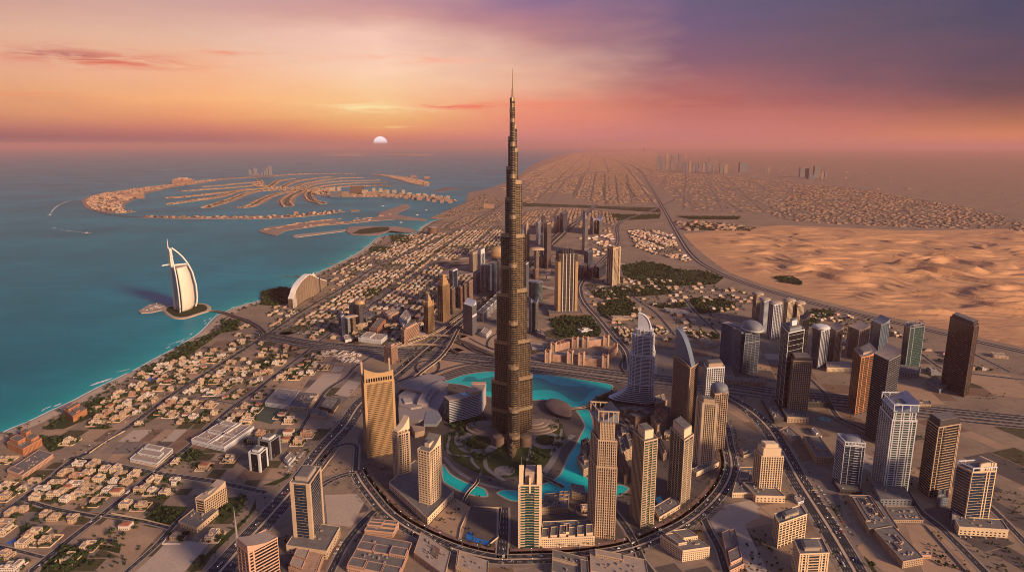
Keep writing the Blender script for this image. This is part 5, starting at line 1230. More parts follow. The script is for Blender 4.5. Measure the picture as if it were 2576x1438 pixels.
# ------------------------------------------------------------------ grey shopping mall, wavy hotel, shell roofed hall
def slabs(t, name, m_, pts, z0, z1, og, inset=0.0):
    m = MB(); cc = sum((Vector((p[0], p[1], 0)) for p in pts), Vector()) / len(pts)
    m.prism([(cc.x + (p[0] - cc.x) * (1 - inset), cc.y + (p[1] - cc.y) * (1 - inset)) for p in pts], z0, z1); return m.build(name, m_, t, og)
M_mall = mat('grey_membrane_roof', (0.31, 0.265, 0.255), 0.8, scale=0.02, col2=(0.25, 0.215, 0.21), stain=0.25)
def mall():
    c = G(1045, 1040); t = thing('shopping_mall', 'sprawling grey flat roofed mall of curved overlapping roofs beside the interchange', 'mall', c); og = (c.x, c.y, 0); LANDMARK.append((c.x, c.y, 'the grey mall'))
    slabs(t, 'hall', M_mall, GT(1,2,[(1430,1170),(1560,1080),(1730,1010),(1930,1040),(1925,1160),(1850,1290),(1800,1400),(1640,1430),(1440,1400)]), 0, 20, og)
    slabs(t, 'roof', M_mall, GT(1,2,[(1440,1100),(1550,1030),(1730,970),(1900,1000),(1900,1110),(1740,1180),(1560,1130)]), 20.01, 27, og)
    slabs(t, 'roof', M_mall, GT(1,2,[(1445,1190),(1600,1160),(1680,1220),(1670,1300),(1560,1320),(1440,1290)]), 20.01, 25, og)
    slabs(t, 'roof', mat('pale_mall_panel', (.38, .33, .31), .8, scale=.03, var=.06), GT(1,2,[(1480,1230),(1560,1225),(1580,1270),(1500,1280)]), 25.01, 28, og)
    w = [*GT(1,2,[(1680,1290),(1720,1200),(1790,1120),(1900,1070)])]; P = smooth_path(w, 8); m = MB(); ribs = normals2d(P)
    m.loft([[(p.x + n.x * a, p.y + n.y * a, z) for a, z in ((14, 20.02), (-14, 20.02), (-14, 27.5), (14, 32))] for p, n in zip(P, ribs)]); m.build('curved_gallery', M_mall, t, og)
    fm = MB(); rs = random.Random(11)                 # dark letter strokes along the gallery, too worn in the picture to read
    for i in range(4, len(P) - 8):
        p, n = P[i], ribs[i]; d = Vector((n.y, -n.x, 0))
        a = -3.5
        fm.box((p + n * a, d, n), -1.6, -.6, -3.5, 3.5 if i % 3 else 1, 29.6, 30.6)
        if i % 2: fm.box((p + n * a, d, n), -.6, 1.4, -.6 + rs.choice((-2.6, 0, 2.6)), .6, 29.6, 30.6)
    fm.build('sign_letters', W_['dark'], t, og)
    slabs(t, 'entrance_canopy', mat('blue_grey_roof', (.20, .215, .25), .6, scale=.05, var=.05), GT(1,2,[(1720,1340),(1830,1330),(1870,1400),(1820,1470),(1690,1470),(1700,1400)]), 14, 21, og)
    slabs(t, 'entrance_wing', W_['tan'], GT(1,3,[(1560,10),(1700,30),(1690,70),(1600,90)]), 0, 14, og)
    m = MB(); plant(m, ((GT(1,2,[(1470,1170)])[0]), Vector((1, 0, 0)), Vector((0, 1, 0))), 180, 120, 27.1, 14, random.Random(3), 4); m.build('roof_plant', W_['grey'], t, og)
    BUILT.append((GT(1,2,[(1430,1180),(1560,1060),(1730,990),(1930,1020),(1940,1160),(1870,1438),(1640,1460),(1440,1420)]), 4))
    # wavy hotel with white balcony bands
    c = G(1190, 1052); t = thing('wavy_hotel', 'curved hotel with wavy white balcony bands between the mall and the tallest tower', 'hotel', c); og = (c.x, c.y, 0); LANDMARK.append((c.x, c.y, 'the wavy hotel'))
    B = GD([(1131,1064),(1150,1060),(1170,1056),(1190,1050),(1205,1046),(1218,1030),(1222,1015)]); H = ZT(B[0], 1010)
    P = smooth_path(B, 6); N = normals2d(P); g, b = MB(), MB()
    def ring(a0, a1, z): return [(p.x + n.x * a0, p.y + n.y * a0, z) for p, n in zip(P, N)] + [(p.x + n.x * a1, p.y + n.y * a1, z) for p, n in zip(P[::-1], N[::-1])]
    g.loft([ring(1, 34, 0), ring(1, 34, H)]); g.build('glazing', GL['navy'], t, og)
    z = 3
    while z < H: b.loft([ring(0, 35, z), ring(0, 35, z + 1.6)]); z += 4.4
    b.build('balconies', W_['white'], t, og)
    m = MB(); m.loft([ring(0, 35, H), ring(0, 35, H + 2.5)]); m.build('roof', W_['roofl'], t, og)
    m = MB(); e, n = P[-1], N[-1]; d = Vector((n.y, -n.x, 0)); m.box((e, d, n), -12, 3, -1, 36, 0, H + 4); m.build('end_wall', W_['pink'], t, og)
    m = MB(); p = P[len(P) // 2] + N[len(P) // 2] * 20; m.box((p, Vector((.9, .4, 0)), Vector((-.4, .9, 0))), -14, 14, -16, 16, H + 2.51, H + 9); m.build('penthouse', W_['pink'], t, og)
    m = MB(); p = P[len(P) // 3] + N[len(P) // 3] * 18; m.prism(circ(p.x, p.y, 15, 12, 20), H + 2.51, H + 4); m.build('roof_pool', M_poolt, t, og)
    BUILT.append((GD([(1128,1068),(1224,1052),(1226,1000),(1135,1000)]), 4))
    # shell roofed hall
    pts = GT(2,2,[(340,1220),(390,1170),(470,1180),(560,1220),(590,1290),(580,1345),(480,1330),(390,1290)]); c = sum((Vector(p) for p in pts), Vector()) / 8
    t = thing('concert_hall', 'leaf shaped hall with a ribbed pinkish shell roof on the lake promenade', 'hall', c); og = (c.x, c.y, 0)
    S = smooth_path(pts + [pts[0]], 8)[:-1]; m = MB(); m.prism(S, 0, 9); m.build('glazed_walls', GL['navy'], t, og)
    m = MB(); m.loft([[(c.x + (p.x - c.x) * k, c.y + (p.y - c.y) * k, z) for p in S] for k, z in ((1.06, 9), (1.06, 10), (.85, 12.5), (.5, 14.2), (.1, 15))]); sr = m.build('shell_roof', W_['brown'], t, og, True)
    m = MB(); a, b = Vector(pts[0]), Vector(pts[5]); d = (b - a).normalized(); n = Vector((-d.y, d.x, 0))
    for k in range(-4, 5):
        mid = c + n * k * 5.5; L = 40 * math.sqrt(max(.05, 1 - (k / 5.2) ** 2)); m.tube([mid + d * L * s + Vector((0, 0, 10.2 + 4.8 * (1 - s * s) * math.sqrt(max(.05, 1 - (k / 6) ** 2)))) for s in (-1, -.6, -.2, .2, .6, 1)], .5, 4)
    m.build('roof_ribs', W_['pink'], sr, og); BUILT.append((pts, 4))
mall()
# ------------------------------------------------------------------ palm shaped island and other made land
M_isl = mat('island_sand', (0.36, 0.255, 0.20), 0.95, world=True, scale=0.004, col2=(0.25, 0.185, 0.155), spec=0.1)
BLOB = []           # (kind, list of boxes) for the far built up masses
def isle(name, pts, label=None, m=None, z=2.5):
    P = pts; c = sum((Vector(p) for p in P), Vector()) / len(P)
    mb = MB(); mb.prism([(p[0], p[1]) for p in P], -2.5, z); return prop(mb.build(name, m or M_isl), kind='structure')
def strip_poly(path, ws):
    P = smooth_path(path, 60); N = normals2d(P); n = len(P); L, R = [], []
    for i, (p, q) in enumerate(zip(P, N)):
        t = i / (n - 1) * (len(ws) - 1); k = min(int(t), len(ws) - 2); w = ws[k] + (ws[k + 1] - ws[k]) * (t - k)
        L.append(p + q * w / 2); R.append(p - q * w / 2)
    return P, N, L + R[::-1]
FR = []             # frond centre lines, for their houses
A = lambda *p: GT(0,1,p)
B = lambda *p: GT(1,1,p)
# crescent
cres = [([*A((2500,350),(2200,370),(1900,410),(1700,435),(1540,455),(1400,480),(1280,500),(1150,540),(1080,590),(1060,640),(1120,680),(1210,700),(1330,690))], [60,190,300,380,330,420,560,620,640,560,420,330,120]),
        ([*A((2500,352)), *B((60,345),(200,330),(480,315),(800,314),(1000,318))], [150, 260, 230, 240, 200, 120]),
        ([*B((1180,318),(1350,335),(1450,350),(1560,375),(1640,400),(1710,432))], [120, 260, 420, 430, 420, 90]),
        ([*A((1450,748),(1700,752),(2100,755),(2450,752)), *B((0,755),(400,735),(640,712),(760,700),(880,690))], [70,150,160,170,190,230,240,220,50])]
for path, ws in cres:
    P, N, poly = strip_poly(path, ws); isle('crescent_island', poly); FR.append((P, ws, 'mixed'))
mb = MB(); ribbon(mb, smooth_path(A((1700,433),(1400,478),(1150,530),(960,590),(915,630),(960,680),(1100,720),(1300,742),(1450,748)), 60), -14, 14, 2.2)
prop(mb.build('breakwater', M_rock), kind='structure')
# trunk and fronds
trunk = [*B((2000,590),(1800,560),(1500,535),(1200,530),(900,530),(720,505),(600,480),(450,468),(200,455),(30,430),(10,390)), ]
P, N, poly = strip_poly(trunk, [60, 330, 470, 500, 480, 430, 300, 260, 200, 160, 120]); isle('trunk_island', poly); FR.append((P, [60, 330, 470, 500, 480, 430, 300, 260, 200, 160, 120], 'tall'))
fr = [(B((570,478),(530,510),(535,550),(580,590),(680,612)), 150), (B((470,480),(380,520),(320,560),(300,600),(330,640)), 190), (B((400,478),(200,520),(60,575),(-60,640),(-160,655)), 150),
      (B((300,470),(0,490)) + A((2300,580),(2150,630),(2070,655)), 150), (B((200,462),(-100,470)) + A((2200,545),(1900,590),(1700,622)), 130), (B((100,456)) + A((2300,495),(2000,530),(1680,560)), 130),
      (A((2560,430),(2300,455),(2000,475),(1800,490)), 120), (A((2560,400),(2400,412),(2200,432),(2000,446)), 130), (B((30,430),(45,400),(30,375)) , 150), (B((140,445),(180,410),(240,380),(380,362)), 150), (B((260,448),(340,410),(450,380),(680,350),(780,345)), 130),
      (B((380,452),(500,410),(700,375),(900,355),(1080,350)), 130), (B((460,455),(640,410),(900,385),(1250,378)), 120), (B((540,462),(800,420),(1100,402),(1310,405)), 110), (B((600,470),(900,440),(1200,432),(1370,438)), 110)]
for path, w in fr:
    P, N, poly = strip_poly(path, [w * .8, w, w, w * 1.15, w * .6]); isle('frond_island', poly); FR.append((P, [w], 'villa'))
# harbour island, jetty, green spit, small islands
isle('harbour_island', B((15,888),(110,850),(300,828),(500,800),(740,765),(780,775),(900,795),(1210,750),(1250,700),(1480,622),(1530,622),(1550,650),(1400,720),(1580,752),(1720,768),(1720,785),(1400,770),(1200,785),(900,815),(660,832),(400,868),(300,885),(200,935),(120,920)))
isle('jetty', B((375,935),(400,925),(700,895),(920,868),(920,885),(400,953),(375,950)), m=M_conc)
isle('spit', B((900,890),(930,850),(1100,838),(1400,842),(1560,862),(1620,890),(1560,910),(1350,885),(1230,930),(1080,932),(960,925)))
patch('lawn', B((970,912),(1040,875),(1200,850),(1340,848),(1340,880),(1240,905),(1060,920)), M_lawn, 2.7)
isle('islet', B((1775,500),(1830,475),(1900,450),(2050,448),(2050,456),(1930,480),(1880,490)), m=M_rock)
isle('islet', B((935,680),(990,668),(1045,672),(1040,688),(960,692)))
for k in range(9):
    rs = random.Random(k); x0 = 740 + rs.random() * 250; y0 = 378 + rs.random() * 13; isle('far_island', GD([(x0, y0), (x0 + 60 + rs.random() * 70, y0 - .5), (x0 + 150, y0 + .6), (x0 + 70, y0 + 1.3)]), m=M_beach, z=1.5)
for x0, y0, x1, y1, w in ((1245,412,1308,416,60),(741,693,770,699,5),(822,664,860,663,6),(0,1088,44,1096,6),(906,623,924,622,6),(717,694,768,698,7)):
    a, b = G(x0, y0), G(x1, y1); d = (b - a).normalized(); n = Vector((-d.y, d.x, 0)); mb = MB(); mb.box((a, d, n), 0, (b - a).length, -w / 2, w / 2, -2.2, 1.6); prop(mb.build('groyne', M_rock), kind='structure')
# buildings on the island
def block(name, label, cat, px, py, wpx, ytop, wall, gl='grey', dpx=None, n=None, lm=None, crown=None, group=None):
    c = G(px, py); mpp = (c.y * CP + HC * SP) / F_; w = wpx * mpp; d = w * .45 if dpx is None else dpx * mpp; H = ZT(c, ytop); fs = max(4.0, H / 16)
    t = thing(name, label, cat, c, group); og = (c.x, c.y, 0); f = (Vector((c.x - w / 2, c.y, 0)), Vector((1, 0, 0)), Vector((0, 1, 0)))
    m = MB(); m.box(f, .5, w - .5, .5, d - .5, 0, H); m.build('glazing', GL[gl], t, og)
    m = MB(); z = fs * .55
    while z < H: m.box(f, 0, w, 0, d, z, z + fs * .45); z += fs
    m.build('floor_bands', W_[wall], t, og)
    m = MB(); k = n or max(2, int(wpx / 2.2))
    for i in range(k + 1): m.box(f, (w - 2.4) * i / k, (w - 2.4) * i / k + 2.4, -.4, d + .4, 0, H + 1)
    m.build('piers', W_[wall], t, og)
    if crown: crown(t, og, f, w, d, H, random.Random(1))
    if lm: LANDMARK.append((c.x, c.y, lm))
    return t, og, f, w, d, H
def arch_gate(t, og, f, w, d, H, rs):
    for k, (a0, a1, h) in enumerate(((.3, .44, 34), (.56, .7, 34), (.12, .3, 14), (.7, .88, 14))):
        m = MB(); m.box(f, a0 * w, a1 * w, 0, d, H, H + h); m.build('turret', W_['pink'], t, og)
    m = MB(); m.box(f, .44 * w, .56 * w, 0, d, H + 16, H + 30); m.build('arch_bridge', W_['pink'], t, og)
t, og, f, w, d, H = block('island_resort', 'long pink resort with a central arch on the crescent of the palm island', 'hotel', 459, 464, 50, 452, 'pink', 'brown', 12, 18, 'the pink arched resort', arch_gate)
def jagged(t, og, f, w, d, H, rs):
    for k in range(9):
        if k in (4,): continue
        m = MB(); a = w * k / 9; m.box(f, a, a + w * .085, 0, d, H, H + (120, 60, 150, 40, 0, 60, 90, 150, 190)[k]); m.build('stacked_wing', W_['grey'], t, og)
block('island_resort', 'grey resort of jagged stacked blocks at the far tip of the palm island', 'hotel', 655, 447, 56, 441, 'grey', 'grey', 10, 20, 'the jagged stacked resort', jagged)
for i, (x, y, w_, yt, wall) in enumerate([(700,491,0,0,0)] and [(843,497,24,481,'grey'),(869,496,17,482,'tan'),(836,488,12,472,'cream'),(853,486,8,472,'cream'),(888,489,14,469,'brown'),(905,489,20,468,'brown'),(918,491,14,478,'cream'),(827,486,10,473,'pink')]):
    block('apartment_block', ['wide dark block nearest the marina of the palm island trunk','tan block beside the wide dark block on the palm island trunk','cream block behind the wide dark block on the palm island','slim cream block between taller ones on the palm island','brown block in the middle of the palm island trunk','broad brown block with a dark front on the palm island trunk','low cream block right of the broad brown block','pink block at the marina end of the palm island trunk'][i], 'apartment block', x, y, w_, yt, wall)
NTH = 'first second third fourth fifth sixth seventh eighth ninth tenth eleventh twelfth thirteenth'.split()
rs = random.Random(5)
for i in range(34):                                 # the long row of apartment blocks along the trunk
    s = i / 33; x = 925 + 208 * s + rs.uniform(-3, 3); row = i % 3; y = 492 + 20 * s ** 1.2 - row * 5 + rs.uniform(-1, 1); h = rs.uniform(7, 10.5)
    block('shore_apartments', ('pink', 'tan', 'cream')[i % 3] + ' shoreline apartment block, ' + NTH[i // 3] + ' of its ' + ('front', 'middle', 'back')[i % 3] + ' row on the palm trunk', 'apartment block', x, y, rs.uniform(7, 11), y - h, ('pink', 'tan', 'cream')[i % 3], group='shoreline apartment blocks on the palm island')
for x, y, w_, yt, lab in ((1222,525,10,512,'cream block of the pair standing by the bay past the palm island'),(1235,524,14,514,'wider pink block of the pair standing by the bay past the palm island'),(745,540,9,532,'domed pink block on the near arm of the crescent'),(352,500,16,487,'long low pink palace on the outer crescent'),(325,497,24,489,'broad sandy palace with courtyards on the outer crescent'),(1040,446,14,441,'pink block on the far right arm of the crescent'),(1074,450,12,444,'pink palace at the right end of the crescent')):
    block('palace_hotel', lab, 'hotel', x, y, w_, yt, 'pink', 'brown')
# ------------------------------------------------------------------ far skyline in the haze
for i, (x, y, w_, yt) in enumerate([(1620,385,4,371),(1658,428,8,392),(1668,429,7,396),(1677,427,6,389),(1690,428,7,391),(1708,425,6,389),(1655,430,6,398),(1662,400,4,390),(1700,410,4,397),(1720,434,5,408),(1727,434,5,407),(1735,434,6,406),(1744,434,5,408),(1752,434,4,409),(1760,432,7,410),(1770,433,6,411),(1783,432,5,396),(1776,434,5,408),(1815,436,9,412),(1826,436,10,414),(1868,434,16,409),(1880,434,8,412),(1926,433,3,418),(1934,433,3,419),(2018,446,12,421),(2030,447,8,424),(2054,448,13,418),(2068,450,5,432),(2077,450,6,432),(2042,451,16,440),(1795,436,4,418),(1725,398,4,388)]):
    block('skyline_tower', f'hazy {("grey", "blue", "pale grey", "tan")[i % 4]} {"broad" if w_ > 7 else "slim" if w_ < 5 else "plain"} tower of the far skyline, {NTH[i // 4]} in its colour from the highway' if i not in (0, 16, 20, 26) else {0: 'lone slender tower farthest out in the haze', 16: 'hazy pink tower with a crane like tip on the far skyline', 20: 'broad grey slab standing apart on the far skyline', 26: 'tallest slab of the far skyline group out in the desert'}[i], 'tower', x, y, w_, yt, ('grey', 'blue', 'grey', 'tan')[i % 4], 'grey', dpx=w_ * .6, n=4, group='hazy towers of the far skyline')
# ------------------------------------------------------------------ desert dunes
DES = GD([(1716,588),(1960,566),(2300,580),(2560,575),(2900,590),(3200,620),(3200,1100),(2900,968),(2640,889),(2457,848),(2307,813),(2182,785),(2019,745),(1932,720),(1888,706),(1830,684),(1775,645),(1745,618)])
def dunes():
    xs = [p.x for p in DES]; ys = [p.y for p in DES]; x0, x1 = min(xs), min(max(xs), 6500.0); y0, y1 = min(ys), max(ys)
    step = 7.5; nx, ny = int((x1 - x0) / step), int((y1 - y0) / step)
    X, Y = np.meshgrid(np.linspace(x0, x1, nx), np.linspace(y0, y1, ny))
    def vn(x, y, seed):
        xi = np.floor(x).astype(int); yi = np.floor(y).astype(int); fx = x - xi; fy = y - yi
        def h(a, b): 
            v = np.sin(a * 127.1 + b * 311.7 + seed * 74.7) * 43758.5453; return v - np.floor(v)
        fx = fx * fx * (3 - 2 * fx); fy = fy * fy * (3 - 2 * fy)
        return (h(xi, yi) * (1 - fx) + h(xi + 1, yi) * fx) * (1 - fy) + (h(xi, yi + 1) * (1 - fx) + h(xi + 1, yi + 1) * fx) * fy
    wx = vn(X / 420, Y / 420, 1) * 2.4 + vn(X / 150, Y / 130, 2) * 1.25; wy = vn(X / 300, Y / 300, 3) * 1.2
    a = R_(-24); U = X * math.cos(a) + Y * math.sin(a); V = -X * math.sin(a) + Y * math.cos(a)
    def saw(p):                                      # long back slope, short slip face
        f = p - np.floor(p); return np.where(f < .24, f / .24, (1 - f) / .76) ** 1.15
    ph = V / 128 + wx * .85 + wy * .2; ph2 = V / 95 + U / 500 + wx * 1.3
    amp = .35 + .9 * vn(X / 520, Y / 380, 5)
    cut = np.clip(vn(U / 150 + wy, V / 170, 7) * 2.6 - .7, .08, 1.15)
    Z = saw(ph) * 29 * amp * cut + saw(ph2) * 15 * vn(X / 260, Y / 240, 8) + vn(X / 60, Y / 45, 9) * 1.0
    # fade towards the edges
    P = np.array([(p.x, p.y) for p in DES]); D = np.full(X.shape, 1e9)
    for i in range(len(P)):
        q0, q1 = P[i], P[(i + 1) % len(P)]; d = q1 - q0; t = np.clip(((X - q0[0]) * d[0] + (Y - q0[1]) * d[1]) / (d @ d), 0, 1)
        D = np.minimum(D, np.hypot(X - q0[0] - t * d[0], Y - q0[1] - t * d[1]))
    ins = np.zeros(X.shape, bool); j = len(P) - 1
    for i in range(len(P)):
        c_ = (P[i][1] > Y) != (P[j][1] > Y); xx = (P[j][0] - P[i][0]) * (Y - P[i][1]) / (P[j][1] - P[i][1] + 1e-12) + P[i][0]; ins ^= c_ & (X < xx); j = i
    far_ = np.clip((6600 - Y) / 3400, .15, 1)
    Z = .25 + Z * np.clip((D - 30) / 260, 0, 1) * far_
    idx = np.arange(nx * ny).reshape(ny, nx); keep = ins[:-1, :-1] & ins[1:, 1:] & ins[:-1, 1:] & ins[1:, :-1]
    q = np.stack([idx[:-1, :-1], idx[:-1, 1:], idx[1:, 1:], idx[1:, :-1]], -1)[keep]
    me = bpy.data.meshes.new('dunes'); V_ = np.stack([X, Y, Z], -1).reshape(-1, 3)
    me.vertices.add(len(V_)); me.vertices.foreach_set('co', V_.ravel()); me.loops.add(q.size); me.polygons.add(len(q))
    me.loops.foreach_set('vertex_index', q.ravel()); me.polygons.foreach_set('loop_start', np.arange(0, q.size, 4)); me.polygons.foreach_set('use_smooth', np.ones(len(q), bool))
    me.update(); me.validate(); me.materials.append(M_desert); o = bpy.data.objects.new('dunes', me); COL.objects.link(o); prop(o, kind='structure')
dunes()
# ------------------------------------------------------------------ where things may stand
def near_road(x, y, pad=0.0, cache={}):
    if not cache:
        g = {}
        for P, hw in ROADS:
            for i in range(len(P) - 1):
                a, b = P[i], P[i + 1]; r = hw + 40
                for gx in range(int((min(a.x, b.x) - r) // 100), int((max(a.x, b.x) + r) // 100) + 1):
                    for gy in range(int((min(a.y, b.y) - r) // 100), int((max(a.y, b.y) + r) // 100) + 1): g.setdefault((gx, gy), []).append((a.x, a.y, b.x, b.y, hw))
        cache['g'] = g
    for ax, ay, bx, by, hw in cache['g'].get((int(x // 100), int(y // 100)), ()):
        dx, dy = bx - ax, by - ay; l2 = dx * dx + dy * dy or 1e-9; t = max(0, min(1, ((x - ax) * dx + (y - ay) * dy) / l2))
        if math.hypot(x - ax - t * dx, y - ay - t * dy) < hw + pad: return True
    return False
def on_building(x, y, pad=0.0):
    for b in BB:
        if b[0] - pad < x < b[2] + pad and b[1] - pad < y < b[3] + pad:
            pl = b[4]
            if inpoly(x, y, pl): return True
            for i in range(len(pl)):
                ax, ay = pl[i][0], pl[i][1]; bx, by = pl[(i + 1) % len(pl)][0], pl[(i + 1) % len(pl)][1]; dx, dy = bx - ax, by - ay; l2 = dx * dx + dy * dy or 1e-9
                t = max(0, min(1, ((x - ax) * dx + (y - ay) * dy) / l2))
                if math.hypot(x - ax - t * dx, y - ay - t * dy) < pad + b[5]: return True
    return False
def mkbb():
    return [(min(p[0] for p in pl) - mg, min(p[1] for p in pl) - mg, max(p[0] for p in pl) + mg, max(p[1] for p in pl) + mg, pl, mg) for pl, mg in BUILT]
BB = mkbb()
WATERS = [LAKE, CANAL, CAN2]
ORD = ['next to', 'second from', 'third from', 'fourth from', 'fifth from', 'sixth from', 'seventh from', 'eighth from', 'ninth from', 'tenth from', 'eleventh from', 'twelfth from']
LANDMARK += [(*G(x, y)[:2], w) for x, y, w in [(185,1148,'the coast road junction'),(62,1256,'the lower street corner'),(395,1208,'the walled school yard'),(250,1300,'the crossing of two lanes'),(420,1320,'the dark walled garden'),(150,1410,'the lower edge of the villas'),(268,1205,'the middle villa block'),(130,1195,'the long sandy shed'),
    (345,1040,'the blue garden pool'),(400,1015,'the walled sand plot'),(385,950,'the round blue pool'),(480,930,'the beach club houses'),(560,1010,'the lane above the coast road'),(480,1040,'the hedged gardens'),(640,1040,'the green sports court'),(760,960,'the wide sandy plot'),(840,900,'the ruined walls'),(600,880,'the bridge road junction'),(720,860,'the overpass'),
    (1500,1080,'the old town courtyards'),(1450,880,'the red capped apartments'),(1440,835,'the wooded garden'),(2050,1130,'the parking yard'),(2200,1330,'the flat roofed shops'),(2330,1340,'the sandy strip'),(1800,1360,'the vacant sandy plot'),(980,1370,'the terracotta roofed terraces'),(1130,1300,'the walled sand lot'),(880,1230,'the roundabout'),(680,1300,'the highway verge'),(1400,1390,'the lower ring road')]]
used = {}
def place_words(x, y):
    b = min(LANDMARK, key=lambda l: (l[0] - x) ** 2 + (l[1] - y) ** 2); return b[2]
PEND = {}
def auto_label(objs):
    """objs: (object, description) -> each is named by its look and its place in line from the landmark it stands by"""
    groups = {}
    for o, desc in objs:
        x, y = o.location.x, o.location.y; lm = min(LANDMARK, key=lambda l: (l[0] - x) ** 2 + (l[1] - y) ** 2); groups.setdefault((desc, lm[2]), []).append(((lm[0] - x) ** 2 + (lm[1] - y) ** 2, o))
    for (desc, lm), L in groups.items():
        L.sort(key=lambda q: q[0])
        for k, (_, o) in enumerate(L):
            o['label'] = f'{desc} {ORD[k]} {lm}' if k < len(ORD) else f'{desc} among those farther from {lm}'
# ------------------------------------------------------------------ villas
VC = {'sandy': (0.50, 0.355, 0.245), 'cream': (0.60, 0.46, 0.335), 'white': (0.64, 0.555, 0.50), 'terracotta': (0.46, 0.27, 0.18)}
VM = {k: mat(k + '_villa_render', c, 0.85, scale=0.2, var=0.07, stain=0.15) for k, c in VC.items()}
M_vroof = mat('villa_roof_screed', (0.44, 0.33, 0.26), 0.95, scale=0.15, col2=(0.33, 0.25, 0.205), stain=0.3)
M_vwin = mat('dark_window', (0.03, 0.028, 0.03), 0.25, scale=0.5, var=0.2, spec=0.5)
FR0 = (Vector((0, 0, 0)), Vector((1, 0, 0)), Vector((0, 1, 0)))
def wins(m, a0, a1, b0, b1, z0, h=1.7, gap=3.2):
    for z in z0:
        a = a0 + 1.4
        while a + 1.5 < a1:
            for b in (b0, b1): m.box(FR0, a, a + 1.4, b - .06, b + .06, z, z + h)
            a += gap
        b = b0 + 1.4
        while b + 1.5 < b1:
            for a in (a0, a1): m.box(FR0, a - .06, a + .06, b, b + 1.4, z, z + h)
            b += gap
def villa_proto(shape, colour):
    W, D = {'square': (15, 14), 'long': (22, 12), 'L shaped': (20, 18), 'stepped': (18, 15), 'courtyard': (22, 20), 'pitched': (16, 14)}[shape]
    t = thing('villa', 'villa', 'villa', (0, 0, 0), 'villas of the residential streets')
    wal, rf, wn = MB(), MB(), MB()
    def vol(a0, a1, b0, b1, h, z=0.0, roof=True, win=True):
        wal.box(FR0, a0, a1, b0, b1, z, z + h - .01)
        for q in ((a0 - .15, a1 + .15, b0 - .15, b0 + .3), (a0 - .15, a1 + .15, b1 - .3, b1 + .15), (a0 - .15, a0 + .3, b0 + .3, b1 - .3), (a1 - .3, a1 + .15, b0 + .3, b1 - .3)): wal.box(FR0, *q, z + h - .3, z + h + .9)
        if roof: rf.box(FR0, a0 + .3, a1 - .3, b0 + .3, b1 - .3, z + h - .1, z + h + .12)
        if win: wins(wn, a0, a1, b0, b1, [z + 1.2 + 3.6 * k for k in range(int(h // 3.6))])
    a, b = W / 2, D / 2
    if shape == 'square': vol(-a, a, -b, b, 7.6); vol(-3, 2, 1, 5, 2.8, 7.6, win=False); vol(-a - 2.5, -a, -3, 3, 3.8, win=False)
    elif shape == 'long': vol(-a, a, -b, b, 7.2); vol(3, 7, -2, 3, 2.8, 7.2, win=False); vol(-a + 2, a - 8, -b - 3, -b, 3.6)
    elif shape == 'L shaped': vol(-a, a, 0, b, 7.4); vol(-a, -1, -b, 0, 7.2); vol(-4, 0, 2, 6, 2.6, 7.4, win=False)
    elif shape == 'stepped': vol(-a, a, -b, b, 4); vol(-a + 1, a - 5, -b + 3, b - 1, 3.6, 4); vol(-3, 1, 2, 5, 2.4, 7.6, win=False)
    elif shape == 'courtyard':
        vol(-a, a, b - 7, b, 7.2); vol(-a, -a + 7, -b, b - 7, 7.0); vol(a - 7, a, -b, b - 7, 4.2); vol(-2, 2, b - 5, b - 1, 2.6, 7.2, win=False)
    else:
        vol(-a, a, -b, b, 6.6, roof=False)
        rf.add([(-a - .6, -b - .6, 6.7), (a + .6, -b - .6, 6.7), (a + .6, b + .6, 6.7), (-a - .6, b + .6, 6.7), (-a + 5, 0, 9.8), (a - 5, 0, 9.8)], [(0, 1, 5, 4), (1, 2, 5), (2, 3, 4, 5), (3, 0, 4)])
    wal.add(wn.v, wn.f, 1); wal.build('wall', [VM[colour], M_vwin], t); rfo = rf.build('roof', W_['redroof'] if shape == 'pitched' else M_vroof, t)
    rs = random.Random(hash((shape, colour)) % 7 if False else len(shape) * 3 + len(colour))
    m = MB(); zt = 7.4 if shape != 'pitched' else 6.0
    if shape != 'pitched':
        m.box(FR0, -a + 2, -a + 3.6, b - 4, b - 2.6, 7.0, 8.9); m.build('water_tank', W_['white'], rfo)
    return t
PROTO = {}
VILLAS = []
def put_villa(x, y, rz, shape=None, colour=None, rs=random, sc=1.0):
    shape = shape or rs.choices(['square', 'long', 'L shaped', 'stepped', 'courtyard', 'pitched'], [4, 3, 3, 3, 1.5, 1])[0]; colour = colour or rs.choices(list(VC), [6, 5, 2.5, 1])[0]
    k = (shape, colour)
    if k not in PROTO: o = PROTO[k] = villa_proto(shape, colour); o.location = (x, y, 0); o.rotation_euler.z = rz; o.scale = (sc,) * 3
    else: o = dup(PROTO[k], (x, y, 0), rz, 'villa', None, sc)
    VILLAS.append((o, f'{colour} {shape if shape != "pitched" else "red roofed"} villa')); BUILT.append((circ(x, y, 10 * sc, 10 * sc, 6), 3)); return o
dl = GD([(62,1256),(315,1069)]); STREET = math.atan2(dl[1].y - dl[0].y, dl[1].x - dl[0].x)
rv = random.Random(21)
LANDV = [(p.x - n.x * 52, p.y - n.y * 52) for p, n in zip(csm, normals2d(csm))] + [(60000, 90000), (60000, -3000), (-6000, -3000)]
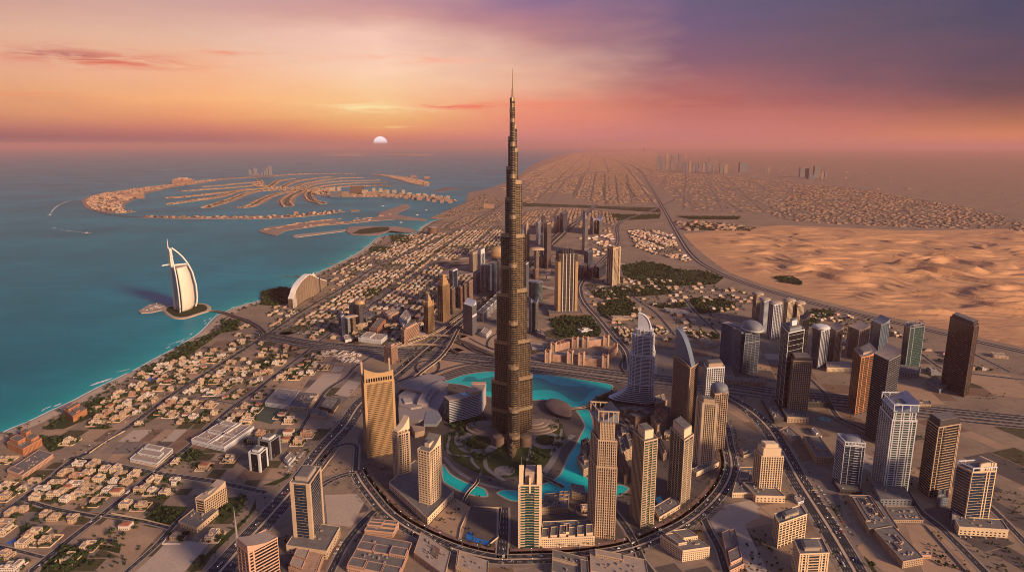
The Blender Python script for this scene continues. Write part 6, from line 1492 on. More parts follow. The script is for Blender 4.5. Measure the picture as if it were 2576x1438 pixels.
hand = {(0,3): [(800,365),(665,455),(940,370),(780,490),(900,445),(1060,430),(1190,420),(1290,430),(1370,460),(1150,530),(1270,545),(560,560),(430,620),(570,665),(690,600),(760,575),(950,630),(1090,640),(1180,650),(660,720),(770,690),(960,740),(1040,795),(1560,525),(1430,615),(1540,635),(1750,545),(1660,660),(1270,780),(1420,785),(230,820),(460,870),(720,920),(350,1060),(470,1130),(250,1150),(60,965),(1270,990),(890,1190),(1770,340),(2060,385),(2310,310),(700,135),(50,320),(50,580),(60,690),(30,1150),(60,1290),(120,1400),(2140,1090),(380,690),(860,540),(1000,520),(820,640),(880,590),(550,900),(800,880),(140,850),(300,1090),(160,1270),(20,1030),(1350,470),(1220,470),(620,560),(1770,1100)],
    (0,2): [(1640,800),(1700,830),(1850,775),(1900,830),(2000,700),(2090,695),(1800,865),(1950,860),(2050,830),(2150,760),(2230,710),(1430,900),(1690,970),(1810,950),(1200,1085),(1490,1120),(1540,1160),(1070,1295),(1000,1330),(1250,1290),(1170,1345),(960,1390),(1740,1160),(1840,1175),(1960,1185),(2110,1205),(1640,1235),(1880,1255),(1720,1305),(1950,1335),(2160,1285),(2010,1000),(1950,1050),(2120,1085),(2200,1065),(2370,1125),(2270,1130),(2190,920),(2360,950),(2280,840),(2330,780),(2470,845),(2280,1010),(2540,985),(1400,1395),(1340,1015),(1430,1000),(1900,1080),(2060,760),(1750,780),(2120,700),(2420,430),(2480,410),(2400,500),(2350,600),(2430,560),(2500,520),(1700,1190),(1550,1250),(2400,850),(2230,880),(1420,1150),(1460,1090),(1300,1260),(1600,870),(1960,780),(1660,760)],
    (1,2): [(90,870),(250,930),(280,770),(230,785),(30,965),(590,800),(690,830),(450,810),(640,740),(440,1170),(740,1235),(540,880),(30,1120),(370,730),(700,690),(620,730),(520,770),(60,700),(120,880),(200,790),(300,650),(380,640),(260,1310),(330,1180),(560,1150),(490,1200)],
    (3,3): [], (2,3): []}
for (i, j), L in hand.items():
    for x, y in L:
        p = GT(i, j, [(x, y)])[0]
        if not near_road(p.x, p.y, 6) and inpoly(p.x, p.y, LANDV): put_villa(p.x, p.y, STREET + rv.choice((0, math.pi / 2, math.pi, -math.pi / 2)) + rv.uniform(-.06, .06), rs=rv, sc=rv.uniform(.95, 1.25))
BB = mkbb()
# ------------------------------------------------------------------ low blocks built one by one
def lowrise(name, label, cat, F, L, Rr, h, wall='beige', sub=None, roof='roof', court=False, lm=None, winz=3.6):
    fr, W, D = frame3(F, L, Rr); o, u, v = fr; c = o + u * W / 2 + v * D / 2; t = thing(name, label, cat, c); og = (c.x, c.y, 0)
    wl, rf, wn = MB(), MB(), MB()
    for (a0, a1, b0, b1, z0, z1) in [(0, 1, 0, 1, 0, h)] + (sub or []):
        a0, a1, b0, b1 = a0 * W, a1 * W, b0 * D, b1 * D
        wl.box(fr, a0, a1, b0, b1, z0 + (.02 if z0 else 0), z1)
        for q in ((a0 - .2, a1 + .2, b0 - .2, b0 + .4), (a0 - .2, a1 + .2, b1 - .4, b1 + .2), (a0 - .2, a0 + .4, b0 + .4, b1 - .4), (a1 - .4, a1 + .2, b0 + .4, b1 - .4)): wl.box(fr, *q, z1 - .4, z1 + 1.2)
        rf.box(fr, a0 + .4, a1 - .4, b0 + .4, b1 - .4, z1 + .01, z1 + .2)
        z = z0 + 1.3
        while z + 1.9 < z1:
            a = a0 + 1.5
            while a + 1.8 < a1: wn.box(fr, a, a + 1.6, b0 - .08, b0 + .1, z, z + 1.8); wn.box(fr, a, a + 1.6, b1 - .1, b1 + .08, z, z + 1.8); a += 3.6
            b = b0 + 1.5
            while b + 1.8 < b1: wn.box(fr, a0 - .08, a0 + .1, b, b + 1.6, z, z + 1.8); wn.box(fr, a1 - .1, a1 + .08, b, b + 1.6, z, z + 1.8); b += 3.6
            z += winz
    wl.add(wn.v, wn.f, 1); wl.build('wall', [W_[wall], M_vwin], t, og); rfo = rf.build('roof', W_[roof], t, og)
    m = MB(); plant(m, fr, W, D, h + .2, max(2, int(W * D / 260)), random.Random(int(W * 31 + D)), 2.5); m.build('roof_plant', W_['roofl'], rfo, og)
    BUILT.append(([o, o + u * W, o + u * W + v * D, o + v * D], 5))
    if lm: LANDMARK.append((c.x, c.y, lm))
    return t
rr = random.Random(31)
def cells(nx, ny, h0, h1, fill=.8, seed=1):
    r = random.Random(seed); out = []
    for i in range(nx):
        for j in range(ny):
            if r.random() < fill: out.append((i / nx + .01, (i + 1) / nx - .012, j / ny + .01, (j + 1) / ny - .012, h0, h0 + r.uniform(1.5, h1)))
    return out
L_ = lowrise
L_('terrace_block', 'terracotta coloured terrace block with a maze of walled flat roofs at the lower edge', 'apartment block', *D4(1,3,(1430,1545),(915,1440),(1570,1190)), 9, 'pink', cells(4, 3, 9, 7, .7, 4), lm='the maze roofed terrace block')
L_('terrace_block', 'small terracotta wing with stepped roofs behind the maze roofed terrace block', 'apartment block', *D4(1,3,(1380,1090),(1095,1060),(1440,1000)), 9, 'pink', cells(3, 2, 9, 6, .6, 6))
L_('market_hall', 'terracotta hall with ribbed roof panels beside the curved cream tower', 'hall', *D4(1,3,(600,1540),(330,1440),(680,1320)), 9, 'pink', [(k / 9, k / 9 + .07, .05, .95, 9, 10.2) for k in range(9)] + [(.05, .4, .5, .95, 9, 14), (.5, .95, .5, .95, 9, 13)], 'roofl')
L_('store', 'flat roofed tan store with rows of white vents below the ring road', 'store', *D4(1,3,(1900,1530),(1590,1300),(1960,1290)), 10, 'tan', [(.4 + k * .06, .43 + k * .06, .3, .5, 10.2, 11.5) for k in range(7)], 'roofl', lm='the store with white vents')
L_('store', 'flat roofed sandy store with raised walls just below the ring road', 'store', *D4(1,3,(2330,1560),(2010,1450),(2340,1380)), 9, 'beige', [(0, .06, 0, 1, 9, 12), (.06, 1, .95, 1, 9, 12)], 'roofl')
L_('apartment_block', 'low block with a dark green sunken roof yard under the ring road', 'apartment block', *D4(2,3,(770,1580),(400,1480),(760,1350)), 9, 'beige', [(.5, .56, .3, 1, 9, 12), (.2, .8, 0, .2, 9, 12)])
L_('apartment_block', 'sandy flat roofed block with a rounded corner under the ring road', 'apartment block', *D4(2,3,(1380,1600),(790,1480),(1340,1370)), 10, 'beige', [(.7, .95, .4, .9, 10, 14)], 'roofl')
L_('apartment_block', 'cream stepped block with four rows of windows beside the ring road junction', 'apartment block', (1716,1412), (1660,1372), (1784,1402), 20, 'cream', [(.45, .98, .5, .98, 20, 26), (.1, .4, .3, .9, 20, 24)], lm='the cream stepped block')
L_('apartment_block', 'pinkish long low block with stepped roof terraces across the lane from the cream block', 'apartment block', *D4(2,3,(2190,1470),(2110,1100),(2330,1400)), 8, 'pink', [(0, .6, .5, 1, 8, 11), (.1, .9, .1, .4, 8, 14)])
L_('arcade_block', 'low cream arcaded block of shops between the teal tower and the tallest beige tower', 'apartment block', *D4(2,3,(290,1195),(310,1020),(830,1170)), 17, 'cream', [(k / 6 + .01, k / 6 + .13, 0, .5, 17, 20 + (k % 3) * 2) for k in range(6)] + [(.42, .52, .1, .6, 17, 24)], winz=4)
L_('villa_hotel', 'sprawling sandy courtyard hotel below the canal with a crumbling roofline', 'hotel', *D4(2,3,(300,860),(330,700),(560,840)), 10, 'tan', cells(5, 4, 10, 6, .5, 9))
L_('villa_hotel', 'rocky brown pavilion by the canal inlet', 'hotel', *D4(2,3,(600,700),(590,600),(740,720)), 10, 'tan', cells(3, 3, 10, 6, .5, 12))
for k, (F, L, Rr, h, lab) in enumerate([(D4(2,3,(720,480),(650,340),(800,440)), 'x', 0, 16, 'brown old town block with arcades at the water edge'), (D4(2,3,(760,300),(690,180),(830,290)), 0, 0, 14, 'brown old town block beside the canal bend'), (D4(2,3,(1100,330),(1050,110),(1220,300)), 0, 0, 22, 'brown old town block behind the tallest beige tower'), (D4(2,3,(1130,560),(1060,370),(1190,520)), 0, 0, 18, 'brown old town block with a red roof beside the side canal'),
    (D4(2,3,(1520,320),(1440,130),(1560,300)), 0, 0, 16, 'brown old town block between the two green glass edged towers'), (D4(2,2,(1240,1430),(1070,1330),(1400,1370)), 0, 0, 20, 'long brown old town block under the white tower with a swept base'), (D4(2,2,(1460,1500),(1390,1400),(1570,1400)), 0, 0, 24, 'brown stepped old town block beside the bronze blade tower'), (D4(2,3,(1230,120),(1070,20),(1240,60)), 0, 0, 20, 'brown old town block with a row of arches')]):
    L_('old_town_block', lab, 'apartment block', *F, h, 'brown' if k % 2 else 'tan', cells(3, 3, h, 8, .6, 20 + k), 'redroof' if k in (3, 6) else 'roof')
# red capped apartments in a walled square
def redcap(cx, cy, w, ytop, lab):
    c = G(cx, cy); mpp = (c.y * CP + HC * SP) / F_; r = w * mpp / 2; H = ZT(c, ytop)
    t = thing('capped_tower', lab, 'apartment block', c, 'red capped apartment towers'); og = (c.x, c.y, 0); f = (c, Vector((.97, -.24, 0)), Vector((.24, .97, 0)))
    wl = MB(); wl.box(f, -r, r, -r, r, 0, H)
    m = MB()
    for a in (-1, 1):
        for b in (-1, 1): q = c + f[1] * a * r * .8 + f[2] * b * r * .8; m.loft([[(x, y, z) for x, y in circ(q.x, q.y, k, k, 10)] for k, z in ((r * .36, 0), (r * .36, H + 4), (r * .42, H + 4), (.2, H + 8))])
    m.build('turrets', W_['tan'], t, og)
    m = MB(); m.loft([[(x, y, z) for x, y in circ(c.x, c.y, k, k, 12)] for k, z in ((r * .8, H + .1), (r * .8, H + 3), (.3, H + 9))]); m.build('red_cap', W_['redroof'], t, og)
    m = MB(); z = 3
    while z < H - 2:
        for k in range(4): a = -r * .6 + k * r * .4; m.box(f, a - .8, a + .8, -r - .1, -r + .2, z, z + 1.9); m.box(f, r - .2, r + .1, a - .8, a + .8, z, z + 1.9)
        z += 3.8
    wl.add(m.v, m.f, 1); wl.build('wall', [W_['pink'], M_vwin], t, og); BUILT.append((circ(c.x, c.y, r, r, 8), 6))
for k, (x, y, w, yt) in enumerate([(1392,888,14,866),(1434,912,15,886),(1462,916,15,890),(1522,922,16,897),(1378,910,14,884),(1446,874,15,852),(1472,873,15,851),(1524,868,14,847),(1548,884,10,868)]):
    redcap(x, y, w, yt, ['red capped tower at the back corner of the square','red capped tower second along the front row','red capped tower third along the front row','red capped tower at the end of the front row','red capped tower at the start of the front row','red capped tower second along the back row','red capped tower third along the back row','red capped tower at the end of the back row','slim red capped tower on the road side of the square'][k])
for k, (F, L, Rr, lab) in enumerate([((1390,909),(1388,901),(1430,911),'front'),((1441,914),(1440,906),(1456,916),'middle front'),((1470,918),(1468,910),(1516,922),'right front'),((1400,884),(1398,876),(1440,873),'back'),((1479,874),(1478,867),(1518,868),'far back'),((1537,908),(1530,900),(1552,888),'side')]):
    L_('link_block', f'pale balconied link block of the {lab} row between red capped towers', 'apartment block', F, L, Rr, 22, 'pink', None, 'redroof' if k % 2 else 'roofl')
# mid and low blocks by the right hand roads and near the shore
for a in [('beach_hotel', 'large orange sandy beach hotel of stepped wings at the left edge', 'hotel', D4(0,3,(240,270),(80,200),(430,160)), 16, 'orange', [(.1, .5, .4, .9, 16, 24), (.55, .95, .1, .5, 16, 22), (.7, .95, .6, .95, 16, 27)], 'the orange beach hotel'),
          ('long_shed', 'long sandy shed with a plain parapet beside the coast road', 'shed', D4(0,3,(225,510),(80,460),(540,290)), 9, 'pink', [(0, .15, .2, 1, 9, 11)], 'the long sandy shed'),
          ('beach_hotel', 'yellow courtyard hotel behind the beach palms', 'hotel', D4(0,2,(740,1370),(650,1300),(880,1290)), 15, 'orange', [(.1, .9, .6, .9, 15, 20), (.3, .6, .1, .5, 15, 18)], 'the yellow courtyard hotel'),
          ('school', 'white school of long parallel wings with a courtyard', 'school', D4(0,3,(2260,230),(1930,150),(2560,20)), 9, 'white', [(0, 1, 0, .12, 9, 11.5), (0, 1, .42, .52, 9, 12), (0, .14, .12, 1, 9, 11), (.4, .5, .1, .9, 9, 12), (.8, .95, .5, .9, 9, 13)], 'the white school'),
          ('school', 'pale walled villa compound with a long dark pool beside the side road', 'school', D4(0,3,(1580,370),(1310,320),(1740,220)), 5, 'white', [(.3, .6, .1, .9, 5, 9), (.7, .95, .3, .9, 5, 8)], None),
          ('store', 'flat white roofed store with blue roof lights near the sandy plots', 'store', D4(1,2,(330,1240),(95,1210),(440,1090)), 10, 'white', [(.4, .7, .3, .7, 10, 12)], None), ('store', 'sandy warehouse with roof yards next to the white roofed store', 'store', D4(1,2,(520,1260),(310,1240),(630,1110)), 9, 'beige', cells(3, 2, 9, 4, .5, 2), None),
          ('store', 'dark roofed hall on columns beside the highway', 'store', D4(1,2,(770,1285),(640,1250),(850,1170)), 9, 'dark', [(.02, .98, .02, .98, 9, 10.5)], None), ('store', 'low sandy office block with a courtyard beside the highway', 'store', D4(1,2,(700,1350),(545,1320),(720,1290)), 8, 'beige', [(.1, .9, .5, .9, 8, 11)], None),
          ('store', 'long low pale store just before the interchange overpass', 'store', D4(1,2,(1260,585),(1030,560),(1325,530)), 14, 'white', [(.05, .95, .5, .9, 14, 18)], 'the long pale store'), ('store', 'terracotta walled market block behind the long pale store', 'store', D4(1,2,(1220,490),(1140,470),(1310,370)), 13, 'orange', [(.1, .9, .1, .9, 13, 16)], None),
          ('store', 'white hall with an arched pale roof at the foot of the interchange', 'store', D4(1,2,(2320,530),(2250,500),(2370,470)), 9, 'white', [(.1, .9, .1, .9, 9, 12)], None), ('museum', 'white palace with turrets among the trees of the wooded garden', 'palace', D4(2,2,(700,480),(660,460),(810,465)), 9, 'white', [(.3, .7, .3, .8, 9, 14)], None),
          ('shop_block', 'long low tan shop building with square roof boxes beside the right hand highway', 'shops', D4(3,3,(1010,1060),(810,720),(1310,1060)), 11, 'tan', [(.05, .2, .2, .9, 11, 13), (.5, .6, .4, .55, 11.2, 14), (.45, .55, .7, .85, 11.2, 14), (.7, .78, .3, .95, 11.2, 12)], 'the shops with square roof boxes'), ('shop_block', 'tan building with a curved dark glass front at the lower right', 'shops', D4(3,3,(1350,1400),(1060,1070),(1555,1360)), 12, 'tan', [(.6, .75, .5, .7, 12.2, 13.5), (.3, .4, .3, .5, 12.2, 13.5)], None),
          ('office_block', 'tan office block with dark window strips beside the navy tower', 'office', D4(3,3,(480,350),(350,130),(660,360)), 16, 'tan', [(.3, .9, .3, .9, 16, 19)], None), ('showroom', 'dark flat roofed showroom with bright roof panels behind the framed tower', 'store', D4(3,2,(390,1220),(360,1170),(620,1220)), 12, 'dark', [(k / 5 + .05, k / 5 + .15, .2, .9, 12, 13) for k in range(5)], None),
          ('podium_block', 'long glass roofed station hall beside the wide highway', 'hall', D4(2,2,(2140,985),(2120,950),(2560,1010)), 12, 'tan', None, None), ('podium_block', 'wide grey podium hall beside the tall brown tower', 'hall', D4(3,2,(1720,1080),(1590,980),(1800,1040)), 10, 'grey', [(.5, .9, .3, .9, 10, 16)], None), ('car_ramp', 'low dark block with a roof full of parked cars before the black towers', 'garage', D4(3,2,(60,1390),(-70,1160),(160,1360)), 10, 'dark', None, None),
          ('garage', 'low walled pool deck building beside the cream arched tower', 'store', D4(2,3,(2215,690),(2290,430),(2460,690)), 10, 'cream', [(.1, .5, .5, .8, 10, 13)], None), ('store', 'grey podium hall under the white and green tower', 'store', D4(3,3,(1250,940),(1180,800),(1560,940)), 4, 'tan', None, None)]:
    L_(a[0], a[1], a[2], *a[3], a[4], a[5], a[6], 'roofl' if a[5] == 'white' else 'roof', lm=a[7])
for k, (t_, F, L, Rr, h, wall, lab) in enumerate([((3,3),(240,150),(110,40),(330,110),7,'pink','low pink walled yard with sheds across the highway from the cream arched tower'),((3,3),(500,105),(430,20),(540,90),5,'white','small white shed on the sandy yard behind the tan office block'),((3,2),(590,862),(580,800),(840,862),12,'cream','long low cream block with arched bays in front of the tan slab towers'),
    ((3,2),(1430,1210),(1420,1170),(1640,1215),6,'tan','flat tan road office beside the wide highway at the right'),((3,3),(1500,1305),(1490,1270),(1640,1300),6,'pink','pink flat roofed shed behind the dark brown glass tower'),((2,2),(1440,1240),(1420,1170),(1560,1200),14,'tan','tan lobby wing beside the white tower with a swept base'),((2,2),(2060,1190),(2040,1120),(2150,1160),16,'tan','tan wing at the foot of the grey drum tower'),
    ((3,2),(1640,900),(1590,850),(1740,900),9,'grey','grey hall beside the green glass tower podium'),((3,2),(2270,720),(2240,690),(2420,735),8,'cream','small cream depot beside the desert highway'),((3,3),(1690,780),(1690,700),(1800,770),16,'blue','blue glazed entrance block between the brown and navy glass towers'),((3,3),(1840,985),(1840,880),(1930,1000),16,'blue','blue glazed entrance block below the navy tower with chevron lines'),
    ((2,2),(250,500),(230,450),(340,540),12,'grey','grey curved station wing behind the tallest tower'),((2,2),(200,640),(190,600),(320,650),8,'white','low white depot between the tallest tower and the red capped apartments'),((2,2),(1010,350),(970,320),(1230,345),6,'tan','long low sandy walls beside the road past the wooded garden'),((2,2),(1560,270),(1530,240),(1790,300),9,'white','white terrace of houses on the green hill behind the blade tower'),
    ((2,2),(1960,640),(1860,560),(2070,610),8,'tan','tan wedge shaped hall on the sand behind the blade tower'),((1,2),(900,570),(880,525),(960,555),8,'white','white petrol station roof beside the overpass'),((1,2),(1480,430),(1440,350),(1560,330),12,'white','white flat roofed store behind the pink slab'),((1,2),(1110,360),(1060,330),(1200,300),9,'grey','grey warehouse behind the drum towers'),((1,2),(1330,340),(1280,300),(1440,280),10,'pink','pink low store group near the golden tower'),
    ((3,3),(300,760),(260,700),(360,740),4,'white','small white kiosk beside the long highway'),((2,3),(2330,290),(2290,230),(2420,260),5,'cream','cream twin roofed shed by the ring road bend'),((1,3),(1150,1010),(1120,985),(1240,960),5,'tan','low gatehouse beside the lane from the ring road'),((1,3),(330,380),(280,330),(400,300),5,'white','white entrance canopy block between the short office towers')]):
    L_('low_building', lab, 'building', *D4(*t_, F, L, Rr), h, wall, [(.1, .6, .3, .9, h, h + 3)] if k % 2 else None, 'roofl' if k % 3 else 'roof')
BB = mkbb()
# ------------------------------------------------------------------ house districts
ORD += [f'{w} from' for w in 'thirteenth fourteenth fifteenth sixteenth seventeenth eighteenth nineteenth twentieth'.split()]
CAND = []
LANDP = [(p.x - n.x * 58, p.y - n.y * 58) for p, n in zip(csm, normals2d(csm))] + [(60000, 90000), (60000, -3000), (-6000, -3000)]
M_street = mat('side_street', (0.125, 0.105, 0.098), 0.9, world=True, scale=0.02, col2=(0.17, 0.14, 0.125))
ST = MB()
TREEPTS = []        # (x, y, size)
def district(pts, ang, sa, sb, street_a=4, street_b=8, fill=.85, size=(11, 19), h=(5, 9.5), seed=1, trees=.8, street=True, jit=.16, big=0.0):
    rs = random.Random(seed); ca, sa_ = math.cos(ang), math.sin(ang)
    U = [p[0] * ca + p[1] * sa_ for p in pts]; V = [-p[0] * sa_ + p[1] * ca for p in pts]
    nu, nv = int((max(U) - min(U)) / sa) + 1, int((max(V) - min(V)) / sb) + 1
    xy = lambda u, v: (u * ca - v * sa_, u * sa_ + v * ca)
    for i in range(nu):
        for j in range(nv):
            u = min(U) + i * sa; v = min(V) + j * sb; x, y = xy(u, v)
            if not inpoly(x, y, pts): continue
            if i % street_a == 0 or j % street_b == 0:
                if street and not near_road(x, y, 2):
                    w = 5
                    a, b = ((u - w, u + w), (v - sb / 2, v + sb / 2)) if i % street_a == 0 else ((u - sa / 2, u + sa / 2), (v - w, v + w))
                    ST.add([(*xy(a[0], b[0]), .12), (*xy(a[1], b[0]), .12), (*xy(a[1], b[1]), .12), (*xy(a[0], b[1]), .12)], [(0, 1, 2, 3)])
                if rs.random() < trees * .5: TREEPTS.append((x + rs.uniform(-9, 9), y + rs.uniform(-9, 9), rs.uniform(6, 10)))
                continue
            x += rs.uniform(-jit, jit) * sa; y += rs.uniform(-jit, jit) * sb
            cl = math.sin(x * .0061 + seed) * math.sin(y * .0047 - seed * 2) + .5 * math.sin(x * .021) * math.sin(y * .017)
            if near_road(x, y, 9) or (px_ := PX((x, y, 0))[0]) < 1262 and not inpoly(x, y, LANDP): continue
            if rs.random() > fill or cl > .75 or on_building(x, y, 12):
                if cl > .75 and rs.random() < trees: TREEPTS.append((x, y, rs.uniform(5, 11)))
                continue
            w, d = rs.uniform(*size), rs.uniform(*size); hh = rs.uniform(*h)
            if rs.random() < big: w *= 1.8; d *= 1.4; hh *= 2.2
            CAND.append((x, y, ang + rs.choice((0, math.pi / 2)) + rs.uniform(-.05, .05), w, d, hh, rs.randrange(100)))
            for _ in range(2):
                if rs.random() < trees * .55: TREEPTS.append((x + rs.choice((-1, 1)) * sa * .48, y + rs.uniform(-.5, .5) * sb, rs.uniform(5.5, 10)))
def dirang(a, b):
    p, q = G(*a), G(*b); return math.atan2(q.y - p.y, q.x - p.x)
AN = dirang((769, 776), (869, 717))
district(GD([(655,850),(700,800),(770,770),(860,702),(905,674),(985,624),(1080,592),(1200,575),(1262,566),(1262,618),(1215,640),(1180,640),(1130,655),(1090,640),(1120,690),(1195,690),(1110,790),(1060,850),(1000,862),(830,852),(700,838)]), AN, 27, 27, 5, 7, .9, seed=3, trees=1.25)
district(GD([(655,805),(700,765),(760,735),(830,690),(880,655),(930,635),(985,605),(1090,575),(1150,555),(1262,505),(1262,560),(1080,588),(985,620),(905,670),(860,698),(770,765),(700,800)]), AN, 34, 30, 5, 7, .62, seed=5, trees=1.6)
district(GD([(1262,470),(1300,455),(1320,440),(1370,415),(1440,395),(1668,392),(1676,434),(1475,432),(1360,470),(1290,500)]), dirang((1380,507),(1428,449)), 70, 60, 4, 9, .85, (22, 42), (6, 12), 7, 1.4, False, .6)
district(GD([(1305,535),(1420,525),(1530,530),(1560,560),(1540,585),(1470,575),(1400,568),(1310,575)]), dirang((1380,507),(1428,449)), 36, 34, 6, 9, .93, (14, 26), (6, 12), 9, .7)
district(GD([(1310,500),(1370,470),(1475,437),(1590,430),(1650,510),(1500,516),(1480,505),(1400,480),(1330,512)]), dirang((1380,507),(1428,449)), 58, 52, 5, 8, .8, (20, 38), (6, 10), 11, 1.7, True, .6)
district(GD([(1480,505),(1650,510),(1590,430),(1500,434)]), dirang((1520,505),(1522,435)), 52, 52, 5, 6, .85, (20, 36), (6, 10), 12, 1.7, True, .6)
district(GD([(1600,434),(1740,436),(1960,455),(2100,470),(2000,520),(1930,535),(1720,530),(1680,480)]), dirang((1760,400),(1870,535)), 80, 66, 4, 6, .6, (24, 46), (6, 10), 13, 1.5, True, .6)
district(GD([(1940,540),(1980,500),(2010,465),(2100,468),(2250,490),(2420,520),(2560,555),(2620,590),(2500,575),(2300,573),(2200,568),(2080,562),(1960,552)]), dirang((1985,545),(1820,470)), 50, 42, 6, 5, .85, (20, 34), (6, 10), 15, 1.6, True, .6)
district(GD([(2110,465),(2300,490),(2640,550),(2640,500),(2300,455)]), dirang((1985,545),(1820,470)), 190, 170, 4, 4, .03, (30, 60), (6, 10), 16, .5, False)
district(GD([(1580,580),(1620,575),(1690,590),(1700,620),(1740,660),(1700,650),(1640,640),(1600,622)]), .2, 34, 30, 6, 5, .9, (16, 30), (6, 12), 17, 1.0)
district(GD([(1700,560),(1770,558),(1850,565),(1900,575),(1840,580),(1720,580)]), .1, 46, 40, 5, 4, .8, (20, 40), (7, 14), 18, 1.0, big=.2)
district(GD([(1465,725),(1540,700),(1680,700),(1840,725),(1900,745),(1880,780),(1820,800),(1800,848),(1720,845),(1690,800),(1640,770),(1560,760),(1500,770)]), dirang((1722,752),(1808,839)), 36, 32, 5, 5, .5, (13, 24), (5, 9.5), 19, 1.7)
district(GD([(1500,800),(1570,800),(1600,760),(1690,850),(1660,862),(1570,868),(1545,830)]), dirang((1600,752),(1698,844)), 30, 26, 6, 5, .6, (12, 22), (5, 9), 20, .9)
district(GD([(1700,815),(1800,850),(1800,868),(1730,850)]), .3, 26, 24, 6, 5, .85, (12, 20), (5, 9), 21, .8)
district(GD([(2030,790),(2150,790),(2300,840),(2330,860),(2240,850),(2200,870),(2100,880),(2040,840)]), dirang((2019,756),(2182,796)), 30, 26, 5, 5, .72, (13, 26), (5, 9), 22, 1.3)
district(GD([(2320,870),(2360,880),(2420,910),(2490,930),(2440,935),(2340,900)]), -.1, 34, 30, 5, 4, .55, (13, 26), (5, 9), 23, .6)
district(GD([(930,870),(965,868),(1000,862),(1060,852),(1010,885),(960,890)]), AN, 28, 26, 6, 6, .5, seed=24)
district(GD([(880,800),(1080,780),(1060,840),(900,836)]), AN, 40, 36, 5, 5, .6, (18, 36), (7, 16), 25, .6)
district(GD([(1290,690),(1360,640),(1390,700),(1380,760),(1340,700)]), AN, 40, 38, 5, 5, .35, (16, 34), (8, 18), 26, .3)
district(GD([(1460,600),(1540,590),(1540,640),(1470,650)]), .2, 40, 36, 5, 5, .5, (18, 40), (7, 16), 27, .6)
district(GD([(1550,1060),(1720,1085),(1700,1110),(1640,1150),(1570,1120)]), -.3, 26, 24, 7, 7, .75, (16, 26), (10, 17), 28, .5, False)
district(GD([(1360,1290),(1480,1270),(1475,1310),(1365,1320)]), .1, 22, 20, 9, 9, .6, (12, 20), (5, 9), 29, .8, False)
district(GD([(180,1010),(360,900),(540,880),(640,850),(560,960),(440,1060),(300,1080)]), STREET, 33, 30, 9, 9, .75, seed=31, trees=1.5, street=False)
district(GD([(540,1090),(640,1050),(760,1060),(800,1100),(700,1170),(640,1160)]), STREET, 38, 34, 9, 9, .5, (14, 30), (5, 9), 32, .8, False)
district(GD([(400,1000),(560,900),(660,850),(800,850),(830,880),(640,1040),(560,1090),(440,1060)]), STREET, 34, 31, 9, 9, .7, seed=33, trees=1.3, street=False)
district(GD([(0,1230),(60,1180),(180,1160),(60,1250),(-40,1330)]), STREET, 34, 31, 9, 9, .6, seed=34, trees=1.2, street=False)
district(GD([(0,1420),(110,1330),(240,1300),(420,1330),(300,1436)]), STREET, 34, 31, 9, 9, .45, seed=35, trees=1.3, street=False)
district(GD([(1300,455),(1440,386),(1640,380),(1660,392),(1440,395),(1330,440)]), dirang((1380,507),(1428,449)), 110, 95, 5, 9, .5, (30, 60), (7, 14), 36, .4, False)
district(GD([(1640,392),(1760,400),(2100,420),(2300,455),(1960,455),(1740,440),(1640,440)]), .3, 190, 170, 5, 9, .08, (30, 60), (7, 12), 37, .4, False)
prop(ST.build('side_streets', M_street), kind='structure')
# the nearest become villas of their own, the rest is the sea of roofs
CAND.sort(key=lambda c: math.hypot(c[0], c[1]))
nv_ = 0; HM = [MB() for _ in range(4)]
ok_near = []
for c in CAND:
    if nv_ < 300 - len([0 for _ in ()]) and len(VILLAS) < 298 and math.hypot(c[0], c[1]) < 3300 and PX((c[0], c[1], 0))[0] > -40:
        put_villa(c[0], c[1], c[2], rs=rr, sc=max(.9, min(1.35, (c[3] + c[4]) / 32))); continue
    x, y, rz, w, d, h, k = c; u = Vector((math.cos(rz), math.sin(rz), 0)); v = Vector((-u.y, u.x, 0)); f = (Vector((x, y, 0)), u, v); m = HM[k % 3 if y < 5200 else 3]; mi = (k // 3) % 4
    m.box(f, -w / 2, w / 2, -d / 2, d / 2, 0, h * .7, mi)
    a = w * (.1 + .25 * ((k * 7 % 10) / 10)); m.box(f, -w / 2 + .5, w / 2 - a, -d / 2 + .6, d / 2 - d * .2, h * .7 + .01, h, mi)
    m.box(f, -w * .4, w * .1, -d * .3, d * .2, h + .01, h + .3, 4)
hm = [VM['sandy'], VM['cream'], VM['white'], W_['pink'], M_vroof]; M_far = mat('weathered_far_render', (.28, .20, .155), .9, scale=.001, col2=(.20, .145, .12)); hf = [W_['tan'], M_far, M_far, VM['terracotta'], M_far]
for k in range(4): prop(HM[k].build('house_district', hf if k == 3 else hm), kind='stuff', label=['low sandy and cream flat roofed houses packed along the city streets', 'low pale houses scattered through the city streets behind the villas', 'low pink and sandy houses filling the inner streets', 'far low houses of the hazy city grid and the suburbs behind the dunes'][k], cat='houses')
auto_label(VILLAS)
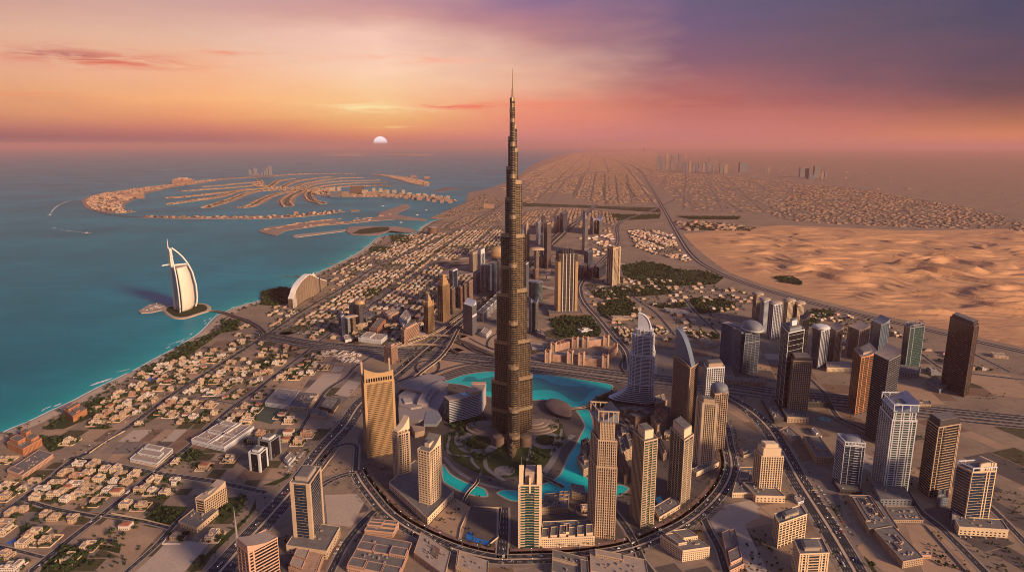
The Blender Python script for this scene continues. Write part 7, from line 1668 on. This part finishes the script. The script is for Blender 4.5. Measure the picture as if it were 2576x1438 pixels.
# villages on the palm: one mass of small roofs per frond line
PM = MB()
rp_ = random.Random(41)
for P, ws, kind in FR:
    L = 0; nxt = 0; N = normals2d(P); tot = sum((P[i + 1] - P[i]).length for i in range(len(P) - 1))
    for i in range(len(P) - 1):
        seg = (P[i + 1] - P[i]).length; t = L / tot * (len(ws) - 1) if len(ws) > 1 else 0; k = min(int(t), max(0, len(ws) - 2)); w = ws[k] if len(ws) == 1 else ws[k] + (ws[k + 1] - ws[k]) * (t - k)
        L += seg
        d = (P[i + 1] - P[i]).normalized(); n = N[i]; q = 0
        while q < seg:
            for off in ([-.27, .27] if kind == 'villa' else [rp_.uniform(-.4, .4) for _ in range(max(2, int(w / 60)))]):
                if rp_.random() < (.9 if kind == 'villa' else .55):
                    p = P[i] + d * q + n * off * w; a, b = rp_.uniform(16, 30), rp_.uniform(14, 26); PM.box((p, d, n), -a / 2, a / 2, -b / 2, b / 2, 2.4, 2.4 + rp_.uniform(8, 13) * (1 if kind == 'villa' else 1.3), rp_.randrange(3))
            if rp_.random() < 1.0: TREEPTS.append(((P[i] + d * q + n * rp_.uniform(-.3, .3) * w).x, (P[i] + d * q + n * rp_.uniform(-.12, .12) * w).y, -rp_.uniform(9, 15)))
            if kind == 'villa' : TREEPTS.append(((P[i] + d * (q + 24) + n * .3 * w).x, (P[i] + d * (q + 24) + n * .3 * w).y, -11)); TREEPTS.append(((P[i] + d * (q + 8) - n * .3 * w).x, (P[i] + d * (q + 8) - n * .3 * w).y, -11))
            if kind == 'villa' : TREEPTS.append(((P[i] + d * (q + 15)).x, (P[i] + d * (q + 15)).y, -rp_.uniform(7, 10)))
            q += 38 if kind == 'villa' else 46
rs = random.Random(8)
hp = B((15,888),(300,828),(740,775),(1210,755),(1480,640),(1530,640),(1400,715),(900,812),(400,860),(200,930))
for _ in range(150):
    k = rs.randrange(9); p = Vector(hp[k]).lerp(Vector(hp[k + 1]), rs.random()); q = p.lerp(sum((Vector(h) for h in hp), Vector()) / 10, rs.uniform(.02, .25))
    if PX(q)[1] > 540 and inpoly(q.x, q.y, hp): PM.box((q, Vector((1, .2, 0)).normalized(), Vector((-.2, 1, 0)).normalized()), -12, 12, -7, 7, 2.4, 2.4 + rs.uniform(4, 10), rs.randrange(3))
prop(PM.build('island_houses', [W_['tan'], M_far, VM['terracotta']]), kind='stuff', label='rows of small roofs along the fronds of the palm island', cat='houses')
# ------------------------------------------------------------------ compound walls round the nearer villas
WL = []
for o, _ in VILLAS[:200]:
    x, y = o.location.x, o.location.y
    if y > 2100: continue
    m = MB(); a, b = rr.uniform(15, 19), rr.uniform(14, 18); u = Vector((math.cos(STREET), math.sin(STREET), 0)); v = Vector((-u.y, u.x, 0)); f = (Vector((x, y, 0)), u, v)
    if any((w.location.x - x) ** 2 + (w.location.y - y) ** 2 < 33 ** 2 for w, _ in WL) or any(near_road(x + s * a * u.x + q * b * v.x, y + s * a * u.y + q * b * v.y, 1) for s in (-1, 1) for q in (-1, 1)): continue
    m.box(f, -a, a, -b, -b + .35, 0, 2.4); m.box(f, -a, -a + .35, -b + .35, b - .35, 0, 2.4); m.box(f, a - .35, a, -b + .35, b - .35, 0, 2.4); m.box(f, -a, -2.5, b - .35, b, 0, 2.4); m.box(f, 2.5, a, b - .35, b, 0, 2.4)
    w = m.build('compound_wall', VM[rr.choice(['sandy', 'cream', 'white'])], None, (x, y, 0)); prop(w, 'wall', 'wall', 'walls round the villa gardens'); WL.append((w, f'{w.data.materials[0].name.split("_")[0]} garden wall round a villa'))
    g = rr.random()
    if g < .45: patch('yard', [f[0] + u * s * (a - .5) + v * q * (b - .5) for s, q in ((-1, -1), (1, -1), (1, 1), (-1, 1))], M_lawn if g < .14 else (M_pave if g < .28 else M_lot3), .1)
auto_label(WL)
# ruin field of low walls, and the long walls of the plots
for nm, lab, poly, n in (('ruined_walls', 'grid of low ruined walls on a plot below the overpass', GT(1,2,[(750,640),(1080,680),(1020,780),(800,740)]), 60),):
    m = MB(); rs = random.Random(2); og = poly[0]
    for _ in range(n):
        a, b = rs.random(), rs.random(); p = poly[0].lerp(poly[1], a).lerp(poly[3].lerp(poly[2], a), b); u = (poly[1] - poly[0]).normalized(); v = Vector((-u.y, u.x, 0))
        if rs.random() < .5: m.box((p, u, v), -rs.uniform(6, 16), rs.uniform(4, 14), -.6, .6, 0, rs.uniform(2, 3.2))
        else: m.box((p, u, v), -.6, .6, -rs.uniform(6, 16), rs.uniform(4, 14), 0, rs.uniform(2, 3.3))
    prop(m.build(nm, VM['white'], None, (og.x, og.y, 0)), lab, 'ruin')
def longwall(label, pts, h=2.6, w=.7, m_='cream'):
    P = [Vector(p) for p in pts]; m = MB(); N = normals2d(P); og = P[0]
    m.loft([[(p.x + n.x * a, p.y + n.y * a, z) for a, z in ((-w / 2, 0), (w / 2, 0), (w / 2, h), (-w / 2, h))] for p, n in zip(P, N)]); prop(m.build('boundary_wall', VM[m_], None, (og.x, og.y, 0)), label, 'wall')
for lab, pts in (('long pale wall along the sandy strip at the lower right', GT(3,3,[(1585,970),(1680,1080),(1830,1250),(1980,1420),(2050,1500)])), ('pale wall stepping round the vacant plot beside the ring road', GT(1,3,[(650,440),(730,330),(840,200)])), ('sandy wall behind the walled sand lot near the pool tower', GT(1,3,[(2160,785),(2120,860),(2060,1000),(2040,1110)])),
    ('dark rimmed wall round the blue play pools by the ring road', GT(1,3,[(2190,780),(2470,800),(2440,1090),(2330,1180)])), ('low wall beside the coast road near the sandy plots', GT(0,3,[(900,245),(1080,120),(1260,20)])), ('white wall round the walled school yard', GT(0,3,[(1310,330),(1570,385),(1740,240)])), ('white kerb wall under the dark walled garden', GT(0,3,[(1120,850),(1450,915),(1710,980)]))):
    longwall(lab, pts)
# ------------------------------------------------------------------ trees
def leafmat(name, c1, c2):
    m = bpy.data.materials.new(name); m.use_nodes = True; n = NT(m.node_tree); b = n.n['Principled BSDF']
    gi = n.new('ShaderNodeNewGeometry').outputs['Random Per Island']
    oi = n.new('ShaderNodeObjectInfo').outputs['Random']
    n.put(b.inputs['Base Color'], n.mix(n.m('FRACT', n.m('ADD', gi, n.m('MULTIPLY', oi, .35))), c1, c2)); b.inputs['Roughness'].default_value = .8; b.inputs['Specular IOR Level'].default_value = .15; return m
M_leaf = leafmat('tree_leaves', (0.018, 0.034, 0.013), (0.046, 0.068, 0.026)); M_palm = leafmat('palm_fronds', (0.028, 0.036, 0.015), (0.065, 0.068, 0.030)); M_bark = mat('bark', (0.11, 0.075, 0.05), .95, scale=.5)
def tree_proto(seed, spread, tall, name='tree'):
    rs = random.Random(seed); t = thing(name, 'tree', 'tree', (0, 0, 0), 'garden trees'); m = MB(); H = tall
    m.tube([(0, 0, -.2), (rs.uniform(-.3, .3), .1, H * .3), (rs.uniform(-.5, .5), 0, H * .55)], [.38, .28, .16], 6)
    cl = []
    for k in range(9):
        a = k * 2.4 + rs.uniform(-.4, .4); r = spread * rs.uniform(.25, .8) if k else 0; cl.append(Vector((r * math.cos(a), r * math.sin(a), H * rs.uniform(.55, .92)))); m.tube([(0, 0, H * .32), tuple(cl[-1] * .6 + Vector((0, 0, H * .2))), tuple(cl[-1])], [.16, .1, .04], 4)
    m.build('trunk', M_bark, t); m = MB()
    for c in cl:
        R = spread * rs.uniform(.3, .52)
        for _ in range(30):
            d = Vector((rs.gauss(0, 1), rs.gauss(0, 1), rs.gauss(0, .7))).normalized(); p = c + d * R * rs.uniform(.55, 1.05); s = rs.uniform(.5, 1.1); u = Vector((rs.gauss(0, 1), rs.gauss(0, 1), rs.gauss(0, 1))); u = (u - d * u.dot(d) * .6).normalized(); v = u.cross(d).normalized()
            m.add([p - u * s, p + v * s * .7, p + u * s, p - v * s * .7 + d * .2], [(0, 1, 2, 3)])
    m.build('crown', M_leaf, t); return t
def palm_proto(seed, H):
    rs = random.Random(seed); t = thing('palm_tree', 'palm', 'palm', (0, 0, 0), 'palm trees'); m = MB(); m.tube([(0, 0, -.2), (.1, .1, H * .5), (.25, 0, H)], [.34, .24, .2], 6); m.build('trunk', M_bark, t); m = MB()
    for k in range(17):
        a = k * 2.399; e = rs.uniform(.1, 1.0); L = rs.uniform(2.6, 3.6); d = Vector((math.cos(a), math.sin(a), 0)); s = Vector((-d.y, d.x, 0)); pts = []
        for q in range(5):
            f = q / 4; pts.append(Vector((.25, 0, H)) + d * L * f * (1 - .15 * f) + Vector((0, 0, L * (e * f - (.5 + e * .6) * f * f))))
        for q in range(4):
            w0, w1 = .55 * (1 - .2 * q), .55 * (1 - .2 * (q + 1)); m.add([pts[q] - s * w0 - Vector((0, 0, .25)), pts[q], pts[q + 1], pts[q + 1] - s * w1 - Vector((0, 0, .25))], [(0, 1, 2, 3)]); m.add([pts[q], pts[q] + s * w0 - Vector((0, 0, .25)), pts[q + 1] + s * w1 - Vector((0, 0, .25)), pts[q + 1]], [(0, 1, 2, 3)])
    m.build('crown', M_palm, t); return t
rt = random.Random(77)

for pl, dens in PARKS:
    xs = [p[0] for p in pl]; ys = [p[1] for p in pl]; area = abs(sum(pl[i][0] * pl[(i + 1) % len(pl)][1] - pl[(i + 1) % len(pl)][0] * pl[i][1] for i in range(len(pl)))) / 2
    n = int(min(area / 1000 * dens * 7.5, 1500))
    for _ in range(n):
        x, y = rt.uniform(min(xs), max(xs)), rt.uniform(min(ys), max(ys))
        if inpoly(x, y, pl) and not near_road(x, y, 1) and not on_building(x, y, 1) and not any(inpoly(x, y, w) for w in WATERS):
            cl = math.sin(x * .03) * math.sin(y * .026) + .6 * math.sin(x * .011 + 2) * math.cos(y * .013)
            if cl > -.45 or rt.random() < .25: TREEPTS.append((x, y, rt.uniform(5.5, 11)))
for o, _ in VILLAS:
    for _ in range(7):
        a = rt.uniform(0, 6.28); r = rt.uniform(11.5, 22); x, y = o.location.x + r * math.cos(a), o.location.y + r * math.sin(a)
        if not near_road(x, y, .5) and not on_building(x, y, -1): TREEPTS.append((x, y, rt.uniform(4.5, 9)))
PALMS = []
for i in range(0, len(csm) - 3):
    p, n = csm[i], normals2d(csm[max(0, i - 1):i + 2])[1 if i else 0]
    for _ in range(2):
        if rt.random() < .8: q = p - n * rt.uniform(28, 60) + Vector((rt.uniform(-9, 9), rt.uniform(-9, 9), 0)); (PALMS if rt.random() < .7 else TREEPTS).append((q.x, q.y, rt.uniform(6, 10)))
for P, offs, st in ((RR, (-19, 19, 27), 16), (R3, (-27, 27), 22), (R10, (-26, 26), 18), (R1, (-12, 12), 30)):
    acc = 0; N = normals2d(P)
    for i in range(len(P) - 1):
        acc += (P[i + 1] - P[i]).length
        if acc > st:
            acc = 0
            for o in offs:
                if rt.random() < .8: q = P[i] + N[i] * (o + rt.uniform(-2, 2)); PALMS.append((q.x, q.y, rt.uniform(6.5, 9.5)))
for _ in range(5200):
    px, py = rt.uniform(-40, 2600), 800 + 640 * rt.random() ** .7; g = G(px, py)
    if g.x > -99999 and not near_road(g.x, g.y, 1) and not on_building(g.x, g.y, 1) and not any(inpoly(g.x, g.y, w) for w in WATERS) and inpoly(g.x, g.y, LANDP) and math.sin(g.x * .017 + 1) * math.sin(g.y * .021) + .5 * math.sin(g.x * .06) * math.sin(g.y * .05) > .3: TREEPTS.append((g.x, g.y, rt.uniform(1.8, 5.2)))
def visible(x, y):
    px, py = PX((x, y, 4)); return -15 < px < 2590 and 360 < py < 1450
cam_d = lambda t: math.hypot(t[0], t[1])
TREEPTS = [t for t in TREEPTS if visible(t[0], t[1])]; PALMS = [t for t in PALMS if visible(t[0], t[1]) and not on_building(t[0], t[1], -2)]
TREEPTS.sort(key=cam_d); PALMS.sort(key=cam_d)
TP = [(tree_proto(s, sp, 6.5, 'tree'), nm) for s, sp, nm in ((1, 3.2, 'round dark green tree'), (2, 4.0, 'broad spreading dark tree'), (3, 2.6, 'slim dark green tree'), (4, 3.6, 'loose leafy green tree'))]
TL = []
usedp = [0] * 4
for i, (x, y, h) in enumerate(TREEPTS[:300]):
    k = rt.randrange(4); o, nm = TP[k]; sc = abs(h) / 6.5
    if not usedp[k]: usedp[k] = 1; o.location = (x, y, 0); o.scale = (sc,) * 3; r = o
    else: r = dup(o, (x, y, 0), rt.uniform(0, 6.28), 'tree', None, sc)
    TL.append((r, ('small ' if sc < .85 else 'tall ' if sc > 1.2 else '') + nm))
PP = [palm_proto(1, 7.5), palm_proto(2, 8.5)]; used2 = [0, 0]; PL_ = []
for i, (x, y, h) in enumerate(PALMS[:290]):
    k = i % 2; sc = h / 7.5
    if not used2[k]: used2[k] = 1; r = PP[k]; r.location = (x, y, 0); r.scale = (sc,) * 3
    else: r = dup(PP[k], (x, y, 0), rt.uniform(0, 6.28), 'palm', None, sc)
    PL_.append((r, ('short' if sc < 1 else 'tall') + (' date palm', ' feathery palm')[k]))
auto_label(TL); auto_label(PL_)
TM = MB()
def clump(m, x, y, s, z0=0.0, rs=rt, near=False):
    n = 26 if near else (9 if y < 5000 else 5)
    for _ in range(n):
        d = Vector((rs.gauss(0, 1), rs.gauss(0, 1), rs.gauss(0, .8))).normalized(); c = Vector((x, y, z0 + s * .55)); p = c + Vector((d.x * s * .55, d.y * s * .55, d.z * s * .42)) * rs.uniform(.5, 1.05); r = s * (.17 if near else .34) * rs.uniform(.7, 1.3)
        u = d.orthogonal().normalized(); v = d.cross(u); m.add([p - u * r, p - v * r + d * r * .3, p + u * r, p + v * r - d * r * .3], [(0, 1, 2, 3)])
for x, y, s in TREEPTS[300:64000]: clump(TM, x, y, abs(s) * 1.05, 2.4 if s < 0 else 0, near=math.hypot(x, y) < 2400)
for x, y, s in PALMS[290:1500]: clump(TM, x, y, s * .8, s * .3)
prop(TM.build('distant_trees', M_leaf), kind='stuff', label='dark green trees scattered through gardens and parks of the city', cat='trees')
print('TREES', len(TREEPTS), 'PALMS', len(PALMS), 'CAND', len(CAND), 'VILLAS', len(VILLAS))
# ------------------------------------------------------------------ cars
CC = {'white': (.72, .70, .68), 'silver': (.38, .37, .37), 'black': (.015, .015, .018), 'grey': (.12, .12, .125), 'red': (.35, .03, .025), 'blue': (.04, .07, .20), 'sand coloured': (.45, .34, .22)}
def car_proto(colour, kind):
    m = MB(); L, Wd, H = {'car': (4.6, 1.85, .85), 'van': (5.6, 2.1, 1.3), 'bus': (11, 2.5, 1.6)}[kind]
    for a0, a1, w, z0, z1 in ((-L / 2, L / 2, Wd / 2, .35, .35 + H),): m.loft([[(a0, -w, z0), (a1, -w, z0), (a1, w, z0), (a0, w, z0)], [(a0, -w, z1 - .15), (a1, -w, z1 - .25), (a1, w, z1 - .25), (a0, w, z1 - .15)], [(a0 + .15, -w + .1, z1), (a1 - .2, -w + .1, z1 - .05), (a1 - .2, w - .1, z1 - .05), (a0 + .15, w - .1, z1)]])
    z1 = .35 + H; f = .22 if kind == 'car' else .45
    m.loft([[(-L * .42, -Wd * .46, z1 - .02), (L * f, -Wd * .46, z1 - .05), (L * f, Wd * .46, z1 - .05), (-L * .42, Wd * .46, z1 - .02)], [(-L * .32, -Wd * .38, z1 + .6), (L * (f - .1), -Wd * .38, z1 + .6), (L * (f - .1), Wd * .38, z1 + .6), (-L * .32, Wd * .38, z1 + .6)]], mi=1)
    m.box(FR0, -L * .31, L * (f - .11), -Wd * .36, Wd * .36, z1 + .601, z1 + .66)
    for a in (-L * .31, L * .31):
        for b in (-Wd / 2 + .02, Wd / 2 - .22): m.loft([[(a + .33 * math.cos(q), b, .33 + .33 * math.sin(q)) for q in [k * .785 for k in range(8)]], [(a + .33 * math.cos(q), b + .2, .33 + .33 * math.sin(q)) for q in [k * .785 for k in range(8)]]], mi=1)
    o = m.build('parked_car' if kind == 'car' else kind, [mat(colour.replace(' ', '_') + '_car_paint', CC[colour], .3, .03, spec=.5), M_vwin], None); prop(o, 'car', 'car' if kind == 'car' else kind, 'cars on the roads'); return o
CARS = []; CP_ = {}
def put_car(x, y, z, rz):
    c = rt.choices(list(CC), [9, 3, 3, 2, 1, .7, 1])[0]; kd = rt.choices(['car', 'van', 'bus'], [9, 2, .3])[0]; k = (c, kd)
    if k not in CP_: o = CP_[k] = car_proto(c, kd); o.location = (x, y, z); o.rotation_euler.z = rz
    else: o = CP_[k].copy(); COL.objects.link(o); o.location = (x, y, z); o.rotation_euler.z = rz
    CARS.append((o, f'{c} {kd}'))
spots = []
for P, offs, gap, z in ((R3, (-19, -14, -9, 9, 14, 19), 60, .36), (RR, (-10, -6, 6, 10), 42, .36), (R10, (-17, -12, -7, 7, 12, 17), 55, .36), (R1, (-5, 5), 60, .36), (R2, (-3, 3), 80, .36), (R4, (-4, 4), 60, .36), (R20, (-9, -5, 5, 9), 60, .36), (R19, (-14, -8, 8, 14), 110, .36)):
    N = normals2d(P); acc = [rt.uniform(0, gap) for _ in offs]
    for i in range(len(P) - 1):
        s = (P[i + 1] - P[i]).length; d = P[i + 1] - P[i]
        for k, o in enumerate(offs):
            acc[k] += s
            if acc[k] > gap: acc[k] = -rt.uniform(-.4, 1.2) * gap; q = P[i] + N[i] * o; spots.append((q.x, q.y, z, math.atan2(d.y, d.x) + (math.pi if o > 0 else 0)))
for a, b, n, rows in ((GT(1,3,[(440,210)])[0], GT(1,3,[(230,460)])[0], 16, 2), (GT(3,3,[(430,560)])[0], GT(3,3,[(780,1080)])[0], 24, 2), (GT(3,2,[(440,880)])[0], GT(3,2,[(800,930)])[0], 14, 2), (GT(3,2,[(2130,1050)])[0], GT(3,2,[(2440,1180)])[0], 14, 4), (GT(3,3,[(1880,1080)])[0], GT(3,3,[(2390,1100)])[0], 10, 1), (GT(1,3,[(880,1100)])[0], GT(1,3,[(770,1300)])[0], 9, 1), (GT(2,3,[(1450,1030)])[0], GT(2,3,[(1540,990)])[0], 6, 1), (GT(1,3,[(1750,1110)])[0], GT(1,3,[(1980,1200)])[0], 10, 1), (GT(1,2,[(740,520)])[0], GT(1,2,[(980,540)])[0], 12, 2)):
    d = (b - a); L = d.length; d.normalize(); nn = Vector((-d.y, d.x, 0))
    for r in range(rows):
        for k in range(n):
            if rt.random() < .85: q = a + d * (L * k / n) + nn * (r * 13); spots.append((q.x, q.y, .16, math.atan2(nn.y, nn.x) + rt.uniform(-.08, .08)))
spots = [s for s in spots if visible(s[0], s[1]) and not on_building(s[0], s[1], -3)]; spots.sort(key=cam_d)
for s in spots[:295]: put_car(*s)
auto_label(CARS)
# ------------------------------------------------------------------ boats
M_boat = mat('boat_white', (.62, .58, .55), .4, scale=.3, var=.04)
def boat(label, px, py, L, rz, wake=None):
    c = G(px, py); t = thing('motor_boat', label, 'boat', c, None, rz); m = MB()
    sec = [(-.5, .16), (-.2, .18), (.2, .15), (.42, .07), (.5, .01)]
    m.loft([[(L * x, -L * w, 1.2), (L * x, 0, -1.0), (L * x, L * w, 1.2)] for x, w in sec]); m.build('hull', M_boat, t); m = MB(); m.box(FR0, -L * .3, L * .12, -L * .09, L * .09, 1.2, 2.6 + L * .04); m.box(FR0, -L * .2, L * .02, -L * .07, L * .07, 2.61 + L * .04, 3.6 + L * .07); cb = m.build('cabin', M_boat, t); m = MB(); m.box(FR0, L * .121, L * .135, -L * .085, L * .085, 1.6, 2.3 + L * .03); m.build('windscreen', M_vwin, cb)
    if wake:
        P = smooth_path(GD(wake), 20); w = MB(); n = len(P); N = normals2d(P)
        for i in range(n - 1):
            a, b = 1.5 + 12 * i / n, 1.5 + 12 * (i + 1) / n; fade = rt.random()
            if fade < 1 - .75 * (i / n): w.add([(P[i].x - N[i].x * a, P[i].y - N[i].y * a, -.6), (P[i].x + N[i].x * a, P[i].y + N[i].y * a, -.6), (P[i + 1].x + N[i + 1].x * b, P[i + 1].y + N[i + 1].y * b, -.6), (P[i + 1].x - N[i + 1].x * b, P[i + 1].y - N[i + 1].y * b, -.6)], [(0, 3, 2, 1)])
        prop(w.build('boat_wake', M_foam), kind='stuff', label='white wake trailing behind ' + label.split(' far')[0].split(' near')[0], cat='wake')
boat('dark speck of a motor boat far out left of the sail hotel', 220, 586, 46, 0.1, [(214,585.5),(190,582),(160,578),(135,573)])
boat('small white motor boat near the left end of the palm island', 124, 541, 40, -2.0, [(127,539),(133,528),(150,515),(180,504),(220,500)])
for k, (x, y, L) in enumerate([(965,519,60),(1073,529,40),(1010,560,50),(930,555,70),(1050,541,60),(806,491,40),(812,495,36),(800,494,38)]):
    boat(['white yacht in the bay below the apartment rows', 'white yacht near the mainland beach of the bay', 'white yacht moored by the harbour island', 'long white yacht at the harbour island quay', 'white yacht at the small jetty near the mainland', 'white boat in the palm marina', 'white boat in the middle of the palm marina', 'white boat at the outer side of the palm marina'][k], x, y, L, .3 * k)

# ------------------------------------------------------------------ lamp posts along the boulevards
M_lamp = bpy.data.materials.new('lit_lamp'); M_lamp.use_nodes = True; _b = M_lamp.node_tree.nodes['Principled BSDF']; _b.inputs['Emission Color'].default_value = (1, .86, .66, 1); _b.inputs['Emission Strength'].default_value = 2.2
LP0 = thing('street_lamp', 'lamp', 'street lamp', (0, 0, 0), 'street lamps along the boulevards'); m = MB(); m.tube([(0, 0, 0), (0, 0, 9.5)], [.2, .11], 6); m.tube([(0, 0, 9.4), (.8, 0, 10.2), (2.0, 0, 10.3)], .08, 5); m.build('pole', W_['steel'], LP0); m = MB(); m.box(FR0, 1.5, 2.7, -.3, .3, 10.1, 10.32); m.build('lamp_head', M_lamp, LP0)
LAMPS = []
for P, o_, st in ((RR, 16, 34), (RR, -16, 34), (R3, 0, 48), (R10, 0, 48), (R1, 9, 60)):
    acc = 0; N = normals2d(P)
    for i in range(len(P) - 1):
        acc += (P[i + 1] - P[i]).length
        if acc > st:
            acc = 0; q = P[i] + N[i] * o_
            if visible(q.x, q.y) and q.y < 2600 and not on_building(q.x, q.y, -3):
                a = math.atan2(N[i].y, N[i].x) + (math.pi if o_ > 0 else 0)
                if not LAMPS: LP0.location = (q.x, q.y, .3); LP0.rotation_euler.z = a; LAMPS.append((LP0, 'tall single armed street lamp'))
                elif len(LAMPS) < 240: LAMPS.append((dup(LP0, (q.x, q.y, .3), a, 'lamp'), 'tall single armed street lamp'))
auto_label(LAMPS)
